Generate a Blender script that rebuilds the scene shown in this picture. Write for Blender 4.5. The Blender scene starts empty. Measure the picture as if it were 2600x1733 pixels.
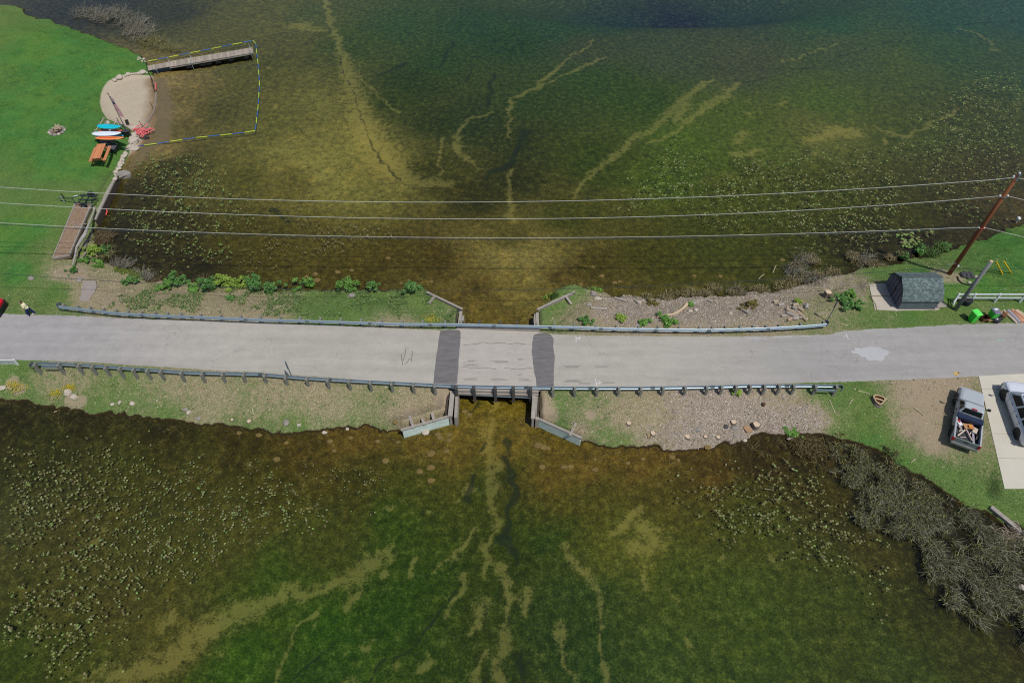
import bpy, math, random
import numpy as np
from mathutils import Vector, Matrix, noise as mnoise
random.seed(7)
RNG = np.random.default_rng(11)
scene = bpy.context.scene
C = scene.collection
R = math.radians

# ------------------------------------------------------------------ camera
CAM_H = 44.0
TILT = 39.2
FPX = 1733.33                      # focal length in photo pixels (24 mm on 36 mm, 2600 px wide)
cam_d = bpy.data.cameras.new("camera")
cam_d.sensor_width = 36.0; cam_d.lens = 24.0
cam_d.clip_start = 0.5; cam_d.clip_end = 5000
cam = bpy.data.objects.new("camera", cam_d); C.objects.link(cam)
cam.location = (0, 0, CAM_H); cam.rotation_euler = (R(TILT), 0, 0)
scene.camera = cam

# ------------------------------------------------------------------ light
SUN = Vector((0.34, -0.37, 1.0)).normalized()
SUN_EL = math.asin(SUN.z)
w = bpy.data.worlds.new("World"); scene.world = w; w.use_nodes = True
nt = w.node_tree; bg = nt.nodes["Background"]
sky = nt.nodes.new("ShaderNodeTexSky"); sky.sky_type = 'NISHITA'; sky.sun_disc = False
sky.sun_elevation = SUN_EL
sky.sun_rotation = math.atan2(SUN.x, SUN.y)
sky.dust_density = 1.0
nt.links.new(sky.outputs[0], bg.inputs[0]); bg.inputs[1].default_value = 0.09
sd = bpy.data.lights.new("sun", 'SUN'); sd.energy = 3.6; sd.angle = R(0.5); sd.color = (1.0, 0.965, 0.91)
sun = bpy.data.objects.new("sun", sd); C.objects.link(sun)
sun.rotation_euler = SUN.to_track_quat('Z', 'Y').to_euler(); sun.location = (0, 0, 60)
scene.view_settings.view_transform = 'Standard'; scene.view_settings.look = 'None'
scene.view_settings.exposure = 0.0; scene.view_settings.gamma = 1.0
scene.view_settings.use_curve_mapping = False
scene.cycles.pixel_filter_type = 'BLACKMAN_HARRIS'; scene.cycles.filter_width = 1.15
scene.cycles.use_denoising = False
scene.cycles.max_bounces = 8; scene.cycles.transparent_max_bounces = 16
scene.cycles.caustics_reflective = False; scene.cycles.caustics_refractive = False

# ------------------------------------------------------------------ mapping photo -> world
ct, st = math.cos(R(TILT)), math.sin(R(TILT))
def ray(px, py):
    u = px - 1300.0; v = py - 866.5
    return np.array([u, FPX * st - v * ct, -(FPX * ct + v * st)])
def at(px, py, z=0.0):
    d = ray(px, py); t = (z - CAM_H) / d[2]
    return np.array([d[0] * t, d[1] * t, z])
def at2(p, z=0.0):
    return [tuple(at(x, y, z)[:2]) for x, y in p]

GAIN = 1.30
def lin(c):
    c = c / 255.0
    return c / 12.92 if c <= 0.04045 else ((c + 0.055) / 1.055) ** 2.4
def col(r, g, b, k=1.0):           # picture colour of a sunlit surface -> base colour
    return tuple(min(0.85, lin(x) / GAIN * k) for x in (r, g, b))

# ------------------------------------------------------------------ numpy noise
def _hash(ix, iy, seed):
    h = (ix.astype(np.int64) * 374761393 + iy.astype(np.int64) * 668265263 + seed * 974711) & 0x7fffffff
    h = ((h ^ (h >> 13)) * 1274126177) & 0x7fffffff
    return ((h ^ (h >> 16)) & 0xffff) / 65535.0
def vnoise(x, y, s, seed=0, octs=3):
    x = np.asarray(x, float); y = np.asarray(y, float)
    out = np.zeros(np.broadcast(x, y).shape); amp = 1.0; tot = 0
    for o in range(octs):
        fx = x * s; fy = y * s
        ix = np.floor(fx); iy = np.floor(fy)
        tx = fx - ix; ty = fy - iy
        tx = tx * tx * (3 - 2 * tx); ty = ty * ty * (3 - 2 * ty)
        a = _hash(ix, iy, seed + o); b = _hash(ix + 1, iy, seed + o)
        c = _hash(ix, iy + 1, seed + o); d = _hash(ix + 1, iy + 1, seed + o)
        out += amp * ((a * (1 - tx) + b * tx) * (1 - ty) + (c * (1 - tx) + d * tx) * ty)
        tot += amp; amp *= 0.5; s *= 2.1
    return out / tot
def ss(x, a, b):
    t = np.clip((x - a) / (b - a), 0, 1); return t * t * (3 - 2 * t)

# ------------------------------------------------------------------ shorelines (land polygons)
W_PX = [(0,15),(45,17),(64,33),(98,49),(128,52),(170,70),(208,83),(244,97),(286,112),(328,127),(357,143),(374,158),
 (382,172),(392,186),(396,210),(397,240),(396,290),(394,330),(380,352),(345,385),(322,410),(306,436),(306,462),(288,492),(270,532),(250,575),
 (236,588),(240,600),(252,640),(258,662),(290,676),(323,684),(356,703),(384,713),(445,715),(481,717),(519,719),(557,729),
 (626,734),(665,737),(718,738),(802,737),(858,737),(902,737),(960,737),(999,735),(1040,737),(1062,741),(1084,750),(1110,764),
 (1166,792),(1170,812),(1164,840),(1148,990),(1140,1062),(1026,1097),(1014,1092),(983,1096),(950,1088),(932,1083),(905,1087),(880,1087),(840,1088),
 (815,1094),(799,1099),(775,1102),(753,1104),(735,1103),(715,1101),(695,1099),(676,1095),(650,1092),(625,1090),(589,1084),(555,1078),(519,1075),
 (477,1070),(421,1065),(365,1059),(323,1056),(281,1049),(239,1051),(196,1046),(154,1039),(112,1030),(70,1026),(42,1021),(22,1012),(0,1017)]
E_PX = [(1366,838),(1362,800),(1370,792),(1410,770),(1396,757),(1404,750),(1432,740),(1470,735),(1498,735),(1524,739),(1557,750),(1595,753),(1659,757),(1723,756),(1774,753),
 (1820,753),(1853,752),(1904,746),(1955,741),(2019,731),(2057,718),(2095,705),(2159,692),(2207,679),(2273,673),(2311,659),(2365,648),
 (2408,636),(2451,622),(2480,612),(2509,602),(2552,585),(2580,573),(2600,565)]
E_PX2 = [(2600,1374),(2560,1344),(2509,1308),(2448,1283),(2407,1257),(2356,1226),(2280,1186),(2239,1152),(2193,1132),(2127,1112),(2093,1110),
 (2055,1108),(2030,1108),(1978,1103),(1915,1106),(1899,1115),(1864,1126),(1836,1128),(1810,1137),(1767,1142),(1734,1150),(1708,1145),(1670,1136),(1632,1141),
 (1593,1138),(1555,1139),(1517,1130),(1496,1120),(1476,1122),(1370,1082),(1368,1060),(1372,995)]
Wp = [(-900., 260.), (-300., 150.)] + at2(W_PX) + [(-300., 8.), (-900., -60.)]
Ep = at2(E_PX) + [(300., 120.), (900., 260.), (900., -80.), (120., -20.)] + at2(E_PX2)
WALL_SEGS = [at2([(1166,792),(1170,812),(1164,840),(1148,990),(1140,1062),(1026,1097)]),
             at2([(1066,745),(1110,764),(1166,792)]),
             at2([(1366,838),(1362,800),(1370,792),(1450,750)]), at2([(1476,1122),(1370,1082),(1368,1060),(1372,995),(1366,838)]),
             at2([(306,462),(288,492),(270,532),(250,575)])]
BEACH_PX = [(262,250),(268,232),(280,215),(300,204),(325,194),(350,190),(380,188),(420,186),(440,260),(430,340),(390,365),(362,398),(340,420),(306,438),(312,412),(330,378),(345,358),(348,335),
 (330,328),(300,318),(278,310),(266,292),(260,270)]
BEACH = at2(BEACH_PX, 0.4)

def seg_dist(X, Y, pts, closed=False):
    pts = list(pts)
    if closed: pts = pts + [pts[0]]
    best = np.full(X.shape, 1e9)
    for (ax, ay), (bx, by) in zip(pts[:-1], pts[1:]):
        dx, dy = bx - ax, by - ay; L = dx * dx + dy * dy + 1e-12
        t = np.clip(((X - ax) * dx + (Y - ay) * dy) / L, 0, 1)
        d = np.hypot(X - ax - t * dx, Y - ay - t * dy)
        best = np.minimum(best, d)
    return best
def inside(X, Y, poly):
    r = np.zeros(X.shape, bool); n = len(poly)
    for i in range(n):
        ax, ay = poly[i]; bx, by = poly[(i + 1) % n]
        c = ((ay > Y) != (by > Y))
        if ay != by:
            r ^= c & (X < (bx - ax) * (Y - ay) / (by - ay) + ax)
    return r
def sdist(X, Y, poly):
    d = seg_dist(X, Y, poly, True)
    return np.where(inside(X, Y, poly), d, -d)
ROAD_Z = 1.30
def shore(X, Y):
    s = np.maximum(sdist(X, Y, Wp), sdist(X, Y, Ep))
    wall = np.full(X.shape, 1e9)
    for sg in WALL_SEGS: wall = np.minimum(wall, seg_dist(X, Y, sg))
    wm = np.exp(-(wall / 1.1) ** 2)
    s = s + ((vnoise(X, Y, 0.9, 3, 3) - 0.5) * 0.7 + (vnoise(X, Y, 2.6, 13, 2) - 0.5) * 0.36) * (1 - wm) * (X < 200)
    return s, wm
def height(X, Y):
    X = np.asarray(X, float); Y = np.asarray(Y, float)
    s, wm = shore(X, Y)
    land = 0.22 * ss(s, 0.0, 0.30) + 0.98 * ss(s, 0.1, 4.2) + 0.04
    steep = 0.04 + 1.1 * ss(s, 0.0, 0.25)
    land = land * (1 - wm) + np.maximum(steep, land) * wm
    bd = sdist(X, Y, BEACH)
    bm = ss(bd, -1.0, 0.8)
    sand = 0.02 + 0.085 * np.maximum(s, 0)
    land = land * (1 - bm) + np.minimum(land, sand) * bm
    land = land + (vnoise(X, Y, 0.8, 9, 3) - 0.5) * 0.07 * ss(s, 0.3, 2.0)
    q = -s
    bed = -0.03 - 0.10 * ss(q, 0, .25) - 0.35 * ss(q, 0.2, 5) - 0.5 * ss(q, 5, 25)
    bed = bed * (1 - bm) + (-0.02 - 0.07 * np.minimum(q, 8)) * bm
    dp = at(1700, -20)
    dd = np.hypot((X - dp[0]) / 2.4, Y - dp[1] - 6)
    bed = bed - 5.0 * ss(-dd, -16, -4)
    bed = bed + (vnoise(X, Y, 0.5, 21, 3) - 0.5) * 0.12
    z = np.where(s > 0, land, np.minimum(bed, -0.02))
    return z
def gz(x, y): return float(height(np.array([x]), np.array([y]))[0])
def G(px, py, h=0.0):               # point on the ground (plus h) seen at a photo pixel
    z = 1.0
    for _ in range(12):
        p = at(px, py, z + h); z = z + 0.7 * (max(gz(p[0], p[1]), 0.0) - z)
    p = at(px, py, z + h)
    return Vector((p[0], p[1], z))
def onplane(px, py, P, Q):          # point where the view ray meets the vertical plane through P, Q
    d = ray(px, py); n = np.array([-(Q[1] - P[1]), Q[0] - P[0]])
    t = (n[0] * P[0] + n[1] * P[1]) / (n[0] * d[0] + n[1] * d[1])
    return Vector((d[0] * t, d[1] * t, CAM_H + d[2] * t))

# ------------------------------------------------------------------ materials
class NB:
    def __init__(s, name, nodisp=True):
        s.m = bpy.data.materials.new(name); s.m.use_nodes = True
        s.t = s.m.node_tree; s.t.nodes.clear(); s.out = s.n('ShaderNodeOutputMaterial')
    def n(s, typ, **kw):
        x = s.t.nodes.new(typ)
        for k, v in kw.items(): setattr(x, k, v)
        return x
    def l(s, a, b): s.t.links.new(a, b)
    def _set(s, inp, v):
        if hasattr(v, 'is_linked') or isinstance(v, bpy.types.NodeSocket): s.l(v, inp)
        else: inp.default_value = v
    def math(s, op, a, b=0.0, c=0.0, clamp=False):
        x = s.n('ShaderNodeMath', operation=op, use_clamp=clamp)
        s._set(x.inputs[0], a); s._set(x.inputs[1], b); s._set(x.inputs[2], c)
        return x.outputs[0]
    def mix(s, f, a, b, blend='MIX'):
        x = s.n('ShaderNodeMix', data_type='RGBA', blend_type=blend)
        s._set(x.inputs[0], f)
        for i, v in ((6, a), (7, b)):
            if isinstance(v, tuple): v = (v[0], v[1], v[2], 1)
            s._set(x.inputs[i], v)
        return x.outputs[2]
    def pos(s):
        if not hasattr(s, '_p'): s._p = s.n('ShaderNodeNewGeometry').outputs['Position']
        return s._p
    def island(s):
        return s.n('ShaderNodeNewGeometry').outputs['Random Per Island']
    def noise(s, sc, det=3.0, rough=0.55, vec=None, dist=0.0):
        x = s.n('ShaderNodeTexNoise'); s.l(vec or s.pos(), x.inputs['Vector'])
        x.inputs['Scale'].default_value = sc; x.inputs['Detail'].default_value = det
        x.inputs['Roughness'].default_value = rough; x.inputs['Distortion'].default_value = dist
        return x.outputs['Fac']
    def vor(s, sc, feature='F1', vec=None):
        x = s.n('ShaderNodeTexVoronoi', feature=feature); s.l(vec or s.pos(), x.inputs['Vector'])
        x.inputs['Scale'].default_value = sc; return x
    def scale(s, v):
        x = s.n('ShaderNodeMapping'); s.l(s.pos(), x.inputs['Vector']); x.inputs['Scale'].default_value = v
        return x.outputs[0]
    def ramp(s, f, stops):
        x = s.n('ShaderNodeValToRGB'); s.l(f, x.inputs[0]); e = x.color_ramp.elements
        while len(e) > 1: e.remove(e[-1])
        e[0].position = stops[0][0]; e[0].color = (*stops[0][1], 1)
        for p, c in stops[1:]:
            k = e.new(p); k.color = (*c, 1)
        return x.outputs[0]
    def sstep(s, v, a, b):
        x = s.n('ShaderNodeMapRange', interpolation_type='SMOOTHSTEP')
        s._set(x.inputs['Value'], v); s._set(x.inputs['From Min'], a); s._set(x.inputs['From Max'], b)
        return x.outputs[0]
    def sep(s, colsock):
        x = s.n('ShaderNodeSeparateColor'); s.l(colsock, x.inputs[0]); return x.outputs
    def attr(s, name): return s.n('ShaderNodeAttribute', attribute_name=name).outputs['Color']
    def bump(s, h, strength=0.5, dist=0.02):
        x = s.n('ShaderNodeBump'); s.l(h, x.inputs['Height']); x.inputs['Strength'].default_value = strength
        x.inputs['Distance'].default_value = dist; return x.outputs[0]
    def bsdf(s, color, rough=0.8, metal=0.0, normal=None, spec=0.3, coat=0.0):
        b = s.n('ShaderNodeBsdfPrincipled')
        if isinstance(color, tuple): color = (color[0], color[1], color[2], 1)
        s._set(b.inputs['Base Color'], color); s._set(b.inputs['Roughness'], rough)
        b.inputs['Metallic'].default_value = metal; b.inputs['Specular IOR Level'].default_value = spec
        b.inputs['Coat Weight'].default_value = coat
        if normal is not None: s.l(normal, b.inputs['Normal'])
        s.l(b.outputs[0], s.out.inputs[0]); return b

_mc = {}
def simple(name, c, rough=0.7, vary=0.25, sc=6.0, metal=0.0, spec=0.3, island=0.0, coat=0.0, grain=None):
    if name in _mc: return _mc[name]
    b = NB(name)
    n = b.noise(sc, 4.0)
    f = b.math('MULTIPLY_ADD', n, 2 * vary, 1 - vary)
    if grain:
        g = b.noise(1.0, 3.0, 0.6, b.scale(grain))
        f = b.math('MULTIPLY', f, b.math('MULTIPLY_ADD', g, 0.9, 0.55))
    if island: f = b.math('MULTIPLY', f, b.math('MULTIPLY_ADD', b.island(), 2 * island, 1 - island))
    cc = b.mix(1.0, c, (0, 0, 0), 'MULTIPLY')
    mul = b.n('ShaderNodeVectorMath', operation='SCALE'); mul.inputs[0].default_value = c
    b.l(f, mul.inputs[3])
    b.bsdf(mul.outputs[0], rough, metal, b.bump(b.noise(sc * 6, 2), 0.3, 0.01), spec, coat)
    _mc[name] = b.m; return b.m
def foliage(name, c1, c2, c3=None, trans=0.0):
    if name in _mc: return _mc[name]
    b = NB(name)
    r = b.island()
    st_ = [(0.0, c1), (0.6, c2)] + ([(1.0, c3)] if c3 else [])
    cc = b.ramp(r, st_)
    b.bsdf(cc, 0.7, 0, None, 0.2)
    _mc[name] = b.m; return b.m

# ------------------------------------------------------------------ mesh builder
class MB:
    def __init__(s): s.v = []; s.f = []; s.sm = False
    def add(s, vs, fs):
        o = len(s.v); s.v += [tuple(map(float, p)) for p in vs]; s.f += [tuple(i + o for i in f) for f in fs]; return s
    def box(s, c, sz, rz=0.0, tilt=None):
        hx, hy, hz = [k / 2 for k in sz]
        M = Matrix.Rotation(rz, 3, 'Z')
        if tilt is not None: M = M @ tilt
        c = Vector(c)
        vs = [c + M @ Vector((x * hx, y * hy, z * hz)) for z in (-1, 1) for x, y in ((-1, -1), (1, -1), (1, 1), (-1, 1))]
        return s.add(vs, [(0, 3, 2, 1), (4, 5, 6, 7), (0, 1, 5, 4), (1, 2, 6, 5), (2, 3, 7, 6), (3, 0, 4, 7)])
    def beam(s, a, b, w, h, up=(0, 0, 1)):
        a = Vector(a); b = Vector(b); d = (b - a).normalized(); up = Vector(up)
        x = d.cross(up)
        if x.length < 1e-4: x = d.cross(Vector((0, 1, 0)))
        x.normalize(); y = x.cross(d).normalized()
        vs = [p + x * (i * w / 2) + y * (j * h / 2) for p in (a, b) for i, j in ((-1, -1), (1, -1), (1, 1), (-1, 1))]
        return s.add(vs, [(0, 1, 2, 3), (7, 6, 5, 4), (0, 4, 5, 1), (1, 5, 6, 2), (2, 6, 7, 3), (3, 7, 4, 0)])
    def tube(s, pts, r, n=6, cap=True):
        pts = [Vector(p) for p in pts]; rs = r if isinstance(r, (list, tuple)) else [r] * len(pts)
        o = len(s.v); vs = []
        for i, p in enumerate(pts):
            d = (pts[min(i + 1, len(pts) - 1)] - pts[max(i - 1, 0)])
            d = d.normalized() if d.length > 1e-9 else Vector((0, 0, 1))
            x = d.cross(Vector((0.13, 0.07, 1)))
            if x.length < 1e-3: x = d.cross(Vector((0, 1, 0)))
            x.normalize(); y = d.cross(x)
            for k in range(n):
                a = 2 * math.pi * k / n
                vs.append(p + (x * math.cos(a) + y * math.sin(a)) * rs[i])
        fs = [(i * n + k, i * n + (k + 1) % n, (i + 1) * n + (k + 1) % n, (i + 1) * n + k) for i in range(len(pts) - 1) for k in range(n)]
        if cap: fs += [tuple(range(n - 1, -1, -1)), tuple((len(pts) - 1) * n + k for k in range(n))]
        return s.add(vs, fs)
    def rings(s, rings, cap=(True, True)):
        n = len(rings[0]); vs = [p for r in rings for p in r]
        fs = [(i * n + k, i * n + (k + 1) % n, (i + 1) * n + (k + 1) % n, (i + 1) * n + k) for i in range(len(rings) - 1) for k in range(n)]
        if cap[0]: fs.append(tuple(range(n - 1, -1, -1)))
        if cap[1]: fs.append(tuple((len(rings) - 1) * n + k for k in range(n)))
        return s.add(vs, fs)
    def prism(s, poly, z0, z1):
        n = len(poly)
        vs = [(x, y, z0) for x, y in poly] + [(x, y, z1) for x, y in poly]
        return s.add(vs, [tuple(range(n - 1, -1, -1)), tuple(range(n, 2 * n))] + [(i, (i + 1) % n, (i + 1) % n + n, i + n) for i in range(n)])
    def quad(s, *p): return s.add(p, [tuple(range(len(p)))])
    def rock(s, c, r, seed=0, flat=0.65, n=9, m=6):
        c = Vector(c); rr = r if isinstance(r, (tuple, list)) else (r, r, r * flat)
        rs = []
        rd = random.Random(seed * 77 + 5); off = Vector((rd.random() * 50, rd.random() * 50, rd.random() * 50)); rot = rd.random() * 6
        for i in range(1, m):
            th = math.pi * i / m; ring = []
            for k in range(n):
                a = 2 * math.pi * k / n + rot
                d = Vector((math.sin(th) * math.cos(a), math.sin(th) * math.sin(a), -math.cos(th)))
                q = 1 + 0.38 * mnoise.noise(d * 1.3 + off) + .12 * mnoise.noise(d * 4 + off)
                ring.append(c + Vector((d.x * rr[0], d.y * rr[1], d.z * rr[2])) * q)
            rs.append(ring)
        s.rings(rs); return s
    def build(s, name, mat, parent=None, origin=None, smooth=False, local=False):
        """parent given: vertices are world unless local; else origin is the thing's base."""
        me = bpy.data.meshes.new(name)
        if parent is not None and not local: org = base_of(parent)
        elif parent is None and origin is not None and not local: org = Vector(origin)
        else: org = Vector((0, 0, 0))
        vs = [(x - org.x, y - org.y, z - org.z) for x, y, z in s.v]
        me.from_pydata(vs, [], s.f)
        if isinstance(mat, (list, tuple)):
            for m_ in mat: me.materials.append(m_)
        else: me.materials.append(mat)
        if smooth: me.polygons.foreach_set('use_smooth', [True] * len(me.polygons))
        me.update()
        o = bpy.data.objects.new(name, me); C.objects.link(o)
        if parent is not None: o.parent = parent
        elif origin is not None: o.location = origin
        return o
def base_of(o):
    p = Vector(o.location)
    while o.parent: o = o.parent; p = p + Vector(o.location)
    return p
def tag(o, label=None, cat=None, group=None, kind=None):
    if label: o['label'] = label
    if cat: o['category'] = cat
    if group: o['group'] = group
    if kind: o['kind'] = kind
    return o
def thing(name, label, cat, loc=(0, 0, 0), rz=0.0, group=None):
    o = bpy.data.objects.new(name, None); C.objects.link(o)
    o.empty_display_size = 0.3
    o.location = loc; o.rotation_euler = (0, 0, rz)
    return tag(o, label, cat, group)
def sample_line(pts, step):
    out = []
    for a, b in zip(pts[:-1], pts[1:]):
        a = Vector(a); b = Vector(b); n = max(1, int((b - a).length / step))
        out += [a.lerp(b, i / n) for i in range(n)]
    out.append(Vector(pts[-1])); return out
def inpoly1(x, y, poly): return bool(inside(np.array([x]), np.array([y]), poly)[0])
# ================================================================== GROUND (land + lake bed, one sheet)
def axis(lo, hi, step, far, grow=1.25, fine=None):
    core = [lo]
    while core[-1] < hi: core.append(core[-1] + (fine(core[-1]) if fine else step))
    a = []; x = lo; s_ = step * 2
    while x > -far: x -= s_; s_ *= grow; a.append(x)
    b = []; x = core[-1]; s_ = step * 2
    while x < far: x += s_; s_ *= grow; b.append(x)
    return np.array(a[::-1] + core + b)
XS = axis(-76, 76, 0.3, 1500, fine=lambda x: 0.17 if abs(x) < 46 else 0.3)
YS = axis(8, 102, 0.3, 1500, fine=lambda y: 0.14 if y < 50 else 0.14 + (y - 50) * 0.004)
GX, GY = np.meshgrid(XS, YS)
sh = GX.shape
gx, gy = GX.ravel(), GY.ravel()
gzv = height(gx, gy)
# flatten under the road
NR_PX = [(-260,790),(0,795),(56,798),(140,800),(225,803),(337,809),(477,813),(660,819),(680,820),(884,828),(1114,838),(1165,834),(1260,838),(1367,842),(1405,848),(1500,851),(1660,853),
 (1800,854),(1940,853),(2000,851),(2108,849),(2134,841),(2210,836),(2300,831),(2408,825),(2600,819),(2900,812)]
SR_PX = [(-260,907),(0,911),(70,913),(225,918),(393,929),(519,937),(660,944),(855,958),(1008,969),(1085,974),(1155,983),(1260,989),(1372,988),(1402,984),(1650,984),(1851,977),(1978,972),
 (2131,968),(2259,963),(2400,958),(2484,954),(2600,948),(2900,938)]
NR = at2(NR_PX, ROAD_Z); SR = at2(SR_PX, ROAD_Z)
ROADPOLY = NR + SR[::-1]
rd = sdist(gx, gy, [(x - (40 if i == 0 else 0), y) for i, (x, y) in enumerate(NR)] + SR[::-1])
deckp = at2([(1150,800),(1372,800),(1372,1080),(1140,1080)], 0.5)
inch = (gx > -4.9) & (gx < 2.4)
rf = ss(rd, -1.5, -0.1) * (gzv > 0)
gzv = gzv * (1 - rf) + (ROAD_Z - 0.03) * rf
# flat pads
DRIVE_PX = [(2485,954),(2600,948),(2760,940),(2960,1235),(2551,1240)]
PAD_PX = [(2207,722),(2290,716),(2385,716),(2385,786),(2276,788),(2222,786),(2212,745)]
DRIVE = at2(DRIVE_PX, ROAD_Z); PAD = at2(PAD_PX, 1.27)
for poly, zz in ((DRIVE, 1.27), (PAD, 1.24)):
    pf = ss(sdist(gx, gy, poly), -0.8, -0.05); gzv = gzv * (1 - pf) + zz * pf

def rbf(pts, vals, X, Y, soft=1.5, p=1.7):
    P = np.array(pts); V = np.array(vals, float)
    if V.ndim == 1: V = V[:, None]
    num = np.zeros((X.size, V.shape[1])); den = np.zeros(X.size)
    for (px_, py_), v in zip(P, V):
        w_ = 1.0 / ((X - px_) ** 2 + (Y - py_) ** 2 + soft ** 2) ** p
        num += w_[:, None] * v; den += w_
    return num / den[:, None]
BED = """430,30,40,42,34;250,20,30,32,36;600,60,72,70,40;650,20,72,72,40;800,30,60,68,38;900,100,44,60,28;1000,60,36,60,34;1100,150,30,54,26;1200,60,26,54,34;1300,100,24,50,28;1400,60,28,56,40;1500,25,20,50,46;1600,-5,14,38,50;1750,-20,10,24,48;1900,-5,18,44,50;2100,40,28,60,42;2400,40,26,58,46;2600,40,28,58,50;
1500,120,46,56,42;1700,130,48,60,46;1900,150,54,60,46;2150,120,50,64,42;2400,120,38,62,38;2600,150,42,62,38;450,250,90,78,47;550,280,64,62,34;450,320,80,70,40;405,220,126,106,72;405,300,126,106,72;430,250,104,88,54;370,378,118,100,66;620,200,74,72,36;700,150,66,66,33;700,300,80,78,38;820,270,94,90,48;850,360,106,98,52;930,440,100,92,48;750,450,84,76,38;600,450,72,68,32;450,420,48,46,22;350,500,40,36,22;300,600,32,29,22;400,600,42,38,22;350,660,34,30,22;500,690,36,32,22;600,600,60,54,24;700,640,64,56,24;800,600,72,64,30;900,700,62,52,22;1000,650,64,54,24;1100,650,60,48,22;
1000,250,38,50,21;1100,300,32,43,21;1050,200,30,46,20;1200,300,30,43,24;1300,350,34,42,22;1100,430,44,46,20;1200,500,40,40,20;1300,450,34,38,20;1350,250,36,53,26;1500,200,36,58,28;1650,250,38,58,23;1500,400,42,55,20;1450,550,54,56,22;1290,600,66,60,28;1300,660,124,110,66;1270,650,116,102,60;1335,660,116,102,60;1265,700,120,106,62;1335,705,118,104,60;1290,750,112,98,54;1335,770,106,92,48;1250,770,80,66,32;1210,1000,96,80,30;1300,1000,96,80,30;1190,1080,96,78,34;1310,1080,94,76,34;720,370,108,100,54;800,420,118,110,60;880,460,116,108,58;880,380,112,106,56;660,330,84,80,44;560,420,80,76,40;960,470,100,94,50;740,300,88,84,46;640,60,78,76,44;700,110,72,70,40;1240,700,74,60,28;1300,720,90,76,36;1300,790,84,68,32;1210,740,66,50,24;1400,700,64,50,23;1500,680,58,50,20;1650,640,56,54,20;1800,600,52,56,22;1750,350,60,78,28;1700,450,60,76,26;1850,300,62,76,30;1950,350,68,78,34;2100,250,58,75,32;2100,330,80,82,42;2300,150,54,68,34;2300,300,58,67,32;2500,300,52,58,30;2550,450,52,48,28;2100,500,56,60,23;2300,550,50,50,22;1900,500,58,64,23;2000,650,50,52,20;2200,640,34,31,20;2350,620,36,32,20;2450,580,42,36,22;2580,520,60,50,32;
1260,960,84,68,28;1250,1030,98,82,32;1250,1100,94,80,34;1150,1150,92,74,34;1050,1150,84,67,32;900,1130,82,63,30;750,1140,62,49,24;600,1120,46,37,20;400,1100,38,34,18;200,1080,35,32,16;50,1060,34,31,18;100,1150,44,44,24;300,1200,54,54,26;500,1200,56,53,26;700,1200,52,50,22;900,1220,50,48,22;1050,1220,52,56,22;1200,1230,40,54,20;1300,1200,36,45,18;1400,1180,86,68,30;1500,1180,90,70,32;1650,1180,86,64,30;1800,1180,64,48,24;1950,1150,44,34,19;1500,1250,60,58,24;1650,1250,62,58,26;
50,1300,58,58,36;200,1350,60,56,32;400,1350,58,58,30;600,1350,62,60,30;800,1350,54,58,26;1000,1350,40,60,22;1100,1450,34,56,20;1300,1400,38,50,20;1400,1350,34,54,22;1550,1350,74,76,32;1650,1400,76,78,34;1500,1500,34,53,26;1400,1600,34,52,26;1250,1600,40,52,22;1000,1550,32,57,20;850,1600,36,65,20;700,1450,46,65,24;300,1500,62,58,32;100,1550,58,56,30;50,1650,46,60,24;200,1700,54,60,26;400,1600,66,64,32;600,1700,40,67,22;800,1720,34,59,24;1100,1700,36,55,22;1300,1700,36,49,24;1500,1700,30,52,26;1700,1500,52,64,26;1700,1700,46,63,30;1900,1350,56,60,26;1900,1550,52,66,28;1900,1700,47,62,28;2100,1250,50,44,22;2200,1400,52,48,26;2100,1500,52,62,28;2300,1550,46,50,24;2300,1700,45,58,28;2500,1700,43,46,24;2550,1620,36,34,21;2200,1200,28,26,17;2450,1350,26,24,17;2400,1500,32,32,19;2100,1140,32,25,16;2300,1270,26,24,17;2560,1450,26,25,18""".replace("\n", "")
bp = [tuple(float(a) for a in r.split(',')) for r in BED.split(';') if r.strip()]  # dark blue points at the drop-off paint the water's depth into the bed colour
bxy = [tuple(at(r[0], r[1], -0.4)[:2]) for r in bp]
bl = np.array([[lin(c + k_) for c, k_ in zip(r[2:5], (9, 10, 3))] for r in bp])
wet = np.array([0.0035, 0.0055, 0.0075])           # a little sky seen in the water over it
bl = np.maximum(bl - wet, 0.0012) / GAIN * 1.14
core = (np.abs(gx) < 85) & (gy > 0) & (gy < 115)
warpx = gx + (vnoise(gx, gy, 0.35, 31, 3) - .5) * 3.0; warpy = gy + (vnoise(gx, gy, 0.35, 41, 3) - .5) * 3.0
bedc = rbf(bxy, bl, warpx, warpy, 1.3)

def wline(pts):                      # (px, py, width px) -> world polyline with half width in metres
    out = []
    for x, y, w_ in pts:
        p = at(x, y, -0.5); q = at(x + w_, y, -0.5); out.append((p[0], p[1], max(0.10, (q[0] - p[0]) * 0.62)))
    return out
def var_line(X, Y, pts):             # 1 on the line, 0 at the given half width, negative beyond
    best = np.full(X.shape, -9.0)
    L = wline(pts)
    if len(L) == 1: L = L * 2
    for (ax, ay, aw), (bx, by, bw) in zip(L[:-1], L[1:]):
        m = (X > min(ax, bx) - 6) & (X < max(ax, bx) + 6) & (Y > min(ay, by) - 6) & (Y < max(ay, by) + 6)
        xs, ys = X[m], Y[m]; dx, dy = bx - ax, by - ay; L2 = dx * dx + dy * dy + 1e-9
        t = np.clip(((xs - ax) * dx + (ys - ay) * dy) / L2, 0, 1)
        d = np.hypot(xs - ax - t * dx, ys - ay - t * dy); hw = aw + (bw - aw) * t
        best[m] = np.maximum(best[m], 1 - d / hw)
    return best
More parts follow.
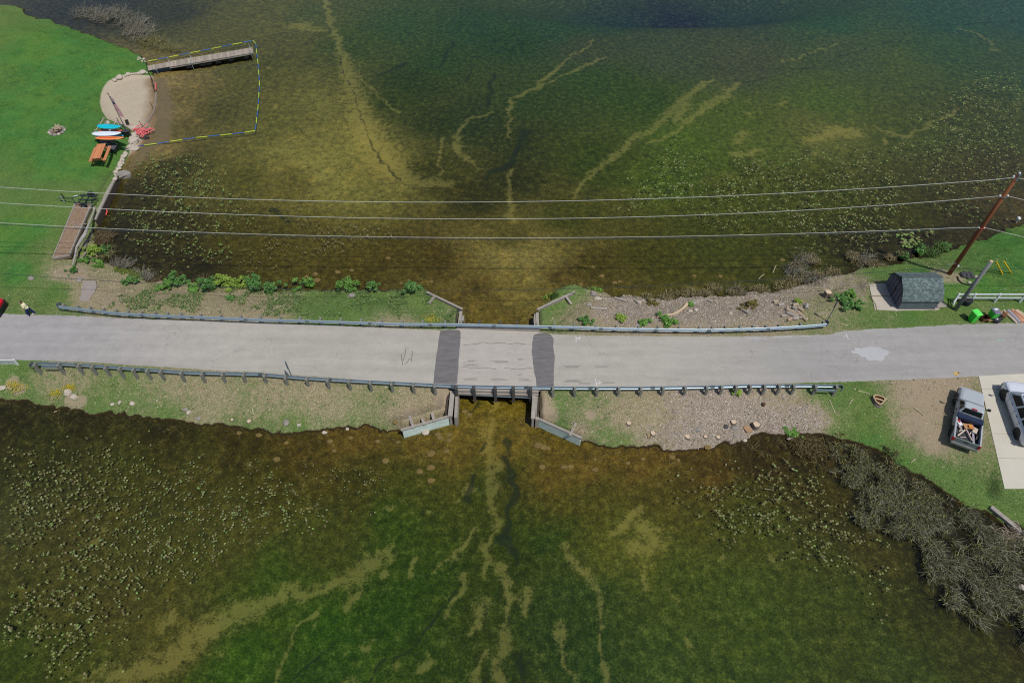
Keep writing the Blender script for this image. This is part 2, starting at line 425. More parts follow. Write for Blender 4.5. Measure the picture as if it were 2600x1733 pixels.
SAND = [
 [(822,-20,8),(828,10,8),(845,70,10),(862,110,14),(880,170,22),(892,220,26),(915,290,38),(940,350,55),(985,410,60),(1020,445,46),(1070,462,34),(1140,462,18)],
 [(905,180,5),(950,230,4),(1010,280,3)],
 [(1296,240,6),(1293,300,4),(1300,350,2)],[(1296,420,6),(1290,500,7),(1296,545,14),(1310,560,9)],
 [(1510,95,4),(1440,140,5),(1385,190,8),(1360,215,11),(1310,235,8)],[(1540,140,5),(1490,155,8),(1440,180,4),(1400,200,5),(1372,210,5)],
 [(1250,278,5),(1190,295,6),(1160,320,7),(1155,360,13),(1185,400,7),(1220,425,4)],[(1125,340,5),(1117,400,5),(1115,470,4)],
 [(1815,190,6),(1780,210,9),(1735,250,16),(1680,300,11),(1620,340,12),(1560,390,11),(1520,420,7),(1480,450,9),(1450,500,6)],
 [(1870,205,14),(1835,240,20),(1790,262,14),(1744,308,9),(1700,332,8),(1650,358,5)],[(1740,250,22),(1720,300,14)],
 [(2140,100,4),(2060,125,3),(1990,148,2)],[(2440,65,3),(2490,76,5),(2530,105,4)],[(2535,118,12)],
 [(1880,345,18),(1890,325,9)],[(1905,280,10)],[(1985,253,16),(2000,250,6)],[(2060,350,20),(2130,325,36),(2180,335,20)],[(1930,378,14),(1860,385,8)],[(2070,385,13)],[(2240,322,14),(2300,345,8),(2440,270,6)],[(2250,352,12)],[(2435,323,14)],
 [(710,420,13)],[(680,168,10)],[(760,60,30),(820,70,10)],[(700,270,10)],[(500,310,8)],
 [(240,1760,70),(300,1733,60),(420,1670,44),(500,1610,38),(600,1560,42),(700,1522,30),(780,1497,17),(850,1482,18),(930,1440,34),(985,1400,24)],
 [(1238,1100,26),(1245,1160,20),(1240,1200,10),(1262,1232,14),(1255,1270,11),(1242,1286,9)],[(1262,1190,20),(1268,1200,10)],[(1245,1040,7),(1252,1210,9),(1256,1330,8),(1240,1390,9)],[(1275,1430,7),(1282,1480,9)],[(1290,1530,9),(1285,1580,10)],[(1272,1650,10),(1268,1740,12)],[(1262,960,6),(1256,1040,7)],[(1258,1318,10),(1240,1335,9)],
 [(1228,1390,17),(1240,1420,15),(1228,1465,4)],[(1265,1430,9),(1265,1450,7)],
 [(1284,1475,15),(1290,1515,15),(1320,1530,10)],[(1342,1490,10),(1338,1525,12),(1325,1550,9)],[(1215,1540,22),(1200,1590,15),(1182,1608,9)],
 [(1278,1578,14),(1276,1630,20),(1270,1680,9),(1262,1700,14),(1258,1740,16)],[(1224,1645,8),(1216,1680,9),(1205,1710,12),(1205,1740,16)],
 [(1202,1341,5),(1180,1375,9),(1150,1412,10),(1112,1452,4)],
 [(1430,1380,5),(1450,1413,14),(1478,1448,18),(1505,1485,10),(1522,1520,9),(1532,1590,4),(1535,1680,5),(1537,1740,8)],
 [(1413,1585,3),(1422,1620,5),(1430,1650,4),(1445,1690,6),(1452,1712,6)],
 [(1180,1450,7),(1165,1490,9),(1135,1550,10)],[(930,1646,11),(945,1620,6)],[(1015,1690,13)],[(1078,1680,16)],[(1748,1636,13),(1758,1648,9)],
 [(1960,1408,18)],[(1840,1424,9)],[(1000,1290,12)],[(1100,1296,8)],[(1165,1262,8)],[(1180,1240,8),(1215,1236,9)],[(1044,1425,8),(1042,1460,5)],[(900,1500,16),(880,1540,8)],
 [(980,1445,10),(965,1470,8)],[(1640,1340,30),(1660,1380,36),(1600,1390,22)],[(1620,1300,20),(1560,1350,16)],[(1640,1440,12),(1640,1480,12)],[(1700,1500,9),(1715,1520,7)],[(885,1720,16)],[(1220,1150,10)],[(1310,1450,5)],
 [(660,1740,6),(700,1700,3),(730,1640,7),(760,1600,4),(800,1560,4)],[(565,1660,8)],[(560,1600,12)],[(440,1550,16),(410,1590,14)],[(250,1370,12),(260,1345,9)],[(385,1385,11)],[(90,1580,14)],[(180,1530,14)],[(770,1240,14)],[(790,1300,14)]]
WEED = [[(1290,1125,16),(1300,1150,16)],[(1232,1128,9),(1215,1150,7)],[(1255,1115,6)],[(1285,1170,20),(1300,1200,22),(1310,1240,18),(1290,1300,18),(1280,1360,20),(1310,1420,14)],[(1208,1210,14),(1190,1260,18)],
 [(862,140,4),(890,220,4),(915,290,4),(948,370,5),(985,420,5),(1010,450,5),(1055,472,4)],[(1070,1050,0.1)],[(1215,1030,9),(1200,1050,5)],[(1225,1068,7)],
 [(1190,140,5),(1190,200,5)],[(1150,100,6),(1120,160,9)],[(1250,180,10),(1240,260,14)],[(1030,150,12),(960,180,10)],[(1340,320,16),(1300,400,18),(1230,450,14)],
 [(2110,70,7)],[(1880,85,10)],[(1870,205,3),(2010,180,3),(2150,130,3),(2250,100,3),(2350,60,4),(2600,45,4)],[(1760,155,3),(1880,172,3),(2050,165,3),(2200,140,3)],
 [(300,1560,.1)],[(690,1700,.1)],[(1060,1380,9)],[(1140,1500,9),(1100,1560,8),(1040,1640,8),(900,1733,8)],[(840,1640,5),(720,1733,6)],[(2085,1480,6)],
 [(1340,1740,12),(1320,1640,6)],[(1230,1560,8)],[(1700,1480,.1)],[(780,420,9)],[(690,530,16),(730,560,10)]]
sandf = np.full(gx.shape, -3.0); weedf = np.full(gx.shape, -3.0)
wx = gx + (vnoise(gx, gy, 0.9, 51, 4) - .5) * 1.3; wy = gy + (vnoise(gx, gy, 0.9, 61, 4) - .5) * 1.3
for L in SAND: sandf = np.maximum(sandf, var_line(wx, wy, L))
for L in WEED: weedf = np.maximum(weedf, var_line(wx, wy, L))
sandf = np.clip(sandf * 0.5 + 0.64, 0, 1); weedf = np.clip(weedf * 0.5 + 0.5, 0, 1)   # 0.5 = edge

LAND = """100,300,0,0;50,600,0,0;200,120,.02,0;300,160,.02,0;150,750,.05,0;60,700,.02,0;200,400,0,0;165,690,.55,0;215,700,.7,0;240,650,.5,0;245,745,.75,.2;275,775,.8,.5;400,740,.6,0;480,765,.62,.2;550,770,.65,0;640,770,.6,0;700,760,.6,.2;790,770,.18,0;850,790,.15,0;900,770,.12,0;960,760,.14,0;1010,800,.28,0;1060,770,.18,0;1100,800,.32,0;200,835,.1,0;330,838,.4,0;600,818,.75,0;1000,835,.75,0;
120,975,.62,0;45,945,.12,0;20,990,.35,0;190,960,.5,0;80,1000,.25,0;150,1020,.25,0;300,980,.34,0;400,1035,.2,0;240,1035,.25,0;500,1000,.6,0;450,960,.55,0;580,1060,.3,0;550,1030,.62,0;640,990,.45,0;700,1000,.62,0;800,1000,.66,0;850,1030,.62,0;880,1065,.35,0;750,1085,.22,0;640,1080,.25,0;950,1075,.3,0;1010,1050,.75,0;980,1000,.4,0;1070,1030,.75,0;1100,980,.35,0;1120,1010,.8,0;
1450,800,.5,0;1400,810,.3,0;1400,750,.05,0;1470,745,.15,0;1500,770,.7,.4;1540,790,.9,.9;1600,780,.92,1;1700,800,.95,1;1800,790,.95,1;1900,790,1,1;1990,790,.9,1;1960,755,.9,1;2050,740,.8,.8;2100,720,.7,.6;2060,800,.5,.3;2120,780,.55,.2;2155,760,.25,0;2180,745,.7,.8;2200,810,.1,0;2250,820,.35,0;2300,800,.05,0;2150,815,.3,0;2180,700,.6,.5;2250,690,.1,0;2330,690,.05,0;2360,660,.3,0;2500,740,0,0;2500,640,.12,0;2560,610,.05,0;2400,740,.05,0;2530,790,.35,0;2600,780,.15,0;2600,700,.02,0;
1700,848,.55,0;1500,845,.5,0;1850,846,.45,0;2050,842,.4,0;1400,1000,.1,0;1380,1035,.95,0;1430,1040,.25,0;1465,1075,.6,0;1420,1075,.15,0;1500,1010,.4,0;1550,1100,.3,0;1560,1125,.2,0;1600,1050,.7,.3;1620,1000,.6,0;1700,1020,.85,.7;1800,1060,.9,1;1870,1040,.9,1;1650,1110,.6,.6;1730,1100,.7,.8;1950,1060,.9,1;1900,1000,.8,.5;2000,1050,.85,1;2060,1060,.8,.9;2000,1000,.6,.3;2060,980,.2,0;2100,1000,.1,0;2150,1080,.25,.1;2180,990,.1,0;2200,1050,.1,0;2230,1100,0,0;2290,1170,0,0;2270,1010,.6,0;2310,975,.8,0;2290,1060,.6,0;2340,1000,.9,0;2390,990,.92,0;2370,1060,.75,0;2380,1120,.6,0;2350,1150,.3,0;2400,1200,.12,0;2450,1250,.12,0;2500,1200,.3,0;2480,1150,.5,0;2530,1290,.2,0;2490,1050,.45,0;2600,1330,.1,0""".replace("\n", "")
lp = [tuple(float(a) for a in r.split(',')) for r in LAND.split(';') if r.strip()]
lxy = [tuple(at(r[0], r[1], 1.0)[:2]) for r in lp]
lv = rbf(lxy, [(r[2], r[3]) for r in lp], warpx * .8 + gx * .2, warpy * .8 + gy * .2, 1.0, 1.35)
dryf, chipf = lv[:, 0], lv[:, 1]
beachf = np.clip(sdist(gx, gy, BEACH) / 1.2 * 0.5 + 0.5, 0, 1)
# patches of bare dirt on the land
mud = np.zeros(gx.shape)
dirt = np.zeros(gx.shape)
for px_, py_, r_ in [(1385,1035,1.1),(1395,1050,.9),(1472,1085,.7),(1500,1045,.5),(1040,1040,.8),(1125,1010,.9),(1130,985,.8),(2390,985,2.2),(2350,975,2.0),(2320,1010,1.6),(2370,1030,2.0),(2330,1080,1.6),(2370,1110,1.6),(190,680,1.0),(200,700,1.0),(165,690,1.2),(162,1000,.5),(165,1010,.5),(190,1005,.7),(20,960,.7),(35,975,.6),(2400,700,1.3),(2425,705,1.0),(2390,690,.9),(1690,845,.8),(1740,845,.8)]:
    p = at(px_, py_, 1.1); dirt = np.maximum(dirt, 1 - np.hypot(gx - p[0], (gy - p[1])) / r_ * 0.5)
dirt = np.clip(dirt, 0, 1)

me = bpy.data.meshes.new("ground")
ny, nx = sh
idx = np.arange(nx * ny).reshape(ny, nx)
quads = np.stack([idx[:-1, :-1], idx[:-1, 1:], idx[1:, 1:], idx[1:, :-1]], -1).reshape(-1, 4)
me.vertices.add(nx * ny); me.vertices.foreach_set('co', np.stack([gx, gy, gzv], -1).astype(np.float32).ravel())
me.loops.add(quads.size); me.loops.foreach_set('vertex_index', quads.ravel().astype(np.int32))
me.polygons.add(len(quads)); me.polygons.foreach_set('loop_start', np.arange(0, quads.size, 4, dtype=np.int32))
me.polygons.foreach_set('loop_total', np.full(len(quads), 4, np.int32))
me.polygons.foreach_set('use_smooth', np.ones(len(quads), bool))
me.update(calc_edges=True)
def cattr(name, arr):
    a = me.attributes.new(name, 'FLOAT_COLOR', 'POINT')
    full = np.ones((nx * ny, 4), np.float32); full[:, :arr.shape[1]] = arr
    a.data.foreach_set('color', full.ravel())
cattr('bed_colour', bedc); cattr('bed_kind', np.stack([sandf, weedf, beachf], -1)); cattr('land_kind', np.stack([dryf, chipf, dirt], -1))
ground = bpy.data.objects.new("ground", me); C.objects.link(ground); tag(ground, kind='structure')

b = NB("ground_surface")
P = b.pos(); z = b.n('ShaderNodeSeparateXYZ'); b.l(P, z.inputs[0]); Z = z.outputs[2]
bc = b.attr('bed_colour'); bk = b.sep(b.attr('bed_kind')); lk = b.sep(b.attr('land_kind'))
nL = b.noise(0.45, 4); nM = b.noise(1.9, 6, 0.65); nS = b.noise(7.0, 5, 0.65); nT = b.noise(26.0, 3, 0.7); nX = b.noise(60.0, 2, 0.7)
# lake bed: mottled weed and silt, sand where the current has cleared it
nQ = b.noise(13.0, 4, 0.75)
m1 = b.math('MULTIPLY_ADD', nM, 2.2, -0.1); m2 = b.math('MULTIPLY_ADD', b.sstep(nS, .28, .72), 0.7, 0.68); m3 = b.math('MULTIPLY_ADD', b.sstep(nQ, .28, .72), 0.8, 0.64)
mm = b.math('MULTIPLY', b.math('MULTIPLY', m1, m2), m3)
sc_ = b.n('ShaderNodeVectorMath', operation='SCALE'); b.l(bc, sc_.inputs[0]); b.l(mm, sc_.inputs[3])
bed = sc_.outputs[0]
patch = b.sstep(b.noise(0.75, 8, 0.72), 0.53, 0.64)
bright = b.n('ShaderNodeVectorMath', operation='MULTIPLY'); b.l(bed, bright.inputs[0]); bright.inputs[1].default_value = (1.65, 1.45, 1.2)
bed = b.mix(b.math('MULTIPLY', patch, 0.55), bed, bright.outputs[0])
patch2 = b.sstep(b.noise(1.25, 8, 0.72), 0.50, 0.60)
dk = b.n('ShaderNodeVectorMath', operation='MULTIPLY'); b.l(bed, dk.inputs[0]); dk.inputs[1].default_value = (0.68, 0.77, 0.80)
bed = b.mix(b.math('MULTIPLY', patch2, b.sstep(nL, .35, .65)), bed, dk.outputs[0])
sandy = b.mix(nT, (0.120, 0.108, 0.032), (0.29, 0.26, 0.085))
base_s = b.mix(0.45, sandy, b.mix(1.0, bc, (2.4, 2.0, 1.3), 'MULTIPLY'))
e = b.math('ADD', bk[0], b.math('ADD', b.math('MULTIPLY_ADD', nS, 2.0, -1.0), b.math('ADD', b.math('MULTIPLY_ADD', nT, 1.3, -0.65), b.math('MULTIPLY_ADD', nM, 2.8, -1.45))))
sfac = b.math('MULTIPLY', b.sstep(e, 0.30, 0.95), b.math('MULTIPLY_ADD', nL, 0.7, 0.42))
halo = b.math('MULTIPLY', b.sstep(e, -0.15, 0.6), 0.42)
bed = b.mix(halo, bed, b.mix(0.5, base_s, bed))
bed = b.mix(sfac, bed, base_s)
e2 = b.math('ADD', bk[1], b.math('ADD', b.math('MULTIPLY_ADD', nS, 1.4, -0.7), b.math('MULTIPLY_ADD', nM, 1.2, -0.6)))
bed = b.mix(b.math('MULTIPLY', b.sstep(e2, 0.52, 0.68), 0.75), bed, (0.010, 0.018, 0.008))
# little dark tufts and pale bits on the bottom
vt = b.vor(3.4); tuft = b.math('MULTIPLY', b.sstep(b.math('ADD', vt.outputs['Distance'], b.math('MULTIPLY_ADD', nQ, .3, -.15)), 0.22, 0.10), b.sstep(b.sep(vt.outputs['Color'])[0], 0.55, 0.75))
bed = b.mix(b.math('MULTIPLY', tuft, 0.55), bed, (0.008, 0.012, 0.007))
vp = b.vor(4.5); peb = b.math('MULTIPLY', b.sstep(vp.outputs['Distance'], 0.13, 0.07), b.sstep(b.sep(vp.outputs['Color'])[1], 0.86, 0.92))
bed = b.mix(b.math('MULTIPLY', peb, 0.6), bed, (0.13, 0.10, 0.05))
bsand = b.mix(nM, (0.135, 0.095, 0.052), (0.20, 0.145, 0.085))
ew = b.math('ADD', bk[2], b.math('MULTIPLY_ADD', nS, 0.3, -0.15))
bed = b.mix(b.math('MULTIPLY', b.sstep(ew, 0.35, 0.8), 0.85), bed, bsand)
# land
green = b.mix(b.sstep(nM, 0.3, 0.7), col(50, 98, 44), col(90, 126, 54))
green = b.mix(b.sstep(nL, 0.3, 0.7), green, b.mix(b.sstep(nS, .3, .7), col(56, 112, 52), col(88, 134, 62)))
green = b.mix(b.math('MULTIPLY', b.sstep(b.noise(0.28, 6, .65), .46, .62), .28), green, col(112, 142, 58))
green = b.mix(b.math('MULTIPLY', b.sstep(lk[0], 0.05, 0.2), .55), green, b.mix(b.sstep(nQ, .3, .7), col(84, 104, 52), col(124, 134, 78)))
gm = b.math('MULTIPLY', b.math('MULTIPLY_ADD', b.sstep(nQ, .3, .7), 0.5, 0.75), b.math('MULTIPLY_ADD', b.sstep(nT, .3, .7), 0.7, 0.65))
gs = b.n('ShaderNodeVectorMath', operation='SCALE'); b.l(green, gs.inputs[0]); b.l(gm, gs.inputs[3])
vf = b.vor(30.0)
straw = b.mix(b.sep(vf.outputs['Color'])[0], col(92, 78, 56), col(206, 190, 162))
straw = b.mix(b.math('MULTIPLY', b.sstep(nQ, .35, .7), .7), straw, b.mix(nT, col(110, 112, 66), col(160, 146, 104)))
d = b.math('ADD', lk[0], b.math('ADD', b.math('MULTIPLY_ADD', nS, 0.9, -0.45), b.math('ADD', b.math('MULTIPLY_ADD', nX, 0.7, -0.35), b.math('MULTIPLY_ADD', nM, 0.5, -0.25))))
df = b.math('MULTIPLY', b.sstep(d, 0.26, 0.62), b.sstep(lk[0], 0.04, 0.28))
land = b.mix(df, gs.outputs[0], straw)
vc = b.vor(24.0, vec=b.scale((1.0, 1.7, 1.0))); vd = b.vor(24.0, 'DISTANCE_TO_EDGE', vec=b.scale((1.0, 1.7, 1.0)))
chip = b.ramp(b.sep(vc.outputs['Color'])[0], [(0, col(104, 92, 82)), (0.35, col(150, 136, 122)), (0.75, col(182, 168, 152)), (1, col(218, 208, 194))])
chip = b.mix(b.sstep(vd.outputs['Distance'], 0.05, 0.0), chip, col(80, 68, 58))
cf = b.sstep(b.math('ADD', lk[1], b.math('ADD', b.math('MULTIPLY_ADD', nS, 0.9, -0.45), b.math('MULTIPLY_ADD', nM, 1.6, -0.86))), 0.25, 0.75)
land = b.mix(cf, land, chip)
dirtc = b.mix(nS, col(150, 132, 108), col(182, 166, 142))
land = b.mix(b.math('MULTIPLY', b.sstep(b.math('ADD', lk[2], b.math('ADD', b.math('MULTIPLY_ADD', nS, 0.5, -0.25), b.math('MULTIPLY_ADD', nX, 0.5, -0.25))), 0.50, 0.72), 0.8), land, dirtc)
sandc = b.mix(b.noise(3.0, 5), col(176, 162, 140), col(200, 186, 164))
sandc = b.mix(b.sstep(Z, 0.16, 0.03), sandc, col(134, 112, 84))
land = b.mix(b.sstep(b.math('ADD', bk[2], b.math('MULTIPLY_ADD', nT, 0.12, -0.06)), 0.44, 0.50), land, sandc)
# eroded soil lip at the water's edge
lipz = b.math('ADD', Z, b.math('MULTIPLY_ADD', nS, 0.10, -0.05))
lip = b.math('MULTIPLY', b.sstep(lipz, 0.17, 0.08), b.math('SUBTRACT', 1.0, b.sstep(bk[2], 0.3, 0.5)))
land = b.mix(lip, land, b.mix(nT, col(26, 20, 12), col(70, 56, 34)))
landf = b.sstep(Z, 0.0, 0.012)
final = b.mix(landf, bed, land)
hb = b.math('ADD', b.math('MULTIPLY', nX, 0.5), nT)
b.bsdf(final, 0.9, 0, b.bump(hb, 0.55, 0.05), 0.12)
me.materials.append(b.m)

# ================================================================== WATER
b = NB("lake_water")
fr = b.n('ShaderNodeFresnel'); fr.inputs['IOR'].default_value = 1.33
nb_ = b.bump(b.noise(2.2, 4, 0.6, b.scale((1.0, 1.6, 1.0))), 0.35, 0.03)
b.l(nb_, fr.inputs['Normal'])
tr = b.n('ShaderNodeBsdfTransparent'); tr.inputs[0].default_value = (0.94, 0.97, 0.93, 1)
gl = b.n('ShaderNodeBsdfGlossy'); gl.inputs['Roughness'].default_value = 0.12; gl.inputs['Color'].default_value = (1, 1, 1, 1); b.l(nb_, gl.inputs['Normal'])
mx = b.n('ShaderNodeMixShader'); b.l(fr.outputs[0], mx.inputs[0]); b.l(tr.outputs[0], mx.inputs[1]); b.l(gl.outputs[0], mx.inputs[2])
b.l(mx.outputs[0], b.out.inputs[0])
w_ = MB(); w_.quad((-2000, -2000, 0), (2000, -2000, 0), (2000, 2000, 0), (-2000, 2000, 0))
water = w_.build("water", b.m); tag(water, kind='structure')

# ================================================================== ROAD
def edge_poly(px, z, jit, step=0.25, seed=1):
    pts = sample_line([(x, y, 0) for x, y in at2(px, z)], step)
    out = []
    for i, p in enumerate(pts):
        k = (float(vnoise(np.array([p.x]), np.array([p.y]), 3.6, seed, 3)[0]) - 0.5) * 2 * jit
        out.append((p.x, p.y + k))
    return out
EXT = 260.0
def bridge_sheet(name, npts, spts, z, mat, parent=None, kind='structure', thick=0.0):
    """sheet between a north and a south edge, resampled to the same count"""
    def resample(pts, n):
        P_ = np.array(pts); d_ = np.r_[0, np.cumsum(np.hypot(*np.diff(P_, axis=0).T))]
        t = np.linspace(0, d_[-1], n); return np.stack([np.interp(t, d_, P_[:, 0]), np.interp(t, d_, P_[:, 1])], -1)
    n = max(len(npts), len(spts)); a = resample(npts, n); c_ = resample(spts, n)
    m = MB(); vs = [(x, y, z) for x, y in a] + [(x, y, z) for x, y in c_]
    m.add(vs, [(i + n, i + n + 1, i + 1, i) for i in range(n - 1)])
    o = m.build(name, mat, parent)
    if parent is None: tag(o, kind=kind)
    return o
b = NB("aged_asphalt")
P = b.pos(); sx = b.n('ShaderNodeSeparateXYZ'); b.l(P, sx.inputs[0])
f1 = b.noise(1.2, 5, 0.6); f2 = b.noise(45.0, 3, 0.8); f3 = b.noise(1.0, 5, 0.6, b.scale((0.12, 1.3, 1)))
warm, cool = col(177, 172, 162), col(163, 160, 156)
base = b.mix(b.sstep(b.math('ADD', sx.outputs[0], b.math('MULTIPLY', f1, 8.0)), 14.0, 30.0), warm, cool)
lft = b.sstep(b.math('ADD', sx.outputs[0], b.math('MULTIPLY', f1, 10.0)), -16.0, -34.0)
base = b.mix(b.math('MULTIPLY', lft, 0.7), base, col(160, 157, 160))
k = b.math('MULTIPLY', b.math('MULTIPLY_ADD', f1, 0.30, 0.85), b.math('MULTIPLY', b.math('MULTIPLY_ADD', b.sstep(b.noise(14.0, 4, .8), .25, .75), 0.22, 0.89), b.math('MULTIPLY_ADD', b.sstep(f3, .3, .7), 0.14, 0.93)))
s_ = b.n('ShaderNodeVectorMath', operation='SCALE'); b.l(base, s_.inputs[0]); b.l(k, s_.inputs[3])
ck = b.vor(0.33, 'DISTANCE_TO_EDGE', vec=b.n('ShaderNodeVectorMath', operation='ADD').outputs[0])
va = ck.inputs['Vector'].links[0].from_node; b.l(P, va.inputs[0]); wn = b.n('ShaderNodeTexNoise'); b.l(P, wn.inputs[0]); wn.inputs['Scale'].default_value = 1.5; wn.inputs['Detail'].default_value = 5; b.l(wn.outputs['Color'], va.inputs[1])
crack = b.math('MULTIPLY', b.sstep(ck.outputs['Distance'], 0.012, 0.002), b.sstep(b.noise(0.35, 3), 0.46, 0.60))
cc = b.mix(b.math('MULTIPLY', crack, 0.28), s_.outputs[0], col(98, 90, 84))
st1 = b.sstep(b.noise(3.0, 4, .6, b.scale((1, 2.2, 1))), 0.66, 0.74)
cc = b.mix(b.math('MULTIPLY', st1, 0.18), cc, col(110, 104, 98))
b.bsdf(cc, 0.88, 0, b.bump(f2, 0.4, 0.01), 0.25)
ASPH = b.m
npt = edge_poly(NR_PX, ROAD_Z, 0.10, 0.12, 5); spt = edge_poly(SR_PX, ROAD_Z, 0.07, 0.12, 6)
npt = [(-EXT, npt[0][1] - 2)] + npt + [(EXT, npt[-1][1] + 6)]; spt = [(-EXT, spt[0][1] - 2)] + spt + [(EXT, spt[-1][1] + 6)]
# broken into quads between matched x stations
xs_ = np.concatenate([[-EXT], np.arange(npt[1][0], npt[-2][0], 0.12), [EXT]])
na = np.interp(xs_, [p[0] for p in npt], [p[1] for p in npt]); sa = np.interp(xs_, [p[0] for p in spt], [p[1] for p in spt])
m = MB(); n_ = len(xs_)
m.add([(x, y, ROAD_Z) for x, y in zip(xs_, na)] + [(x, y, ROAD_Z) for x, y in zip(xs_, sa)] + [(x, y + .1, ROAD_Z - .12) for x, y in zip(xs_, na)] + [(x, y - .1, ROAD_Z - .12) for x, y in zip(xs_, sa)],
      [(i + n_, i + n_ + 1, i + 1, i) for i in range(n_ - 1)] + [(i, i + 1, i + 1 + 2 * n_, i + 2 * n_) for i in range(n_ - 1)] + [(i + n_ + 1, i + n_, i + 3 * n_, i + 1 + 3 * n_) for i in range(n_ - 1)])
road = m.build("road", ASPH); tag(road, kind='structure')

PATCH = simple("dark_patch_asphalt", col(116, 113, 112), 0.85, 0.10, 2.5, grain=(1.0, 5.0, 1.0))
def flat_poly(name, px, z, mat, kind='structure', parent=None, jit=0.0, step=0.15, thick=0.0, seed=3, nest=None):
    pts = sample_line([(x, y, 0) for x, y in at2(px + [px[0]], z)], step)[:-1]
    q = []
    for p in pts:
        k1 = float(vnoise(np.array([p.x]), np.array([p.y]), 2.3, seed, 3)[0]) - .5; k2 = float(vnoise(np.array([p.x]), np.array([p.y]), 2.3, seed + 9, 3)[0]) - .5
        q.append((p.x + k1 * 2 * jit, p.y + k2 * 2 * jit))
    m = MB()
    if thick: m.prism(q if poly_area(q) > 0 else q[::-1], z - thick, z)
    else: m.add([(x, y, z) for x, y in (q if poly_area(q) > 0 else q[::-1])], [tuple(range(len(q)))])
    o = m.build(name, mat, parent)
    if parent is None and kind: tag(o, kind=kind)
    return o
def poly_area(q): return sum(a[0] * b_[1] - b_[0] * a[1] for a, b_ in zip(q, q[1:] + q[:1])) / 2
flat_poly("road_patch", [(1117,840),(1140,836),(1166,837),(1169,842),(1168,872),(1165,905),(1163,945),(1159,974),(1130,974),(1100,972),(1102,950),(1106,915),(1112,880)], ROAD_Z + 0.014, PATCH, jit=0.06)
flat_poly("road_patch", [(1356,850),(1370,845),(1385,845),(1398,849),(1405,858),(1405,880),(1408,905),(1408,925),(1406,945),(1406,981),(1362,981),(1359,955),(1354,925),(1350,895),(1352,868)], ROAD_Z + 0.014, PATCH, jit=0.05)
SPILL = simple("pale_cement_stain", col(184, 184, 185), 0.9, 0.16, 5.0)
flat_poly("cement_stain", [(2160,889),(2185,881),(2213,880),(2240,886),(2262,893),(2252,905),(2244,914),(2222,916),(2200,913),(2185,905),(2165,895)], ROAD_Z + 0.008, SPILL, jit=0.30, step=.07)
WHITE = simple("white_road_paint", col(222, 222, 222), 0.8, 0.15, 8.0)
TAR = simple("crack_tar", col(84, 78, 76), 0.8, 0.1, 8.0)
SCUFF = simple("tyre_scuff", col(152, 146, 139), 0.9, 0.2, 6.0)
def mark(name, lines, wid, mat, z):
    m = MB()
    for L in lines:
        P_ = [Vector((*at(x, y, z)[:2], z)) for x, y in L]
        P_ = sample_line(P_, 0.3)
        for a, c2 in zip(P_[:-1], P_[1:]):
            dd = (c2 - a).normalized(); nn = Vector((-dd.y, dd.x, 0)) * wid / 2; ex = dd * 0.0
            j = Vector((0, random.uniform(-.02, .02), 0))
            m.quad(a - nn - ex, c2 - nn + ex, c2 + nn + ex, a + nn - ex)
    o = m.build(name, mat); tag(o, kind='structure'); return o
mark("survey_mark", [[(1462,851),(1463,866)],[(1463,858),(1473,858)],[(1470,854),(1474,858),(1468,862)]], .05, WHITE, ROAD_Z + .009)
mark("survey_mark", [[(1512,961),(1515,980)],[(1515,971),(1525,971)],[(1520,966),(1526,971),(1519,975)]], .05, WHITE, ROAD_Z + .009)
mark("survey_mark", [[(2149,846),(2154,862)],[(2141,854),(2151,853)]], .045, WHITE, ROAD_Z + .009)
mark("survey_mark", [[(2422,946),(2428,952),(2435,945)],[(2423,945),(2436,946)]], .11, simple("yellow_road_paint", col(226, 182, 90), .8, .1), ROAD_Z + .009)
mark("survey_mark", [[(2528,862),(2552,863)]], .07, simple("mint_road_paint", col(150, 190, 172), .8, .1), ROAD_Z + .009)
mark("road_crack", [[(1020,900),(1020,910),(1023,927)],[(1031,885),(1028,900),(1024,914)],[(1042,907),(1035,917),(1028,926)],[(1047,890),(1046,905),(1045,917)]], .04, TAR, ROAD_Z + .010)
mark("wheel_scuff", [[(x0, y0), (x1, y0)] for x0, x1, y0 in [(1430,1474,929),(1512,1545,930),(1432,1478,968),(1530,1560,971),(1436,1468,932),(1438,1470,965),(1470,1500,973)]], .11, SCUFF, ROAD_Z + .006)
mark("chalk_dust", [[(1892,856),(1905,857),(1921,857),(1938,859),(1946,860)],[(1962,856),(1980,855),(2012,855)],[(2034,853),(2058,853)],[(1912,861),(1926,862)]], .09, SPILL, ROAD_Z + .007)

CONC = simple("pale_concrete", col(206, 200, 184), 0.85, 0.10, 1.2)
drv = flat_poly("driveway", DRIVE_PX, ROAD_Z + 0.004, CONC, thick=.12)
JNT = simple("slab_joint", col(160, 152, 138), .9, .1)
mark("driveway_joint", [[(2492,988),(2620,984)],[(2516,1100),(2660,1102)],[(2532,1162),(2690,1166)]], .03, JNT, ROAD_Z + .0085)
pad = flat_poly("concrete_pad", PAD_PX, 1.29, simple("shed_pad_concrete", col(194, 184, 168), .85, .16, 1.6), thick=.12, jit=.03)
mark("pad_joint", [[(2209,751),(2260,752),(2300,751)],[(2209,751),(2222,770),(2226,786)]], .09, simple("mossy_joint", col(112, 104, 76), .9, .3), 1.294)
flat_poly("boat_ramp_slab", [(212,712),(242,712),(246,722),(240,740),(222,766),(203,762),(206,735)], 1.26, simple("weathered_slab", col(158, 148, 140), .9, .2, 3.0), jit=.08, thick=.12)
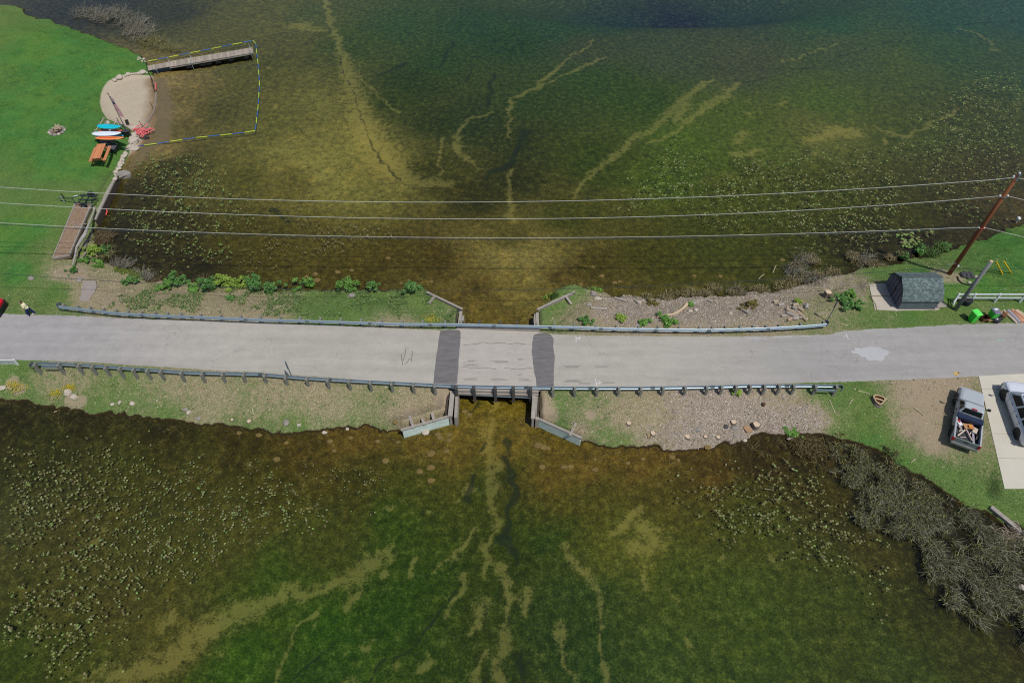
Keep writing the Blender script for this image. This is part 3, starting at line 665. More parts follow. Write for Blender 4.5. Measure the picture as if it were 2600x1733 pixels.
# ================================================================== MATERIALS for things
STEEL = simple("galvanised_steel", col(168, 186, 198), 0.42, 0.12, 3.0, metal=0.55, spec=0.5)
STEELD = simple("weathered_steel", col(120, 134, 140), 0.5, 0.15, 3.0, metal=0.5, spec=0.5)
POSTW = simple("grey_treated_post", col(134, 134, 124), 0.9, 0.3, 8.0, grain=(9.0, 9.0, 1.0))
POSTD = simple("dark_treated_post", col(84, 82, 78), 0.9, 0.3, 8.0, grain=(9.0, 9.0, 1.0))
TIMB = simple("weathered_timber", col(160, 152, 142), 0.9, 0.2, 2.0, grain=(1.2, 14.0, 14.0))
TIMBN = simple("weathered_upright_timber", col(166, 158, 148), 0.9, 0.2, 2.0, grain=(14.0, 1.2, 14.0))
TIMBG = simple("green_tinted_timber", col(214, 230, 220), 0.85, 0.2, 2.2, grain=(2.0, 2.0, 16.0))
DARK = simple("dark_wood", col(70, 62, 54), 0.9, 0.2, 4.0)  # one even dark brown for girders, planks, posts and stems
BLACK = simple("black_metal", (0.012, 0.013, 0.015), 0.5, 0.1, 4.0)
RUBBER = simple("black_rubber", (0.018, 0.018, 0.018), 0.85, 0.15, 8.0)
WHITEP = simple("white_vinyl", col(232, 236, 238), 0.5, 0.04, 2.0)
ROCKM = simple("pale_fieldstone", col(192, 180, 166), 0.85, 0.22, 3.5, island=0.12)
ROCKG = simple("grey_fieldstone", col(150, 144, 136), 0.9, 0.25, 3.5, island=0.12)
ROCKW = simple("submerged_stone", col(134, 112, 66), 0.95, 0.3, 3.0)
CUTW = simple("fresh_cut_wood", col(206, 178, 142), 0.85, 0.15, 9.0)
BARK = simple("grey_bark", col(128, 118, 106), 0.95, 0.3, 9.0)
RED = simple("red_paint", col(214, 30, 40), 0.35, 0.05, 2.0, spec=0.5)

# ================================================================== BRIDGE
DZ = ROAD_Z
def A(px, py, z): p = at(px, py, z); return Vector((p[0], p[1], z))
bx0, bx1 = A(1163, 835, DZ).x, A(1369, 842, DZ).x
nwc, nec = A(1163, 834, DZ), A(1369, 842, DZ)
swc, sec = A(1157, 984, DZ), A(1367, 988, DZ)
br = thing("bridge", "small timber road bridge over the narrow channel between the two lakes", "bridge", (-1.4, 32.5, 0.0))
m = MB(); q = [(nwc.x, nwc.y), (swc.x, swc.y), (sec.x, sec.y), (nec.x, nec.y)]
m.prism(q, DZ - 0.30, DZ + 0.006)
b = NB("bridge_deck_surface")
f2 = b.noise(40.0, 3, .8); f1 = b.noise(1.3, 5, .6); f3 = b.noise(1.0, 4, .6, b.scale((.5, 3.0, 1)))
kk = b.math('MULTIPLY', b.math('MULTIPLY_ADD', f1, .25, .88), b.math('MULTIPLY', b.math('MULTIPLY_ADD', f2, .6, .7), b.math('MULTIPLY_ADD', f3, .3, .85)))
s_ = b.n('ShaderNodeVectorMath', operation='SCALE'); s_.inputs[0].default_value = col(182, 175, 166); b.l(kk, s_.inputs[3])
st1 = b.sstep(b.noise(2.2, 4, .6, b.scale((.6, 2.4, 1))), .60, .72)
b.bsdf(b.mix(b.math('MULTIPLY', st1, .35), s_.outputs[0], col(120, 113, 106)), .88, 0, b.bump(f2, .4, .01), .25)
m.build("deck", b.m, br)
def crack_mesh(L, wd, z, name="crack"):
    m = MB()
    P_ = sample_line([A(x, y, z) for x, y in L], 0.12)
    P_ = [p + Vector((0, (float(vnoise(np.array([p.x]), np.array([p.y * 0]), 2.2, 77 + int(L[0][1]), 3)[0]) - .5) * .28, 0)) for p in P_]
    for i, (a, c2) in enumerate(zip(P_[:-1], P_[1:])):
        dd = (c2 - a).normalized(); nn = Vector((-dd.y, dd.x, 0)) * wd / 2
        m.quad(a - nn, c2 - nn, c2 + nn, a + nn)
    return m
crack_mesh([(1174, 875), (1205, 873), (1220, 870), (1280, 871), (1336, 872)], .035, DZ + .0085).build("crack", TAR, br)
crack_mesh([(1165, 931), (1210, 933), (1260, 935)], .03, DZ + .0085).build("crack", TAR, br)
crack_mesh([(1280, 935), (1310, 935), (1355, 936)], .03, DZ + .0085).build("crack", TAR, br)
for x0, x1, y0 in [(1176, 1218, 916), (1247, 1292, 918), (1312, 1330, 912), (1172, 1216, 926), (1172, 1220, 962), (1243, 1292, 963), (1316, 1352, 964), (1312, 1330, 950)]:
    a = A(x0, y0, DZ + .008); c2 = A(x1, y0, DZ + .008); m = MB()
    for k in range(3):
        yy = (k - 1) * .075; s1 = random.uniform(0, .5); e1 = random.uniform(0, .5)
        m.quad((a.x + s1, a.y + yy - .03, a.z), (c2.x - e1, c2.y + yy - .03, a.z), (c2.x - e1, c2.y + yy + .03, a.z), (a.x + s1, a.y + yy + .03, a.z))
    m.build("scuff_mark", SCUFF, br)
# north and south edge curbs
m = MB(); m.beam(nwc + Vector((-.1, .12, .09)), nec + Vector((.05, .12, .09)), .24, .2); m.build("curb_timber", TIMB, br)
m = MB(); m.beam(swc + Vector((0, -.20, .05)), sec + Vector((0, -.20, .05)), .34, .22); m.beam(swc + Vector((0, -.36, -.16)), sec + Vector((0, -.36, -.16)), .26, .16); m.build("curb_timber", TIMB, br)
m = MB()
for i in range(6):
    y = nwc.y - .3 - i * (nwc.y - swc.y - .6) / 5
    m.beam((bx0, y, DZ - .48), (bx1, y, DZ - .48), .25, .34)
m.build("girders", DARK, br)
pa, pb = A(1154, 1001, .95), A(1352, 1010, .95)
m = MB(); m.tube([pa, pb], .045, 8); m.build("utility_pipe", STEELD, br)
m = MB(); m.tube([pa + Vector((0, .5, -.3)), pb + Vector((0, .5, -.3))], .05, 8); m.build("utility_pipe", BLACK, br)
# abutment walls
def wall_boards(p0, p1, z0, z1, th, mat, name, parent, n=4, jz=0.03):
    m = MB(); p0 = Vector(p0); p1 = Vector(p1); h = (z1 - z0) / n
    for k in range(n):
        zc = z0 + (k + .5) * h
        m.beam((p0.x, p0.y, zc), (p1.x, p1.y, zc), th + random.uniform(-.02, .02), h - .015)
    return m.build(name, mat, parent)
aW0, aW1 = A(1166, 805, 1.1), A(1152, 1058, 1.1)
aE0, aE1 = A(1363, 795, 1.1), A(1364, 1064, 1.1)
wall_boards((nwc.x + .15, aW0.y, 0), (swc.x + .12, aW1.y, 0), -1.2, 1.05, .25, TIMB, "abutment", br, 7)
wall_boards((nec.x - .25, aE0.y, 0), (sec.x - .15, aE1.y, 0), -1.2, 1.05, .25, TIMB, "abutment", br, 7)

# wing walls (south ones show their greenish faces)
def wing_wall(name, label, a, c2, top, low, cap, facemat, braces=()):
    """timber retaining wall from a to c2 (photo pixels on its top edge)"""
    p = A(a[0], a[1], top); r_ = A(c2[0], c2[1], top)
    t = thing(name, label, "retaining wall", (p.x, p.y, 0))
    wall_boards(p, r_, low, top - .08, .14, facemat, "face_boards", t, 4)
    d_ = (r_ - p).normalized()
    m = MB(); m.beam((p.x - d_.x * .08, p.y - d_.y * .08, top - .03), (r_.x + d_.x * .1, r_.y + d_.y * .1, top - .03), .19, .10); m.build("cap_timber", cap, t)
    for (x1, y1, x2, y2) in braces:
        m = MB(); m.beam(G(x1, y1) + Vector((0, 0, .10)), A(x2, y2, top - .02), .2, .14); m.build("tie_back_beam", TIMB, t)
    return t
wing_wall("wing_wall", "green tinted timber wing wall angling southwest from the bridge beside a white stone", (1138, 1056), (1021, 1090), 1.0, -.35, TIMB, TIMBG, [(1040, 1058, 1050, 1086), (1097, 1050, 1103, 1070), (1072, 1064, 1078, 1078)])
wing_wall("wing_wall", "green tinted timber wing wall angling southeast from the bridge below bare sand", (1362, 1060), (1475, 1110), 1.0, -.35, TIMB, TIMBG, [(1462, 1076, 1447, 1106)])
wing_wall("wing_wall", "grey timber wing wall with a loose forked end northwest of the bridge", (1172, 783), (1086, 742), 1.22, -.3, TIMB, TIMB, [(1090, 772, 1104, 752)])
wing_wall("wing_wall", "grey timber wing wall with mossy grass behind it northeast of the bridge", (1366, 784), (1457, 741), 1.22, -.3, TIMB, TIMB, [(1450, 774, 1436, 752)])
def sidewall(label, a, c2, top, w_=.3):
    p = A(a[0], a[1], top); r_ = A(c2[0], c2[1], top)
    t = thing("channel_wall", label, "retaining wall", (p.x, p.y, 0))
    wall_boards(p, r_, -1.0, top - .1, .16, TIMBN, "face_boards", t, 6)
    m = MB(); m.beam((p.x, p.y, top - .04), (r_.x, r_.y, top - .04), w_, .12); m.build("cap_timber", TIMBN, t)
    m = MB(); m.beam((p.x - .34 * (1 if p.x < -1 else -1), p.y - .3, top - .1), (r_.x - .34 * (1 if p.x < -1 else -1), r_.y + .2, top - .14), .14, .14); m.build("backing_plank", DARK, t)
sidewall("pale plank wall on the west bank of the channel south of the bridge", (1149, 992), (1143, 1056), 1.12, .34)
sidewall("pale plank wall on the east bank of the channel south of the bridge", (1357, 998), (1353, 1062), 1.12, .28)
sidewall("short plank wall on the west bank of the channel north of the bridge", (1166, 824), (1170, 790), 1.12, .24)
sidewall("short plank wall on the east bank of the channel north of the bridge", (1366, 832), (1364, 793), 1.12, .24)
for lab, (x_, y_) in (("short grey timber pile beside the channel wall northwest of the bridge", (1174, 806)), ("short grey timber pile beside the channel wall northeast of the bridge", (1358, 812))):
    p = A(x_, y_, .95); t = thing("timber_pile", lab, "pile", (p.x, p.y, 0))
    m = MB(); m.box((p.x, p.y, .2), (.26, .5, 1.4)); m.build("shaft", TIMBN, t); m = MB(); m.box((p.x, p.y - .45, .1), (.24, .24, 1.3)); m.build("stub", DARK, t)

# ================================================================== GUARDRAILS
WPROF = [(.00, .15), (.05, .13), (.075, .075), (.03, .03), (.03, -.03), (.075, -.075), (.05, -.13), (.00, -.15)]
def guardrail(name, label, px, side, posts, zc=None, postmat=POSTW, bridge_posts=(), double=()):
    """px: rail line in the photo (rail centre); side +1 rail faces north (posts behind to the south)"""
    zr = ROAD_Z + .60
    L = [A(x, y, zr) for x, y in px]
    LX = [p.x for p in L]; LY = [p.y for p in L]
    t = thing(name, label, "guardrail", (L[0].x, L[0].y, ROAD_Z - .05))
    pts = sample_line(L, 1.0)
    m = MB(); rings = []
    for i, p in enumerate(pts):
        d_ = (pts[min(i + 1, len(pts) - 1)] - pts[max(0, i - 1)]).normalized(); n_ = Vector((-d_.y, d_.x, 0)) * side
        rings.append([p + n_ * o + Vector((0, 0, h_)) for o, h_ in WPROF] + [p + n_ * (o - .006) + Vector((0, 0, h_)) for o, h_ in WPROF[::-1]])
    if side < 0: rings = [r[::-1] for r in rings]
    m.rings(rings)
    m.build("rail", STEEL, t)
    for p in pts[3::4]:               # lap splices
        m = MB(); m.box((p.x, p.y + side * .035, zr), (.30, .07, .27)); m.build("splice", STEELD, t)
    for x in posts:
        # position along the rail from the photo x
        P_ = [p for p in px]; y = np.interp(x, [a for a, _ in P_], [c_ for _, c_ in P_])
        p = A(x, float(y), zr); bs = x in bridge_posts
        m = MB(); yb = p.y - side * (.16 if not bs else .18)
        m.box((p.x, p.y - side * .07, zr), (.15, .16, .34)) 
        zt = zr + .17; g0 = -.2 if not bs else -.55
        m.box((p.x, yb - side * .07, (zt + ROAD_Z + g0 - .4) / 2), (.17 if not bs else .2, .19, zt - ROAD_Z - g0 + .4))
        m.build("post", postmat if not bs else POSTD, t)
    for i_, (xe, sgn) in enumerate(((px[0][0], -1), (px[-1][0], 1))):
        e = L[0] if sgn < 0 else L[-1]; ring = []
        m = MB(); pr = []
        for k in range(9):
            a = math.pi * k / 8
            c_ = e + Vector((sgn * .22 * math.sin(a), -side * .22 * (1 - math.cos(a)) + side * .05, 0))
            nn = Vector((sgn * math.sin(a), side * math.cos(a), 0)).normalized()
            pr.append([c_ + nn * .02 + Vector((0, 0, .16)), c_ + nn * .02 + Vector((0, 0, -.16)), c_ - nn * .01 + Vector((0, 0, -.16)), c_ - nn * .01 + Vector((0, 0, .16))])
        m.rings(pr); m.build("end_terminal", STEELD, t)
    for (x0, y0, x1, y1) in double:
        m = MB(); a = A(x0, y0, zr - .05); c_ = A(x1, y1, zr - .05); m.beam(a, c_, .06, .22)
        m.build("back_rail", STEEL, t)
    return t
N_RAIL = [(150,779),(210,786),(300,796),(393,801),(520,806),(660,812),(780,815),(900,819),(1020,823),(1165,824),(1255,826),(1365,829),(1460,831),(1560,835),(1700,837),(1800,838),(1950,834),(2040,829),(2098,824)]
S_RAIL = [(86,923),(160,924),(230,928),(320,935),(480,946),(660,950),(750,958),(880,966),(1035,974),(1150,980),(1250,982),(1380,984),(1500,985),(1620,985),(1810,982),(1900,979),(1966,979),(2068,979),(2119,980),(2130,980)]
N_POSTS = [160,196,228,261,293,324,358,393,424,458,508,559,610,660,710,761,813,865,917,968,1021,1073,1130,1168,1217,1270,1313,1362,1408,1459,1513,1566,1621,1672,1725,1776,1809,1843,1880,1913,1946,1979,2034,2092]
S_POSTS = [92,152,202,237,271,306,341,376,410,462,515,567,620,673,726,780,833,887,941,995,1050,1104,1159,1204,1258,1304,1348,1404,1460,1516,1571,1627,1683,1739,1794,1831,1868,1904,1940,1977,2014,2069,2122]
guardrail("guardrail", "galvanised guardrail running along the north shoulder of the road", N_RAIL, -1, N_POSTS, bridge_posts=(1217, 1270, 1313))
guardrail("guardrail", "galvanised guardrail running along the south shoulder of the road", S_RAIL, 1, S_POSTS, bridge_posts=(1159, 1204, 1258, 1304, 1348), double=((107, 932, 157, 932), (2072, 990, 2120, 992)))

# ================================================================== SIGNS
def edge_sign(name, label, foot, top, wid, hh, face, deg, back):
    g = G(*foot); 
    d_ = A(*top, 0); # find height where the top pixel sits above the foot
    best = min(((A(top[0], top[1], z).xy - g.xy).length, z) for z in np.arange(g.z + .5, g.z + 4, .02))[1]
    h_ = best - g.z
    t = thing(name, label, "road sign", g)
    m = MB(); m.beam(g + Vector((0, 0, -.3)), g + Vector((0, 0, h_)), .06, .05); m.build("post", STEELD, t)
    a = R(deg); u = Vector((math.cos(a), math.sin(a), 0)); n_ = Vector((-math.sin(a), math.cos(a), 0))
    m = MB(); m.beam(g + Vector((0, 0, h_ - hh)) + n_ * .05, g + Vector((0, 0, h_)) + n_ * .05, wid, .012, up=n_) 
    o = m.build("sign_plate", face, t)
    m = MB(); m.beam(g + Vector((0, 0, h_ - hh)) + n_ * .035, g + Vector((0, 0, h_)) + n_ * .035, wid * .96, .006, up=n_); m.build("sign_back", back, t)
    return t
GREY_AL = simple("sign_aluminium", col(160, 174, 182), 0.5, .08, 2.0, metal=.1)
edge_sign("road_sign", "thin grey road sign seen edge-on above the south guardrail", (746, 968), (727, 917), .42, .75, GREY_AL, 110, GREY_AL)
edge_sign("object_marker", "narrow dark marker sign at the east end of the north guardrail", (2100, 815), (2126, 767), .22, .75, simple("marker_grey", col(96, 94, 100), .6, .1), 72, STEELD)
# ================================================================== UTILITY POLE AND WIRES
base = G(2410, 695)
PX_, PY_ = base.x, base.y
def pole_z(px, py): return min((abs((A(px, py, z).xy - Vector((PX_, PY_))).length), z) for z in np.arange(1.2, 14, .03))[1]
ztop = pole_z(2590, 445)
up_ = thing("utility_pole", "tall reddish brown wooden utility pole beside the shed", "utility pole", base)
POLEW = simple("creosoted_pole", col(136, 82, 52), .8, .2, 1.5, grain=(12.0, 12.0, .7))
m = MB(); m.tube([base + Vector((0, 0, -.5)), base + Vector((0, 0, ztop * .5)), Vector((PX_, PY_, ztop))], [.19, .165, .13], 12); m.build("shaft", POLEW, up_, smooth=True)
PORC = simple("white_porcelain", col(226, 226, 224), .35, .05, 3.0, spec=.6)
z1, z2, z3, z4 = pole_z(2583, 451), pole_z(2547, 497), pole_z(2491, 577), pole_z(2427, 671)
def insul(z, dx, dy=0.0, n=3):
    m = MB()
    for k in range(n): m.tube([(PX_ + dx, PY_ + dy, z + k * .07), (PX_ + dx, PY_ + dy, z + .035 + k * .07)], [.085, .05], 10)
    m.tube([(PX_ + dx, PY_ + dy, z - .05), (PX_ + dx, PY_ + dy, z + .07 * n)], .03, 8)
    m.build("insulator", PORC, up_)
insul(ztop + .02, 0); insul(z1, -.28); insul(z2, -.3, 0, 2); insul(z2, .3, 0, 2); insul(z3, -.2, 0, 1); insul(z3, .2, 0, 1); insul(z4, .1, -.22, 2)
m = MB(); m.tube([(PX_ - .3, PY_, z2), (PX_ - .12, PY_ - .2, z2 - .02), (PX_ + .12, PY_ - .2, z2 - .02), (PX_ + .3, PY_, z2)], .03, 6); m.build("bracket", STEELD, up_)
m = MB(); m.tube([(PX_ - .22, PY_ - .16, z3), (PX_ + .22, PY_ - .16, z3)], .035, 6); m.build("bracket", simple("red_bracket", col(170, 70, 60), .6), up_)
m = MB(); m.beam((PX_, PY_ - .12, ztop - .5), (PX_, PY_ - .12, ztop + .1), .14, .1); m.tube([(PX_ + .1, PY_, ztop - .4), (PX_ + .28, PY_, ztop - .1), (PX_ + .1, PY_, ztop + .15)], .03, 6); m.build("pole_top_bracket", STEELD, up_)
m = MB(); m.tube([(PX_ - .2, PY_ - .17, z4 + .3), (PX_ - .9, PY_ - .3, z4 + .25), (PX_ - 1.6, PY_ - .1, base.z + .02)], .025, 6); m.build("conduit_loop", simple("grey_conduit", col(120, 126, 130), .5), up_)
WIRE = simple("bare_aluminium_wire", col(206, 208, 200), .4, .05, 1.0, metal=.1, spec=.5)
WIRED = simple("dark_cable", col(56, 62, 64), .6, .1, 1.0)
PQ = (PX_, PY_); QQ = (0.0, 42.9)
def wire(label, px, r, mat, P_=PQ, Q_=QQ, start=None, extl=-75, extr=None, end=None):
    pts = [onplane(x, y, P_, Q_) for x, y in px]
    X = np.array([p.x for p in pts]); Z = np.array([p.z for p in pts])
    k = np.polyfit(X, Z, 3 if len(X) > 4 else 2)
    x0 = extl; x1 = pts[-1].x if end is None else Vector(end).x
    out = []
    for x in np.linspace(x0, x1, 60):
        y = P_[1] + (Q_[1] - P_[1]) * (x - P_[0]) / (Q_[0] - P_[0])
        xx = max(x, X.min()); z_ = np.polyval(k, xx) + (np.polyval(k, X.min()) - np.polyval(k, X.min() + 1)) * max(0, X.min() - x)
        out.append(Vector((x, y, z_)))
    if end is not None: out[-1] = Vector(end)
    if extr: out += [Vector(e) for e in extr]
    m = MB(); m.tube(out, r, 6)
    o = m.build("power_line", mat, origin=out[0]); tag(o, label, "power line", "overhead lines crossing the lake")
    return o
E1 = A(2640, 458, z1 - .2); E2 = A(2640, 508, z2); E3 = A(2640, 586, z3)
wire("highest overhead wire crossing the lake to the pole top", [(0,475),(293,492),(663,508),(1300,511),(1934,494),(2560,453)], .018, WIRE, end=(PX_ - .2, PY_, z1), extr=[(PX_ + 14, PY_ - 4, z1 - .4)])
wire("second overhead wire from the top, crossing the lake below the highest one", [(0,515),(400,537),(850,551),(1300,556),(1934,539),(2535,498)], .018, WIRE, end=(PX_ - .3, PY_, z2), extr=[(PX_ + .3, PY_, z2), (PX_ + 14, PY_ - 5.5, z2 - .4)])
wire("pale third wire of the lake crossing, upper of the close pair", [(0,565),(250,580),(650,594),(1300,603),(1934,596),(2480,576)], .017, WIRE, end=(PX_ - .2, PY_, z3), extr=[(PX_ + .2, PY_, z3), (PX_ + 14, PY_ - 5.5, z3 - .2)])
wire("dark cable just below the third wire, lower of the close pair", [(0,569),(250,584),(650,599),(1300,608),(1934,600),(2480,579)], .022, WIRED, end=(PX_ - .2, PY_ - .16, z3 - .1))
wire("low thin dark cable strung above the north bank of the road", [(0,694),(180,707),(780,735),(1300,735),(1700,724),(2300,685)], .02, WIRED, P_=(40.0, 39.9), Q_=(0.0, 39.9), extr=[(PX_, 39.9, 4.5), (PX_ + 16, 39.9, 4.4)])
for (lab, zt, fx, fy) in (("thin steel guy wire from the middle of the utility pole to its anchor", z2, 2581, 562), ("thin steel guy wire from the top of the utility pole leading off to the east", z1, 2640, 600)):
    f_ = G(fx, fy); m = MB(); m.tube([(PX_, PY_, zt), f_ + Vector((0, 0, .3))], .014, 5)
    o = m.build("guy_wire", STEELD, origin=f_); tag(o, lab, "guy wire")
g = G(2581, 563); m = MB(); m.tube([g + Vector((0, 0, -.2)), g + Vector((-.05, 0, .45))], .07, 8); m.rock(g + Vector((0, 0, .4)), (.2, .2, .16), 3)
tag(m.build("guy_anchor", PORC, origin=g), "white capped guy anchor on the far shore by the lily pads", "anchor")
YEL = simple("yellow_plastic", col(226, 190, 40), .5, .05)
for lab, a, c2 in (("slanting yellow guy guard nearer the grey pole", (2530, 664), (2545, 696)), ("slanting yellow guy guard farther from the grey pole", (2549, 663), (2568, 694))):
    f_ = G(*c2); v = A(a[0], a[1], f_.z + 1.6)
    t = thing("guy_guard", lab, "guy guard", f_)
    m = MB(); m.tube([f_, f_.lerp(v, 1)], .06, 8); m.build("yellow_sleeve", YEL, t)
    m = MB(); m.tube([f_ + Vector((0, 0, -.2)), f_ + Vector((0, 0, .2))], .025, 6); m.build("anchor_rod", STEELD, t)
# grey cut-off pole
g = G(2425, 786); zt = min(((A(2512, 661, z).xy - g.xy).length, z) for z in np.arange(1.5, 10, .03))[1]
t = thing("cut_off_pole", "grey weathered pole with a sawn top between shed and white fence", "pole", g)
m = MB(); m.tube([g + Vector((0, 0, -.4)), (g.x, g.y, zt)], [.17, .14], 12); m.build("shaft", simple("grey_old_pole", col(128, 130, 130), .9, .2, 2.0, grain=(12, 12, .8)), t, smooth=True)
m = MB(); m.tube([(g.x, g.y, zt), (g.x, g.y, zt + .03)], .138, 12); m.build("sawn_top", CUTW, t)
m = MB(); m.tube([g + Vector((-.05, -.2, .4)), g + Vector((-.05, -.21, 1.2))], .02, 5); m.build("cable_clip", STEELD, t)

# ================================================================== SHED
c_sw, c_se = G(2278, 786), G(2372, 785)
SW_, SE_ = Vector((c_sw.x, c_sw.y)), Vector((c_se.x, c_se.y))
W_S = SE_.x - SW_.x; D_S = 3.0; zb = 1.28
x0, y0 = SW_.x, min(SW_.y, SE_.y)
def solve_z(px, x):                 # height at which photo column px sits at world x (for the row given)
    return None
sh_ = thing("garden_shed", "small garden shed with a gambrel roof of mottled grey green shingles", "shed", (x0 + W_S / 2, y0 + D_S / 2, zb))
eave, knee, ridge = 1.05, 1.78, 2.30
prof = [(-.08, eave - .02), (.50, knee), (D_S / 2, ridge), (D_S - .50, knee), (D_S + .08, eave - .02)]
b = NB("shingle_roof")
br_ = b.n('ShaderNodeTexBrick'); mp = b.n('ShaderNodeMapping'); tc = b.n('ShaderNodeTexCoord')
b.l(tc.outputs['UV'], mp.inputs[0]); b.l(mp.outputs[0], br_.inputs['Vector'])
br_.inputs['Color1'].default_value = (*col(92, 108, 108), 1); br_.inputs['Color2'].default_value = (*col(140, 154, 150), 1); br_.inputs['Mortar'].default_value = (*col(70, 78, 80), 1)
br_.inputs['Scale'].default_value = 1.0; br_.inputs['Mortar Size'].default_value = .006; br_.inputs['Brick Width'].default_value = .16; br_.inputs['Row Height'].default_value = .13; br_.inputs['Bias'].default_value = -.3
sp = b.n('ShaderNodeVectorMath', operation='SCALE'); b.l(br_.outputs[0], sp.inputs[0]); b.l(b.math('MULTIPLY_ADD', b.noise(9.0, 4, .7), 1.4, .3), sp.inputs[3])
b.bsdf(sp.outputs[0], .95, 0, b.bump(b.noise(60, 2), .5, .01), .2); SHING = b.m
def roof_plane(i, name):
    (ya, za), (yb, zbb) = prof[i], prof[i + 1]
    m = MB(); a = Vector((x0 - .14, y0 + ya, zb + za)); c_ = Vector((x0 + W_S + .14, y0 + ya, zb + za)); d_ = Vector((x0 + W_S + .14, y0 + yb, zb + zbb)); e_ = Vector((x0 - .14, y0 + yb, zb + zbb))
    nn = (c_ - a).cross(e_ - a).normalized() * .05
    m.add([a, c_, d_, e_, a + nn, c_ + nn, d_ + nn, e_ + nn], [(3, 2, 1, 0), (4, 5, 6, 7), (0, 1, 5, 4), (1, 2, 6, 5), (2, 3, 7, 6), (3, 0, 4, 7)])
    o = m.build(name, SHING, sh_)
    uv = o.data.uv_layers.new(name="UVMap"); L1 = (e_ - a).length
    cs = {0: (0, 0), 1: (W_S + .28, 0), 2: (W_S + .28, L1), 3: (0, L1)}
    for lp_ in o.data.loops: uv.data[lp_.index].uv = cs[lp_.vertex_index % 4]
for i in range(4): roof_plane(i, "roof_slope")
m = MB(); m.beam((x0 - .14, y0 + D_S / 2, zb + ridge + .06), (x0 + W_S + .14, y0 + D_S / 2, zb + ridge + .06), .16, .03); m.build("ridge_cap", simple("dark_shingle_cap", col(84, 94, 96), .95), sh_)
SIDING = simple("blue_grey_siding", col(112, 122, 126), .85, .15, 3.0, grain=(16.0, 16.0, .8))
SIDD = simple("shed_gable_boards", col(104, 104, 116), .85, .15, 3.0)
def gable(x, name):
    m = MB(); P_ = [(0, 0), (D_S, 0), (D_S, eave), (D_S - .5, knee - .03), (D_S / 2, ridge - .03), (.5, knee - .03), (0, eave)]
    n = len(P_); vs = [(x - .03, y0 + a, zb + c_) for a, c_ in P_] + [(x + .03, y0 + a, zb + c_) for a, c_ in P_]
    m.add(vs, [tuple(range(n))[::-1], tuple(range(n, 2 * n))] + [(i, (i + 1) % n, (i + 1) % n + n, i + n) for i in range(n)])
    m.build(name, SIDD, sh_)
gable(x0 + .03, "gable_wall"); gable(x0 + W_S - .03, "gable_wall")
for yy in (y0 + .03, y0 + D_S - .03):
    m = MB(); m.box((x0 + W_S / 2, yy, zb + eave / 2), (W_S - .12, .06, eave)); 
    for k in range(int(W_S / .2)): m.box((x0 + .15 + k * .2, yy + (-.035 if yy < y0 + 1 else .035), zb + eave / 2), (.03, .02, eave - .04))
    m.build("side_wall", SIDING, sh_)
for k in range(2):
    yy = y0 + D_S / 2 + (k - .5) * .92
    m = MB(); m.box((x0 - .03, yy, zb + .92), (.04, .88, 1.76))
    d_ = m.build("door", simple("shed_door_boards", col(98, 98, 112), .8, .15), sh_)
    m = MB()
    for q_ in (-.42, 0, .42): m.box((x0 - .056, yy + q_, zb + .92), (.014, .03, 1.74))
    m.build("door_batten", DARK, d_)
    m = MB(); m.box((x0 - .07, yy + (.34 if k == 0 else -.34), zb + .95), (.03, .03, .18)); m.build("handle", BLACK, d_)
m = MB(); m.box((x0 - .05, y0 + D_S / 2, zb + 2.02), (.03, .5, .22)); m.build("gable_vent", BLACK, sh_)
g = G(2384, 776); m = MB(); m.box(g + Vector((.15, .1, .08)), (.9, .5, .06), .25, Matrix.Rotation(.06, 3, 'Y')); m.box(g + Vector((.1, -.2, .10)), (.85, .16, .05), .2)
tag(m.build("scrap_board", TIMB, origin=g), "short pile of grey boards at the shed's east corner", "boards")

# ================================================================== WHITE FENCES
def rail_fence(name, label, pxs, h, gapx):
    g0 = G(*pxs[0]); t = thing(name, label, "fence", g0)
    P_ = [G(*p) for p in pxs]
    for p in P_:
        m = MB(); m.box(p + Vector((0, 0, h / 2)), (.13, .13, h)); m.build("post", WHITEP, t)
    for zz in (h - .08, h * .5):
        m = MB(); a = P_[0] + Vector((-.1, 0, zz)); c_ = P_[-1] + Vector((.1, 0, zz)); m.beam(a, c_, .05, .14); m.build("rail", WHITEP, t)
    # short return
    m = MB(); m.beam(P_[0] + Vector((0, 0, h - .1)), P_[0] + Vector((-.45, -.5, .3)), .05, .13); m.beam(P_[0] + Vector((0, 0, h * .55)), P_[0] + Vector((-.3, -.5, .15)), .05, .12); m.build("end_brace", WHITEP, t)
rail_fence("rail_fence", "white two-rail vinyl fence behind the green bins", [(2421, 767), (2462, 767), (2524, 767), (2588, 767), (2650, 767), (2712, 767)], 1.05, 0)
g0 = G(52, 932); 
t = thing("picket_fence", "white picket fence section beside the road's south shoulder", "fence", g0)
hh = .95
xe = g0.x; ye = g0.y; xs0 = xe - 6.5
for zz in (hh - .03, .12):
    m = MB(); m.beam((xs0, ye, g0.z + zz), (xe, ye, g0.z + zz), .06, .09); m.build("rail", WHITEP, t)
for k in range(42):
    m = MB(); m.box((xe - .22 - k * .15, ye, g0.z + hh / 2), (.05, .03, hh - .08)); m.build("picket", WHITEP, t)
for xx in (xe, xe - 2.4, xe - 4.8):
    m = MB(); m.box((xx, ye, g0.z + hh / 2 + .02), (.12, .12, hh + .1)); m.build("post", WHITEP, t)

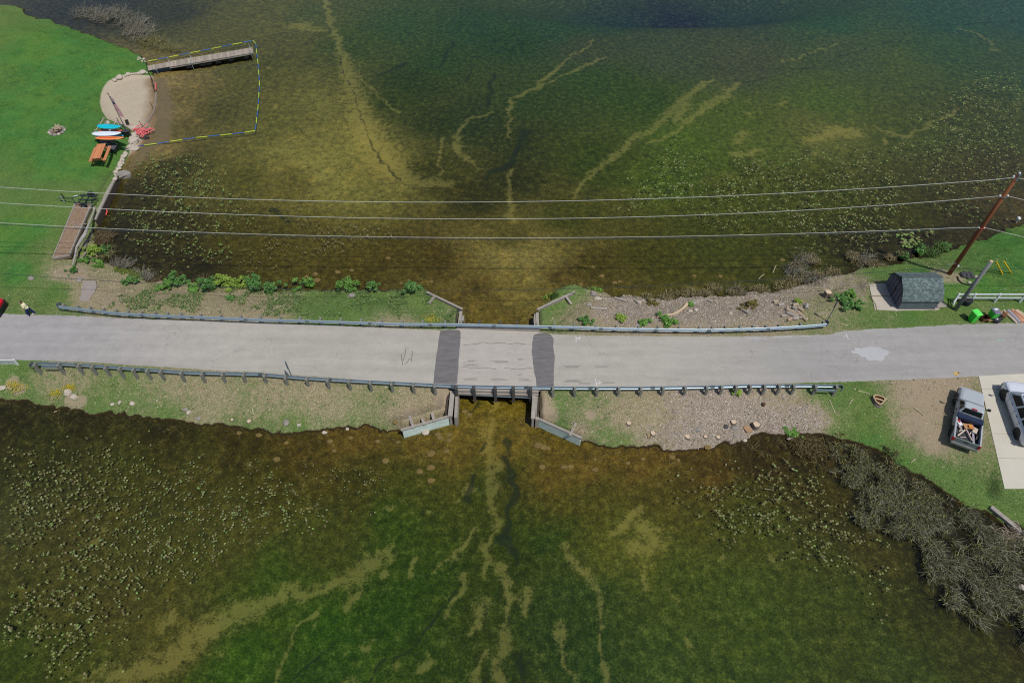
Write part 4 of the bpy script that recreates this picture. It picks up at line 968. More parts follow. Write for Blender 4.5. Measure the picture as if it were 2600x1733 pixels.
# ================================================================== BINS AND KERBSIDE RUBBISH
BING = simple("lime_green_plastic", col(70, 214, 66), .45, .06, 2.0, spec=.45)
def bin_(label, px, lid, rz=.2, sticker=False):
    g = G(*px); t = thing("wheeled_bin", label, "wheeled bin", g, rz)
    m = MB(); m.rings([[(x * s_, y * s_, z) for x, y in ((-.26, -.3), (.26, -.3), (.26, .3), (-.26, .3))] for s_, z in ((.78, .04), (1.0, .95), (1.06, .96), (1.06, 1.0))]); m.build("body", BING, t, local=True)
    m = MB(); m.rings([[(x, y, z) for x, y in ((-a, -c_), (a, -c_), (a, c_), (-a, c_))] for a, c_, z in ((.30, .35, 1.005), (.30, .35, 1.05), (.24, .29, 1.10))]); L_ = m.build("lid", lid, t, local=True)
    m = MB(); m.tube([(-.22, .36, 1.0), (.22, .36, 1.0)], .025, 6); m.build("handle", BING, t, local=True)
    for s_ in (-1, 1):
        m = MB(); m.tube([(s_ * .2, .27, .1), (s_ * .27, .27, .1)], .1, 12); m.build("wheel", RUBBER, t, local=True)
    if sticker:
        m = MB(); m.box((0.02, .12, 1.103), (.3, .18, .006)); m.build("sticker", WHITEP, L_, local=True)
bin_("lime green wheeled bin with a matching green lid", (2465, 814), simple("lime_lid", col(104, 240, 100), .45, .05), .25)
bin_("lime green wheeled bin with a grey lid and white sticker", (2513, 810), simple("grey_lid", col(120, 122, 136), .5, .05), .15, True)
CARD = simple("brown_cardboard", col(196, 148, 108), .9, .12, 4.0)
CARDD = simple("dark_cardboard", col(110, 74, 50), .9, .15, 4.0)
g = G(2496, 812); t = thing("cardboard_box", "open brown cardboard box between the two green bins", "box", g, .1)
m = MB()
for (x, y, sx_, sy_) in ((-.28, 0, .02, .5), (.28, 0, .02, .5), (0, -.25, .56, .02), (0, .25, .56, .02)): m.box((x, y, .2), (sx_, sy_, .4))
m.box((0, 0, .02), (.54, .48, .02)); m.build("carton", CARDD, t, local=True)
m = MB(); m.box((.2, -.38, .36), (.3, .26, .015), 0, Matrix.Rotation(-.5, 3, 'X')); m.box((.42, 0, .36), (.26, .4, .015), 0, Matrix.Rotation(.5, 3, 'Y')); m.build("flaps", CARD, t, local=True)
BAG = simple("black_bin_bag", (.012, .012, .015), .28, .2, 7.0, spec=.6)
g = G(2525, 815); t = thing("bin_bag", "shiny black bin bag leaning between grey lidded bin and cardboard", "bin bag", g)
m = MB(); m.rock(g + Vector((0, 0, .25)), (.46, .36, .32), 4, n=14, m=10); m.rock(g + Vector((.32, .15, .2)), (.3, .28, .26), 9, n=14, m=10); m.build("sack", BAG, t, smooth=True)
m = MB(); m.tube([g + Vector((.1, .05, .5)), g + Vector((.16, .1, .68))], [.05, .09], 8); m.build("tied_neck", BAG, t)
g = G(2543, 806); t = thing("cardboard_box", "torn cardboard box with raised flaps beside the black bin bag", "box", g, .5)
m = MB(); m.box((0, 0, .18), (.42, .34, .36)); m.build("carton", CARDD, t, local=True)
m = MB()
for a in range(4): m.box((math.cos(a * 1.57) * .3, math.sin(a * 1.57) * .26, .46), (.2, .2, .015), a * 1.57, Matrix.Rotation(-1.0, 3, 'Y'))
m.build("flaps", CARD, t, local=True)
g = G(2580, 806); t = thing("rug_bundle", "heap of rolled patterned rugs and padding on the verge east of the bins", "rugs", g, .0)
fab = [simple("cream_padding", col(208, 192, 170), .95, .2, 6.0), simple("peach_fabric", col(214, 160, 126), .95, .2, 6.0), simple("striped_grey_fabric", col(170, 166, 176), .95, .3, 10.0), simple("tan_fabric", col(186, 170, 140), .95, .25, 8.0)]
for k, (dx, rr, f_, ln, rot) in enumerate([(-.55, .10, 0, 1.5, .3), (-.3, .15, 2, 1.4, .25), (-.02, .18, 1, 1.35, .2), (.28, .17, 0, 1.3, .15), (.52, .14, 3, 1.25, .25), (.7, .10, 0, 1.1, .2), (.1, .12, 1, .9, .4)]):
    c_ = Vector((dx, 0, rr + (.22 if k == 6 else 0))); u = Vector((-math.sin(rot), math.cos(rot), 0)) * ln / 2
    m = MB(); m.tube([c_ - u, c_ - u * .3 + Vector((0, 0, .02)), c_ + u * .4, c_ + u], [rr, rr * 1.08, rr, rr * .95], 10); m.build("roll", fab[f_], t, local=True)
g = G(2450, 770); t = thing("dark_planter", "round dark blue tub beside the base of the grey pole", "tub", g)
m = MB(); m.tube([g + Vector((0, 0, -.02)), g + Vector((0, 0, .45)), g + Vector((0, 0, .52))], [.36, .44, .42], 16); m.build("tub", simple("navy_plastic", col(36, 42, 60), .4, .1), t, smooth=False)
m = MB(); m.tube([g + Vector((0, 0, .52)), g + Vector((0, 0, .56))], [.40, .34], 16); m.build("rim_lid", RUBBER, t)
g = G(2456, 700); t = thing("stone_ring", "small dark rock pile ringed by a black hose east of the utility pole", "rocks", g)
for k in range(7):
    a = k * .9; m = MB(); m.rock(g + Vector((math.cos(a) * .45 * (k > 0), math.sin(a) * .3 * (k > 0), .08)), (.24, .2, .18), k + 40); m.build("stone", simple("dark_stone", col(78, 78, 80), .9, .3, 5.0), t)
HOSE = simple("black_drain_hose", (.02, .02, .02), .7, .2, 9.0)
m = MB(); pts = [G(2430, 703), G(2433, 712), G(2442, 720), G(2458, 724), G(2470, 722), G(2476, 715)]; m.tube([p + Vector((0, 0, .06)) for p in pts], .055, 8)
tag(m.build("drain_hose", HOSE, origin=pts[0]), "black corrugated hose curving over the grass beside the rock pile", "hose")
for k, (x, y) in enumerate([(2467, 703), (2478, 703), (2461, 718)]):
    p = G(x, y); m = MB(); m.rock(p + Vector((0, 0, .05)), (.16, .13, .1), 60 + k); tag(m.build("rock", ROCKM, origin=p), "small pale stone lying by the black hose near the utility pole", "rock", "small stones by the hose")

# ================================================================== VEHICLES
def rr_ring(x0_, x1_, hw, r, z, n=5, taper=1.0):
    pts = []
    for cx, cy, a0 in ((x1_ - r, hw * taper - r, 0), (x0_ + r, hw - r, 90), (x0_ + r, -hw + r, 180), (x1_ - r, -hw * taper + r, 270)):
        for k in range(n):
            a = R(a0 + 90 * k / (n - 1)); pts.append((cx + r * math.cos(a), cy + r * math.sin(a), z))
    return pts
def paint(name, c):
    return simple(name, c, .32, .04, 1.0, metal=.1, spec=.5, coat=.4)
GLASS = simple("tinted_window", (.010, .014, .014), .25, .05, 1.0, spec=.25)
GLASSG = simple("greenish_windscreen", (.022, .050, .038), .3, .1, 1.0, spec=.25)
RIM = simple("alloy_rim", col(170, 172, 176), .35, .1, 2.0, metal=.7)
LAMPR = simple("red_lamp_lens", (.35, .01, .012), .2, .05)
LAMPC = simple("clear_lamp_lens", (.6, .62, .65), .12, .05, spec=.8)
def wheel(t, x, y, r=.36, w_=.24):
    s_ = 1 if y > 0 else -1
    m = MB(); m.tube([(x, y - s_ * w_, r), (x, y - s_ * .02, r), (x, y, r)], [r, r, r * .86], 18); wl = m.build("wheel", RUBBER, t, local=True)
    m = MB(); m.tube([(x, y - s_ * .03, r), (x, y + s_ * .012, r)], [r * .66, r * .58], 12); m.build("rim", RIM, wl, local=True)
def greenhouse(m, x0_, x1_, hw0, z0, X0, X1, hw1, z1_, r=.1):
    m.rings([rr_ring(x0_, x1_, hw0, r, z0), rr_ring(X0, X1, hw1, r, z1_ - .05), rr_ring(X0 + .06, X1 - .08, hw1 - .07, r, z1_)])
def pane(t, name, mat, P4, off):
    P4 = [Vector(p) for p in P4]; n_ = (P4[1] - P4[0]).cross(P4[3] - P4[0]).normalized() * off
    c_ = sum(P4, Vector()) / 4
    m = MB(); a = [p + n_ for p in P4]; d_ = [p - n_ * 2 for p in P4]
    m.add(a + d_, [(0, 1, 2, 3), (7, 6, 5, 4), (0, 4, 5, 1), (1, 5, 6, 2), (2, 6, 7, 3), (3, 7, 4, 0)]); return m.build(name, mat, t, local=True)
def frustum_panes(t, x0_, x1_, hw0, z0, X0, X1, hw1, z1_, splits, rear=True, front=GLASSG):
    """windows a few mm proud of the sloping cab faces"""
    def P_(fx, side, fz):   # fx 0..1 along, side -1..1, fz 0..1 up
        xa = x0_ + (x1_ - x0_) * fx; xb = X0 + (X1 - X0) * fx
        return Vector((xa + (xb - xa) * fz, side * (hw0 + (hw1 - hw0) * fz), z0 + (z1_ - .05 - z0) * fz))
    pane(t, "windscreen", front, [P_(1, -.86, .10), P_(1, .86, .10), P_(1, .86, .93), P_(1, -.86, .93)], .006)
    if rear: pane(t, "rear_window", GLASS, [P_(0, .84, .15), P_(0, -.84, .15), P_(0, -.84, .9), P_(0, .84, .9)], .006)
    for (a, c_) in splits:
        for s_ in (-1, 1):
            q_ = [P_(a, s_, .12), P_(c_, s_, .12), P_(c_, s_, .88), P_(a, s_, .88)]
            if s_ > 0: q_ = q_[::-1]
            pane(t, "side_window", GLASS, q_, .006)
def mirrors(t, x, hw, z, mat):
    for s_ in (-1, 1):
        m = MB(); m.beam((x, s_ * (hw - .02), z), (x - .04, s_ * (hw + .16), z + .03), .05, .05); m.box((x - .05, s_ * (hw + .24), z + .07), (.12, .2, .17)); m.build("wing_mirror", mat, t, local=True)
# pickup
a_, c_ = A(2466, 990, 1.9), A(2450, 1131, 1.9)
hd = math.atan2(a_.y - c_.y, a_.x - c_.x); ctr = (a_ + c_) / 2; Lp = (a_ - c_).length
print("PICKUP", round(Lp, 2), round(math.degrees(hd), 1), "shed", round(W_S, 2), "poletop", round(ztop, 2), "z", round(z1, 1), round(z2, 1), round(z3, 1), round(z4, 1))
gp = thing("pickup_truck", "silver grey pickup truck with wood scraps in its open bed", "pickup truck", (ctr.x, ctr.y, 1.27), hd)
SILV = paint("silver_grey_paint", col(186, 192, 196))
hl = 2.55; hw = .90
m = MB(); m.rings([rr_ring(-.15, hl - .03, hw * .95, .2, .36, taper=.95), rr_ring(-.15, hl, hw, .25, .55, taper=.94), rr_ring(-.15, hl - .02, hw, .3, .84, taper=.92), rr_ring(-.15, hl - .10, hw * .95, .3, .95, taper=.9), rr_ring(-.12, hl - .35, hw * .82, .3, 1.02, taper=.85)]); m.build("body", SILV, gp, local=True, smooth=False)
m = MB()
for s_ in (-1, 1): m.rings([[(x, s_ * hw * k_, z) for x, k_, z in ((-hl, 1, .42), (-.15, 1, .42), (-.15, 1, .96), (-hl, 1, .96))], [(x, s_ * (hw - .10), z) for x, z in ((-hl, .42), (-.15, .42), (-.15, .98), (-hl, .98))]])
m.build("bed_sides", SILV, gp, local=True)
m = MB(); m.box((-1.33, 0, .52), (2.35, hw * 2 - .2, .06)); m.box((-.19, 0, .74), (.06, hw * 2 - .2, .46)); m.build("bed_floor", simple("dark_bed_liner", col(62, 62, 66), .8, .2), gp, local=True)
m = MB(); m.box((-hl + .03, 0, .70), (.08, hw * 2 - .16, .52)); tg = m.build("tailgate", simple("grey_green_tailgate", col(128, 138, 136), .4, .05, metal=.2), gp, local=True)
m = MB(); m.box((-hl - .02, 0, .82), (.02, .3, .07)); m.build("handle", BLACK, tg, local=True)
m = MB(); m.box((-hl - .09, 0, .46), (.14, hw * 2 - .06, .17)); m.build("rear_bumper", RIM, gp, local=True)
m = MB(); m.rings([rr_ring(hl - .3, hl + .05, hw * .95, .12, .36), rr_ring(hl - .3, hl + .06, hw * .95, .12, .56)]); m.build("front_bumper", simple("grey_bumper", col(110, 114, 118), .5), gp, local=True)
m = MB(); m.box((hl - .01, 0, .72), (.05, 1.05, .2)); m.build("grille", BLACK, gp, local=True)
for s_ in (-1, 1):
    m = MB(); m.box((hl - .06, s_ * .66, .72), (.08, .28, .18)); m.build("headlight", LAMPC, gp, local=True)
    m = MB(); m.box((-hl + .03, s_ * (hw - .05), .78), (.16, .14, .32)); m.build("tail_light", LAMPR, gp, local=True)
    m = MB(); m.box((.98, s_ * .52, 1.035), (.34, .26, .012)); m.build("hood_scoop", BLACK, gp, local=True)
m = MB(); greenhouse(m, -.12, 1.22, .82, .98, .02, .62, .66, 1.56); m.build("cab", SILV, gp, local=True)
frustum_panes(gp, -.12, 1.22, .82, .98, .02, .62, .66, 1.56, [(.42, .84), (.10, .36)])
m = MB(); m.box((.05, 0, 1.545), (.1, .34, .05)); m.build("brake_light", LAMPR, gp, local=True)
mirrors(gp, .98, hw, .98, BLACK)
for s_ in (-1, 1):
    for x_ in (.98, -.02):
        m = MB(); m.box((x_, s_ * (hw + .001), .72), (.018, .012, .46)); m.build('door_seam', BLACK, gp, local=True)
    m = MB(); m.box((.18, s_ * (hw + .012), .84), (.16, .03, .04)); m.build('door_handle', BLACK, gp, local=True)
m = MB(); m.box((-.42, 0, .92), (.46, hw * 2 - .1, .30)); m.build("toolbox", simple("navy_toolbox", col(40, 52, 78), .35, .05), gp, local=True)
for x in (1.62, -1.55):
    for s_ in (-1, 1):
        wheel(gp, x, s_ * (hw - .01))
        m = MB(); m.tube([(x, s_ * (hw - .3), .37), (x, s_ * (hw + .008), .37)], .43, 18); m.build("wheel_arch", BLACK, gp, local=True)
def scrap(label, x, y, z, L, wd, rz, mat, h=.03, tilt=0.0):
    M = Matrix.Rotation(hd, 3, 'Z'); p = Vector((ctr.x, ctr.y, 1.27)) + M @ Vector((x, y, z))
    m = MB(); m.box((0, 0, 0), (L, wd, h), hd + rz, Matrix.Rotation(tilt, 3, 'Y')); o = m.build("wood_scrap", mat, origin=p, local=True); o.location = p
    tag(o, label, "wood scrap", "scraps in the pickup bed")
WS = [simple("pale_board", col(206, 192, 172), .85, .15), simple("pinkish_board", col(196, 172, 168), .85, .15), simple("grey_lilac_board", col(164, 158, 168), .85, .15), CARD]
scrap("long pale board lying slantwise in the middle of the pickup bed", -1.5, .22, .66, 1.3, .10, -.5, WS[0]); scrap("long lilac grey plank along the right side of the pickup bed", -1.65, -.45, .66, 1.3, .14, .12, WS[2], .04)
scrap("thin pinkish lath crossing the pale board in the pickup bed", -1.6, -.12, .72, 1.1, .08, .5, WS[1]); scrap("brown cardboard sheet at the head of the pickup bed", -.95, -.05, .76, .5, .7, .3, CARD, .02, .2)
scrap("pale plywood offcut by the right wall of the pickup bed", -1.1, -.5, .74, .55, .3, -.2, WS[0], .03, .1); scrap("short white block in the left front corner of the pickup bed", -.95, .55, .74, .4, .26, .6, WHITEP, .1)
scrap("red plastic piece in the left front corner of the pickup bed", -.82, .66, .84, .3, .08, .9, RED, .05); scrap("small orange block on top of the cardboard in the pickup bed", -1.02, -.1, .86, .25, .16, .3, simple("orange_block", col(232, 150, 60), .7), .1)
for k in range(6): scrap("small wood offcut scattered in the middle of the pickup bed", -1.15 - random.random() * .9, random.uniform(-.5, .55), .62 + random.random() * .1, random.uniform(.25, .5), .07, random.uniform(-1.5, 1.5), WS[k % 3])
# white suv on the driveway
fw, rw = A(2545, 1002, 1.62), A(2580, 1100, 1.62)
hd2 = math.atan2(fw.y - rw.y, fw.x - rw.x); wb = (fw - rw).length
print("SUV wheelbase", round(wb, 2), round(math.degrees(hd2), 1))
u2 = Vector((math.cos(hd2), math.sin(hd2), 0)); n2 = Vector((math.sin(hd2), -math.cos(hd2), 0))
hw2 = .98; mid = (fw + rw) / 2 + n2 * hw2
sv = thing("suv", "white full-size suv with dark side windows on the concrete driveway", "car", (mid.x, mid.y, 1.28), hd2)
WHP = paint("white_car_paint", col(226, 230, 240))
s2 = wb / 3.0; xf = wb / 2 + .92; xr = -wb / 2 - 1.05
m = MB(); m.rings([rr_ring(xr + .05, xf - .06, hw2 * .94, .3, .34), rr_ring(xr, xf, hw2, .35, .55), rr_ring(xr + .02, xf - .03, hw2, .38, .92), rr_ring(xr + .06, xf - .14, hw2 * .95, .38, 1.05), rr_ring(xr + .1, xf - .45, hw2 * .86, .3, 1.12)]); m.build("body", WHP, sv, local=True)
ga = (xr + .12, xf - 1.02, .90, 1.06, xr + .42, xf - 1.75, .70, 1.84)
m = MB(); greenhouse(m, *ga, r=.16); m.build("cabin", WHP, sv, local=True)
frustum_panes(sv, *ga, [(.66, .92), (.40, .62), (.06, .36)])
m = MB()
for s_ in (-1, 1): m.beam((xr + .6, s_ * .6, 1.88), (xf - 2.0, s_ * .6, 1.88), .04, .04)
m.build("roof_rails", BLACK, sv, local=True)
mirrors(sv, xf - 1.15, hw2 - .02, 1.12, BLACK)
for x in (wb / 2, -wb / 2):
    for s_ in (-1, 1):
        wheel(sv, x, s_ * (hw2 - .01), .38)
        m = MB(); m.tube([(x, s_ * (hw2 - .3), .40), (x, s_ * (hw2 + .008), .40)], .45, 18); m.build("wheel_arch", BLACK, sv, local=True)
for s_ in (-1, 1):
    for x_ in (.95, -.15, -1.2):
        m = MB(); m.box((x_, s_ * (hw2 + .001), .80), (.018, .012, .52)); m.build('door_seam', BLACK, sv, local=True)
    m = MB(); m.box((xf - .12, s_ * .72, .82), (.16, .34, .18)); m.build("headlight", LAMPC, sv, local=True)
    m = MB(); m.box((xr + .05, s_ * (hw2 - .12), .95), (.14, .16, .4)); m.build("tail_light", LAMPR, sv, local=True)
    for k in range(2):
        m = MB(); m.box((.45 - k * 1.1, s_ * (hw2 + .008), .98), (.16, .03, .03)); m.build("door_handle", BLACK, sv, local=True)
m = MB(); m.box((xf - .01, 0, .74), (.06, 1.1, .28)); m.build("grille", BLACK, sv, local=True)
m = MB(); m.rings([rr_ring(xf - .25, xf + .06, hw2 * .9, .12, .34), rr_ring(xf - .25, xf + .06, hw2 * .92, .12, .56)]); m.build("front_bumper", simple("grey_bumper", col(110, 114, 118), .5), sv, local=True)
# red car, only its corner reaches into the view
g = A(2, 800, 1.28)
rc = thing("red_car", "red vehicle corner with a black lower side at the frame's left edge", "car", (g.x - 2.0, g.y + .35, 1.28), 0)
m = MB(); m.rings([rr_ring(-2.2, 2.15, .82, .25, .62), rr_ring(-2.2, 2.15, .84, .25, .8), rr_ring(-2.1, 1.95, .76, .25, .95)]); m.build("body", paint("red_car_paint", col(214, 24, 44)), rc, local=True)
m = MB(); m.rings([rr_ring(-2.15, 2.2, .80, .2, .2), rr_ring(-2.2, 2.28, .86, .2, .618)]); m.build("lower_body", BLACK, rc, local=True)
m = MB(); greenhouse(m, -1.9, 1.0, .74, .93, -1.5, .3, .6, 1.4); m.build("cabin", paint("red_car_paint", col(214, 24, 44)), rc, local=True)
frustum_panes(rc, -1.9, 1.0, .74, .93, -1.5, .3, .6, 1.4, [(.55, .9), (.1, .5)])
for x in (1.35, -1.35):
    for s_ in (-1, 1): wheel(rc, x, s_ * .83, .33)
# ================================================================== DOCK, FLOATS, BEACH THINGS
DOCKW = simple("dock_planks", col(168, 156, 142), .9, .25, 3.0, island=.22)
dz = .55
d0, d1, d2 = A(375, 173, dz), A(429, 163, dz), A(642, 127, dz)
dk = thing("dock", "long grey wooden swimming dock reaching out from the beach", "dock", (d0.x, d0.y, 0))
def plank_run(name, a, b_, w_, n):
    d_ = (b_ - a); L_ = d_.length; u = d_.normalized(); m = MB()
    for i in range(n):
        c_ = a + u * (L_ * (i + .5) / n); j = random.uniform(-.02, .02); nn = Vector((-u.y, u.x, 0)) * (w_ / 2 + j)
        hx = u * (L_ / n * .46); z_ = random.uniform(-.008, .008)
        m.add([c_ - hx - nn, c_ + hx - nn, c_ + hx + nn, c_ - hx + nn] + [p - Vector((0, 0, .05)) for p in (c_ - hx - nn, c_ + hx - nn, c_ + hx + nn, c_ - hx + nn)],
              [(0, 1, 2, 3), (7, 6, 5, 4), (0, 4, 5, 1), (1, 5, 6, 2), (2, 6, 7, 3), (3, 7, 4, 0)])
    m.build(name, DOCKW, dk)
plank_run("gangway", d0, d1, 1.15, 22); plank_run("deck", d1, d2, 1.35, 86)
u = (d2 - d1).normalized(); nn = Vector((-u.y, u.x, 0))
for s_ in (-1, 1):
    m = MB(); m.beam(d1 + nn * s_ * .6 - Vector((0, 0, .15)), d2 + nn * s_ * .6 - Vector((0, 0, .15)), .08, .18); m.build("stringer", TIMB, dk)
for f in (.22, .38, .45, .56, .72, .9):
    p = d1.lerp(d2, f) - nn * .45; m = MB(); m.box((p.x, p.y, .06), (.6, .35, .24), math.atan2(u.y, u.x)); m.build("float_drum", BLACK, dk)
for f, s_ in ((.0, 1), (.26, -1), (.26, 1), (.97, -1), (.97, 1), (-.15, -1)):
    p = d1.lerp(d2, f) + nn * s_ * .76; m = MB(); m.tube([(p.x, p.y, -1.0), (p.x, p.y, 1.05)], .035, 8); m.box((p.x, p.y, dz), (.16, .16, .16)); m.build("pipe_leg", simple("galvanised_pipe", col(176, 180, 182), .5, .1, 2, metal=.3), dk)
YF = simple("yellow_float", col(196, 224, 84), .45, .06, 2.0); BF = simple("blue_float", col(52, 112, 190), .45, .06, 2.0)
fpx = [(374, 156), (648, 102), (655, 160), (659, 215), (655, 275), (648, 333), (600, 339), (500, 349), (420, 361), (380, 367), (346, 371)]
FP = [A(x, y, .05) for x, y in fpx]
fl = thing("float_line", "blue and yellow swim float line fencing the water off the beach", "float line", (FP[0].x, FP[0].y, 0))
S_ = sample_line(FP, .1); tot = len(S_); seg = 13; k = 0; i = 0
while i < tot - 3:
    P_ = S_[i:min(i + seg, tot)]
    if len(P_) > 2:
        m = MB(); m.tube([P_[0], P_[0].lerp(P_[-1], .08) + (P_[-1] - P_[0]) * 0, P_[-1]], [.03, .046, .042], 8); m.build("float", YF if k % 2 == 0 else BF, fl)
    k += 1; i += seg
# stones edging the beach, lawn and lake wall
def rock_at(px, py, r, label, group=None, mat=ROCKM, h=.35, name="rock", cat="rock", ax=1.0, z=None):
    p = G(px, py)
    r *= .68 if group else .8
    if z is not None: p.z = z
    m = MB(); m.rock(p + Vector((0, 0, r * h * .5)), (r * ax, r / ax ** .5, r * .62), int(px * 13 + py) % 9973)
    return tag(m.build(name, mat, origin=p, smooth=False), label, cat, group)
for x, y, r in [(291,204,.42),(303,198,.6),(318,193,.26),(325,189,.42),(333,189,.26),(339,188,.24),(345,187,.26),(350,187,.26),(356,186,.36),(363,184,.55),(373,185,.22)]:
    rock_at(x, y, r, "pale rounded rock in the row along the beach's north rim", "rocks on the north rim of the beach")
for x, y, r in [(352,147,.22),(356,150,.24),(361,156,.24),(365,151,.3),(369,157,.24),(350,152,.2)]:
    rock_at(x, y, r, "small white rock at the foot of the dock on the lawn point", "white rocks by the dock")
for x, y, r in [(322,380,.38),(329,373,.42),(334,379,.46),(338,371,.36),(318,390,.38),(314,398,.42),(320,393,.3),(310,407,.38),(306,414,.36),(304,421,.4),(311,400,.3),(298,430,.36),(303,428,.34),(294,438,.4),(290,446,.36),(300,441,.3),(292,455,.34),(312,415,.3)]:
    rock_at(x, y, r, "pale stone packed into the rough wall between lawn and water", "stones of the lakeside wall")
rock_at(340, 345, .55, "round white boulder just left of the pink foam noodles")
rock_at(339, 359, .75, "tall buff boulder below the pink noodles at the lawn edge")
rock_at(345, 379, .46, "flat white rock lying at the landward end of the float line")
rock_at(340, 327, .5, "squared pale rock on the beach's south rim beside the flagpole", ax=1.4)
rock_at(274, 313, .35, "pale rock half hidden behind the teal paddleboard")
rock_at(316, 446, .85, "big grey boulder standing in the water at the end of the stone wall", mat=ROCKG, ax=1.25)
rock_at(80, 707, .3, "small dark grey rock on the lawn by the concrete slab", mat=ROCKG); 
rock_at(202, 711, .34, "grey rock at the top corner of the weathered concrete ramp", mat=ROCKG)
# retaining ledge further along the shore
led = thing("lake_wall", "weathered grey timber seawall along the lawn's water edge above the garden bed", "seawall", G(303, 455))
Lp_ = [G(302, 458), G(287, 490), G(268, 530), G(248, 572)]
for a, c_ in zip(Lp_[:-1], Lp_[1:]):
    a = Vector((a.x, a.y, .75)); c_ = Vector((c_.x, c_.y, .75))
    m = MB(); m.beam(a, c_, .35, .14); m.build("cap_plank", TIMB, led)
    m = MB(); m.beam(a + Vector((.1, 0, -.45)), c_ + Vector((.1, 0, -.45)), .14, .8); m.build("face_plank", DARK, led)
# garden bed
gb = thing("garden_bed", "long timber framed garden bed of bare brown soil near the shore", "garden bed", G(186, 590))
cn = [G(200, 526), G(237, 527), G(185, 660), G(137, 660)]; zb_ = 1.3
cz = [Vector((c.x, c.y, 1.32)) for c in cn]
SOIL = simple("brown_soil", col(146, 122, 100), .95, .55, 4.0)
m = MB(); m.prism([(c.x, c.y) for c in (cz[3], cz[2], cz[1], cz[0])], 1.0, 1.36); m.build("soil", SOIL, gb)
for a, c_ in ((0, 1), (1, 2), (2, 3), (3, 0)):
    m = MB(); m.beam(cz[a], cz[c_], .10, .18); m.build("frame_timber", TIMB, gb)
for k, (x0_, y0_, x1_, y1_) in enumerate([(184, 575, 196, 566), (190, 577, 200, 569), (196, 579, 206, 569), (180, 570, 190, 564), (205, 570, 220, 568)]):
    a, c_ = A(x0_, y0_, 1.42), A(x1_, y1_, 1.42); m = MB(); m.tube([a, c_], .03, 5)
    tag(m.build("garden_stake", simple("grey_stake", col(176, 164, 152), .9), origin=a), "thin grey stake lying across the middle of the garden bed", "stake", "stakes on the garden bed")
dr = [A(240, 530, 1.35), A(232, 555, 1.4), A(226, 572, 1.42), A(217, 595, 1.45), A(207, 608, 1.42), A(196, 628, 1.4), A(190, 645, 1.38), A(184, 672, 1.35)]
m = MB(); m.tube([p + Vector((random.uniform(-.08, .08), 0, 0)) for p in dr], [.06, .08, .09, .17, .15, .10, .09, .05], 8)
tag(m.build("driftwood_log", simple("driftwood", col(166, 160, 154), .9, .2, 3.0), origin=dr[0]), "long bent grey driftwood trunk lying along the garden bed's lake side", "driftwood")
for k, (x0_, y0_, x1_, y1_, w__) in enumerate([(234, 588, 228, 612, .22), (222, 612, 212, 636, .3), (236, 624, 203, 664, .12), (241, 528, 240, 543, .14)]):
    a, c_ = G(x0_, y0_) + Vector((0, 0, .12)), G(x1_, y1_) + Vector((0, 0, .12))
    m = MB(); m.beam(a, c_, w__, .1)
    tag(m.build("loose_plank", TIMB, origin=a), ["short weathered plank beside the driftwood knot", "broad split plank below the driftwood by the dead brush", "thin tan plank slanting from the brush toward the bed", "short upright plank at the lake end of the garden bed"][k], "plank")
a, c_ = A(270, 528, .1), A(269, 546, .1); m = MB(); m.tube([a, a.lerp(c_, .5) + Vector((.12, 0, .05)), c_], .06, 6)
tag(m.build("red_noodle", simple("coral_red_foam", col(226, 96, 84), .8), origin=a), "single coral red foam noodle floating by the seawall", "foam noodle")
a, c_ = A(395, 211, .15), A(396, 227, .15); m = MB(); m.tube([a, c_], .07, 6)
tag(m.build("pink_noodle", simple("pink_foam", col(230, 110, 120), .8, .1), origin=a), "single pink foam noodle at the beach's water line near the dock", "foam noodle")
# pile of pink noodles over a grey coil
PINK = [simple("pink_foam", col(230, 110, 120), .8, .1), simple("salmon_foam", col(232, 130, 122), .8, .1)]
g = G(362, 340); pn = thing("noodle_pile", "tangled heap of pink foam noodles on the sand beside the boulders", "foam noodles", g)
for k in range(22):
    a = random.random() * 6.28; c_ = g + Vector((random.gauss(0, .35), random.gauss(.15, .25), .1 + random.random() * .35)); L_ = .85
    u = Vector((math.cos(a), math.sin(a), 0)) * L_; v = Vector((-u.y, u.x, 0)) * random.uniform(-.25, .25)
    m = MB(); m.tube([c_ - u, c_ - u * .4 + v, c_ + u * .4 + v, c_ + u + Vector((0, 0, -.05))], .05, 6); m.build("noodle", PINK[k % 2], pn)
g = G(368, 352); cl = thing("rope_coil", "black and grey heap of coiled line beside the pink noodles", "rope", g)
for k in range(5):
    m = MB(); m.tube([g + Vector((math.cos(t * .6 + k) * (.28 + .07 * k), math.sin(t * .6 + k) * .25, .06 + .05 * k + .02 * math.sin(t * 2))) for t in range(11)], .035, 5)
    m.build("coil", [BLACK, simple("grey_rope", col(150, 148, 146), .8)][k % 2], cl)
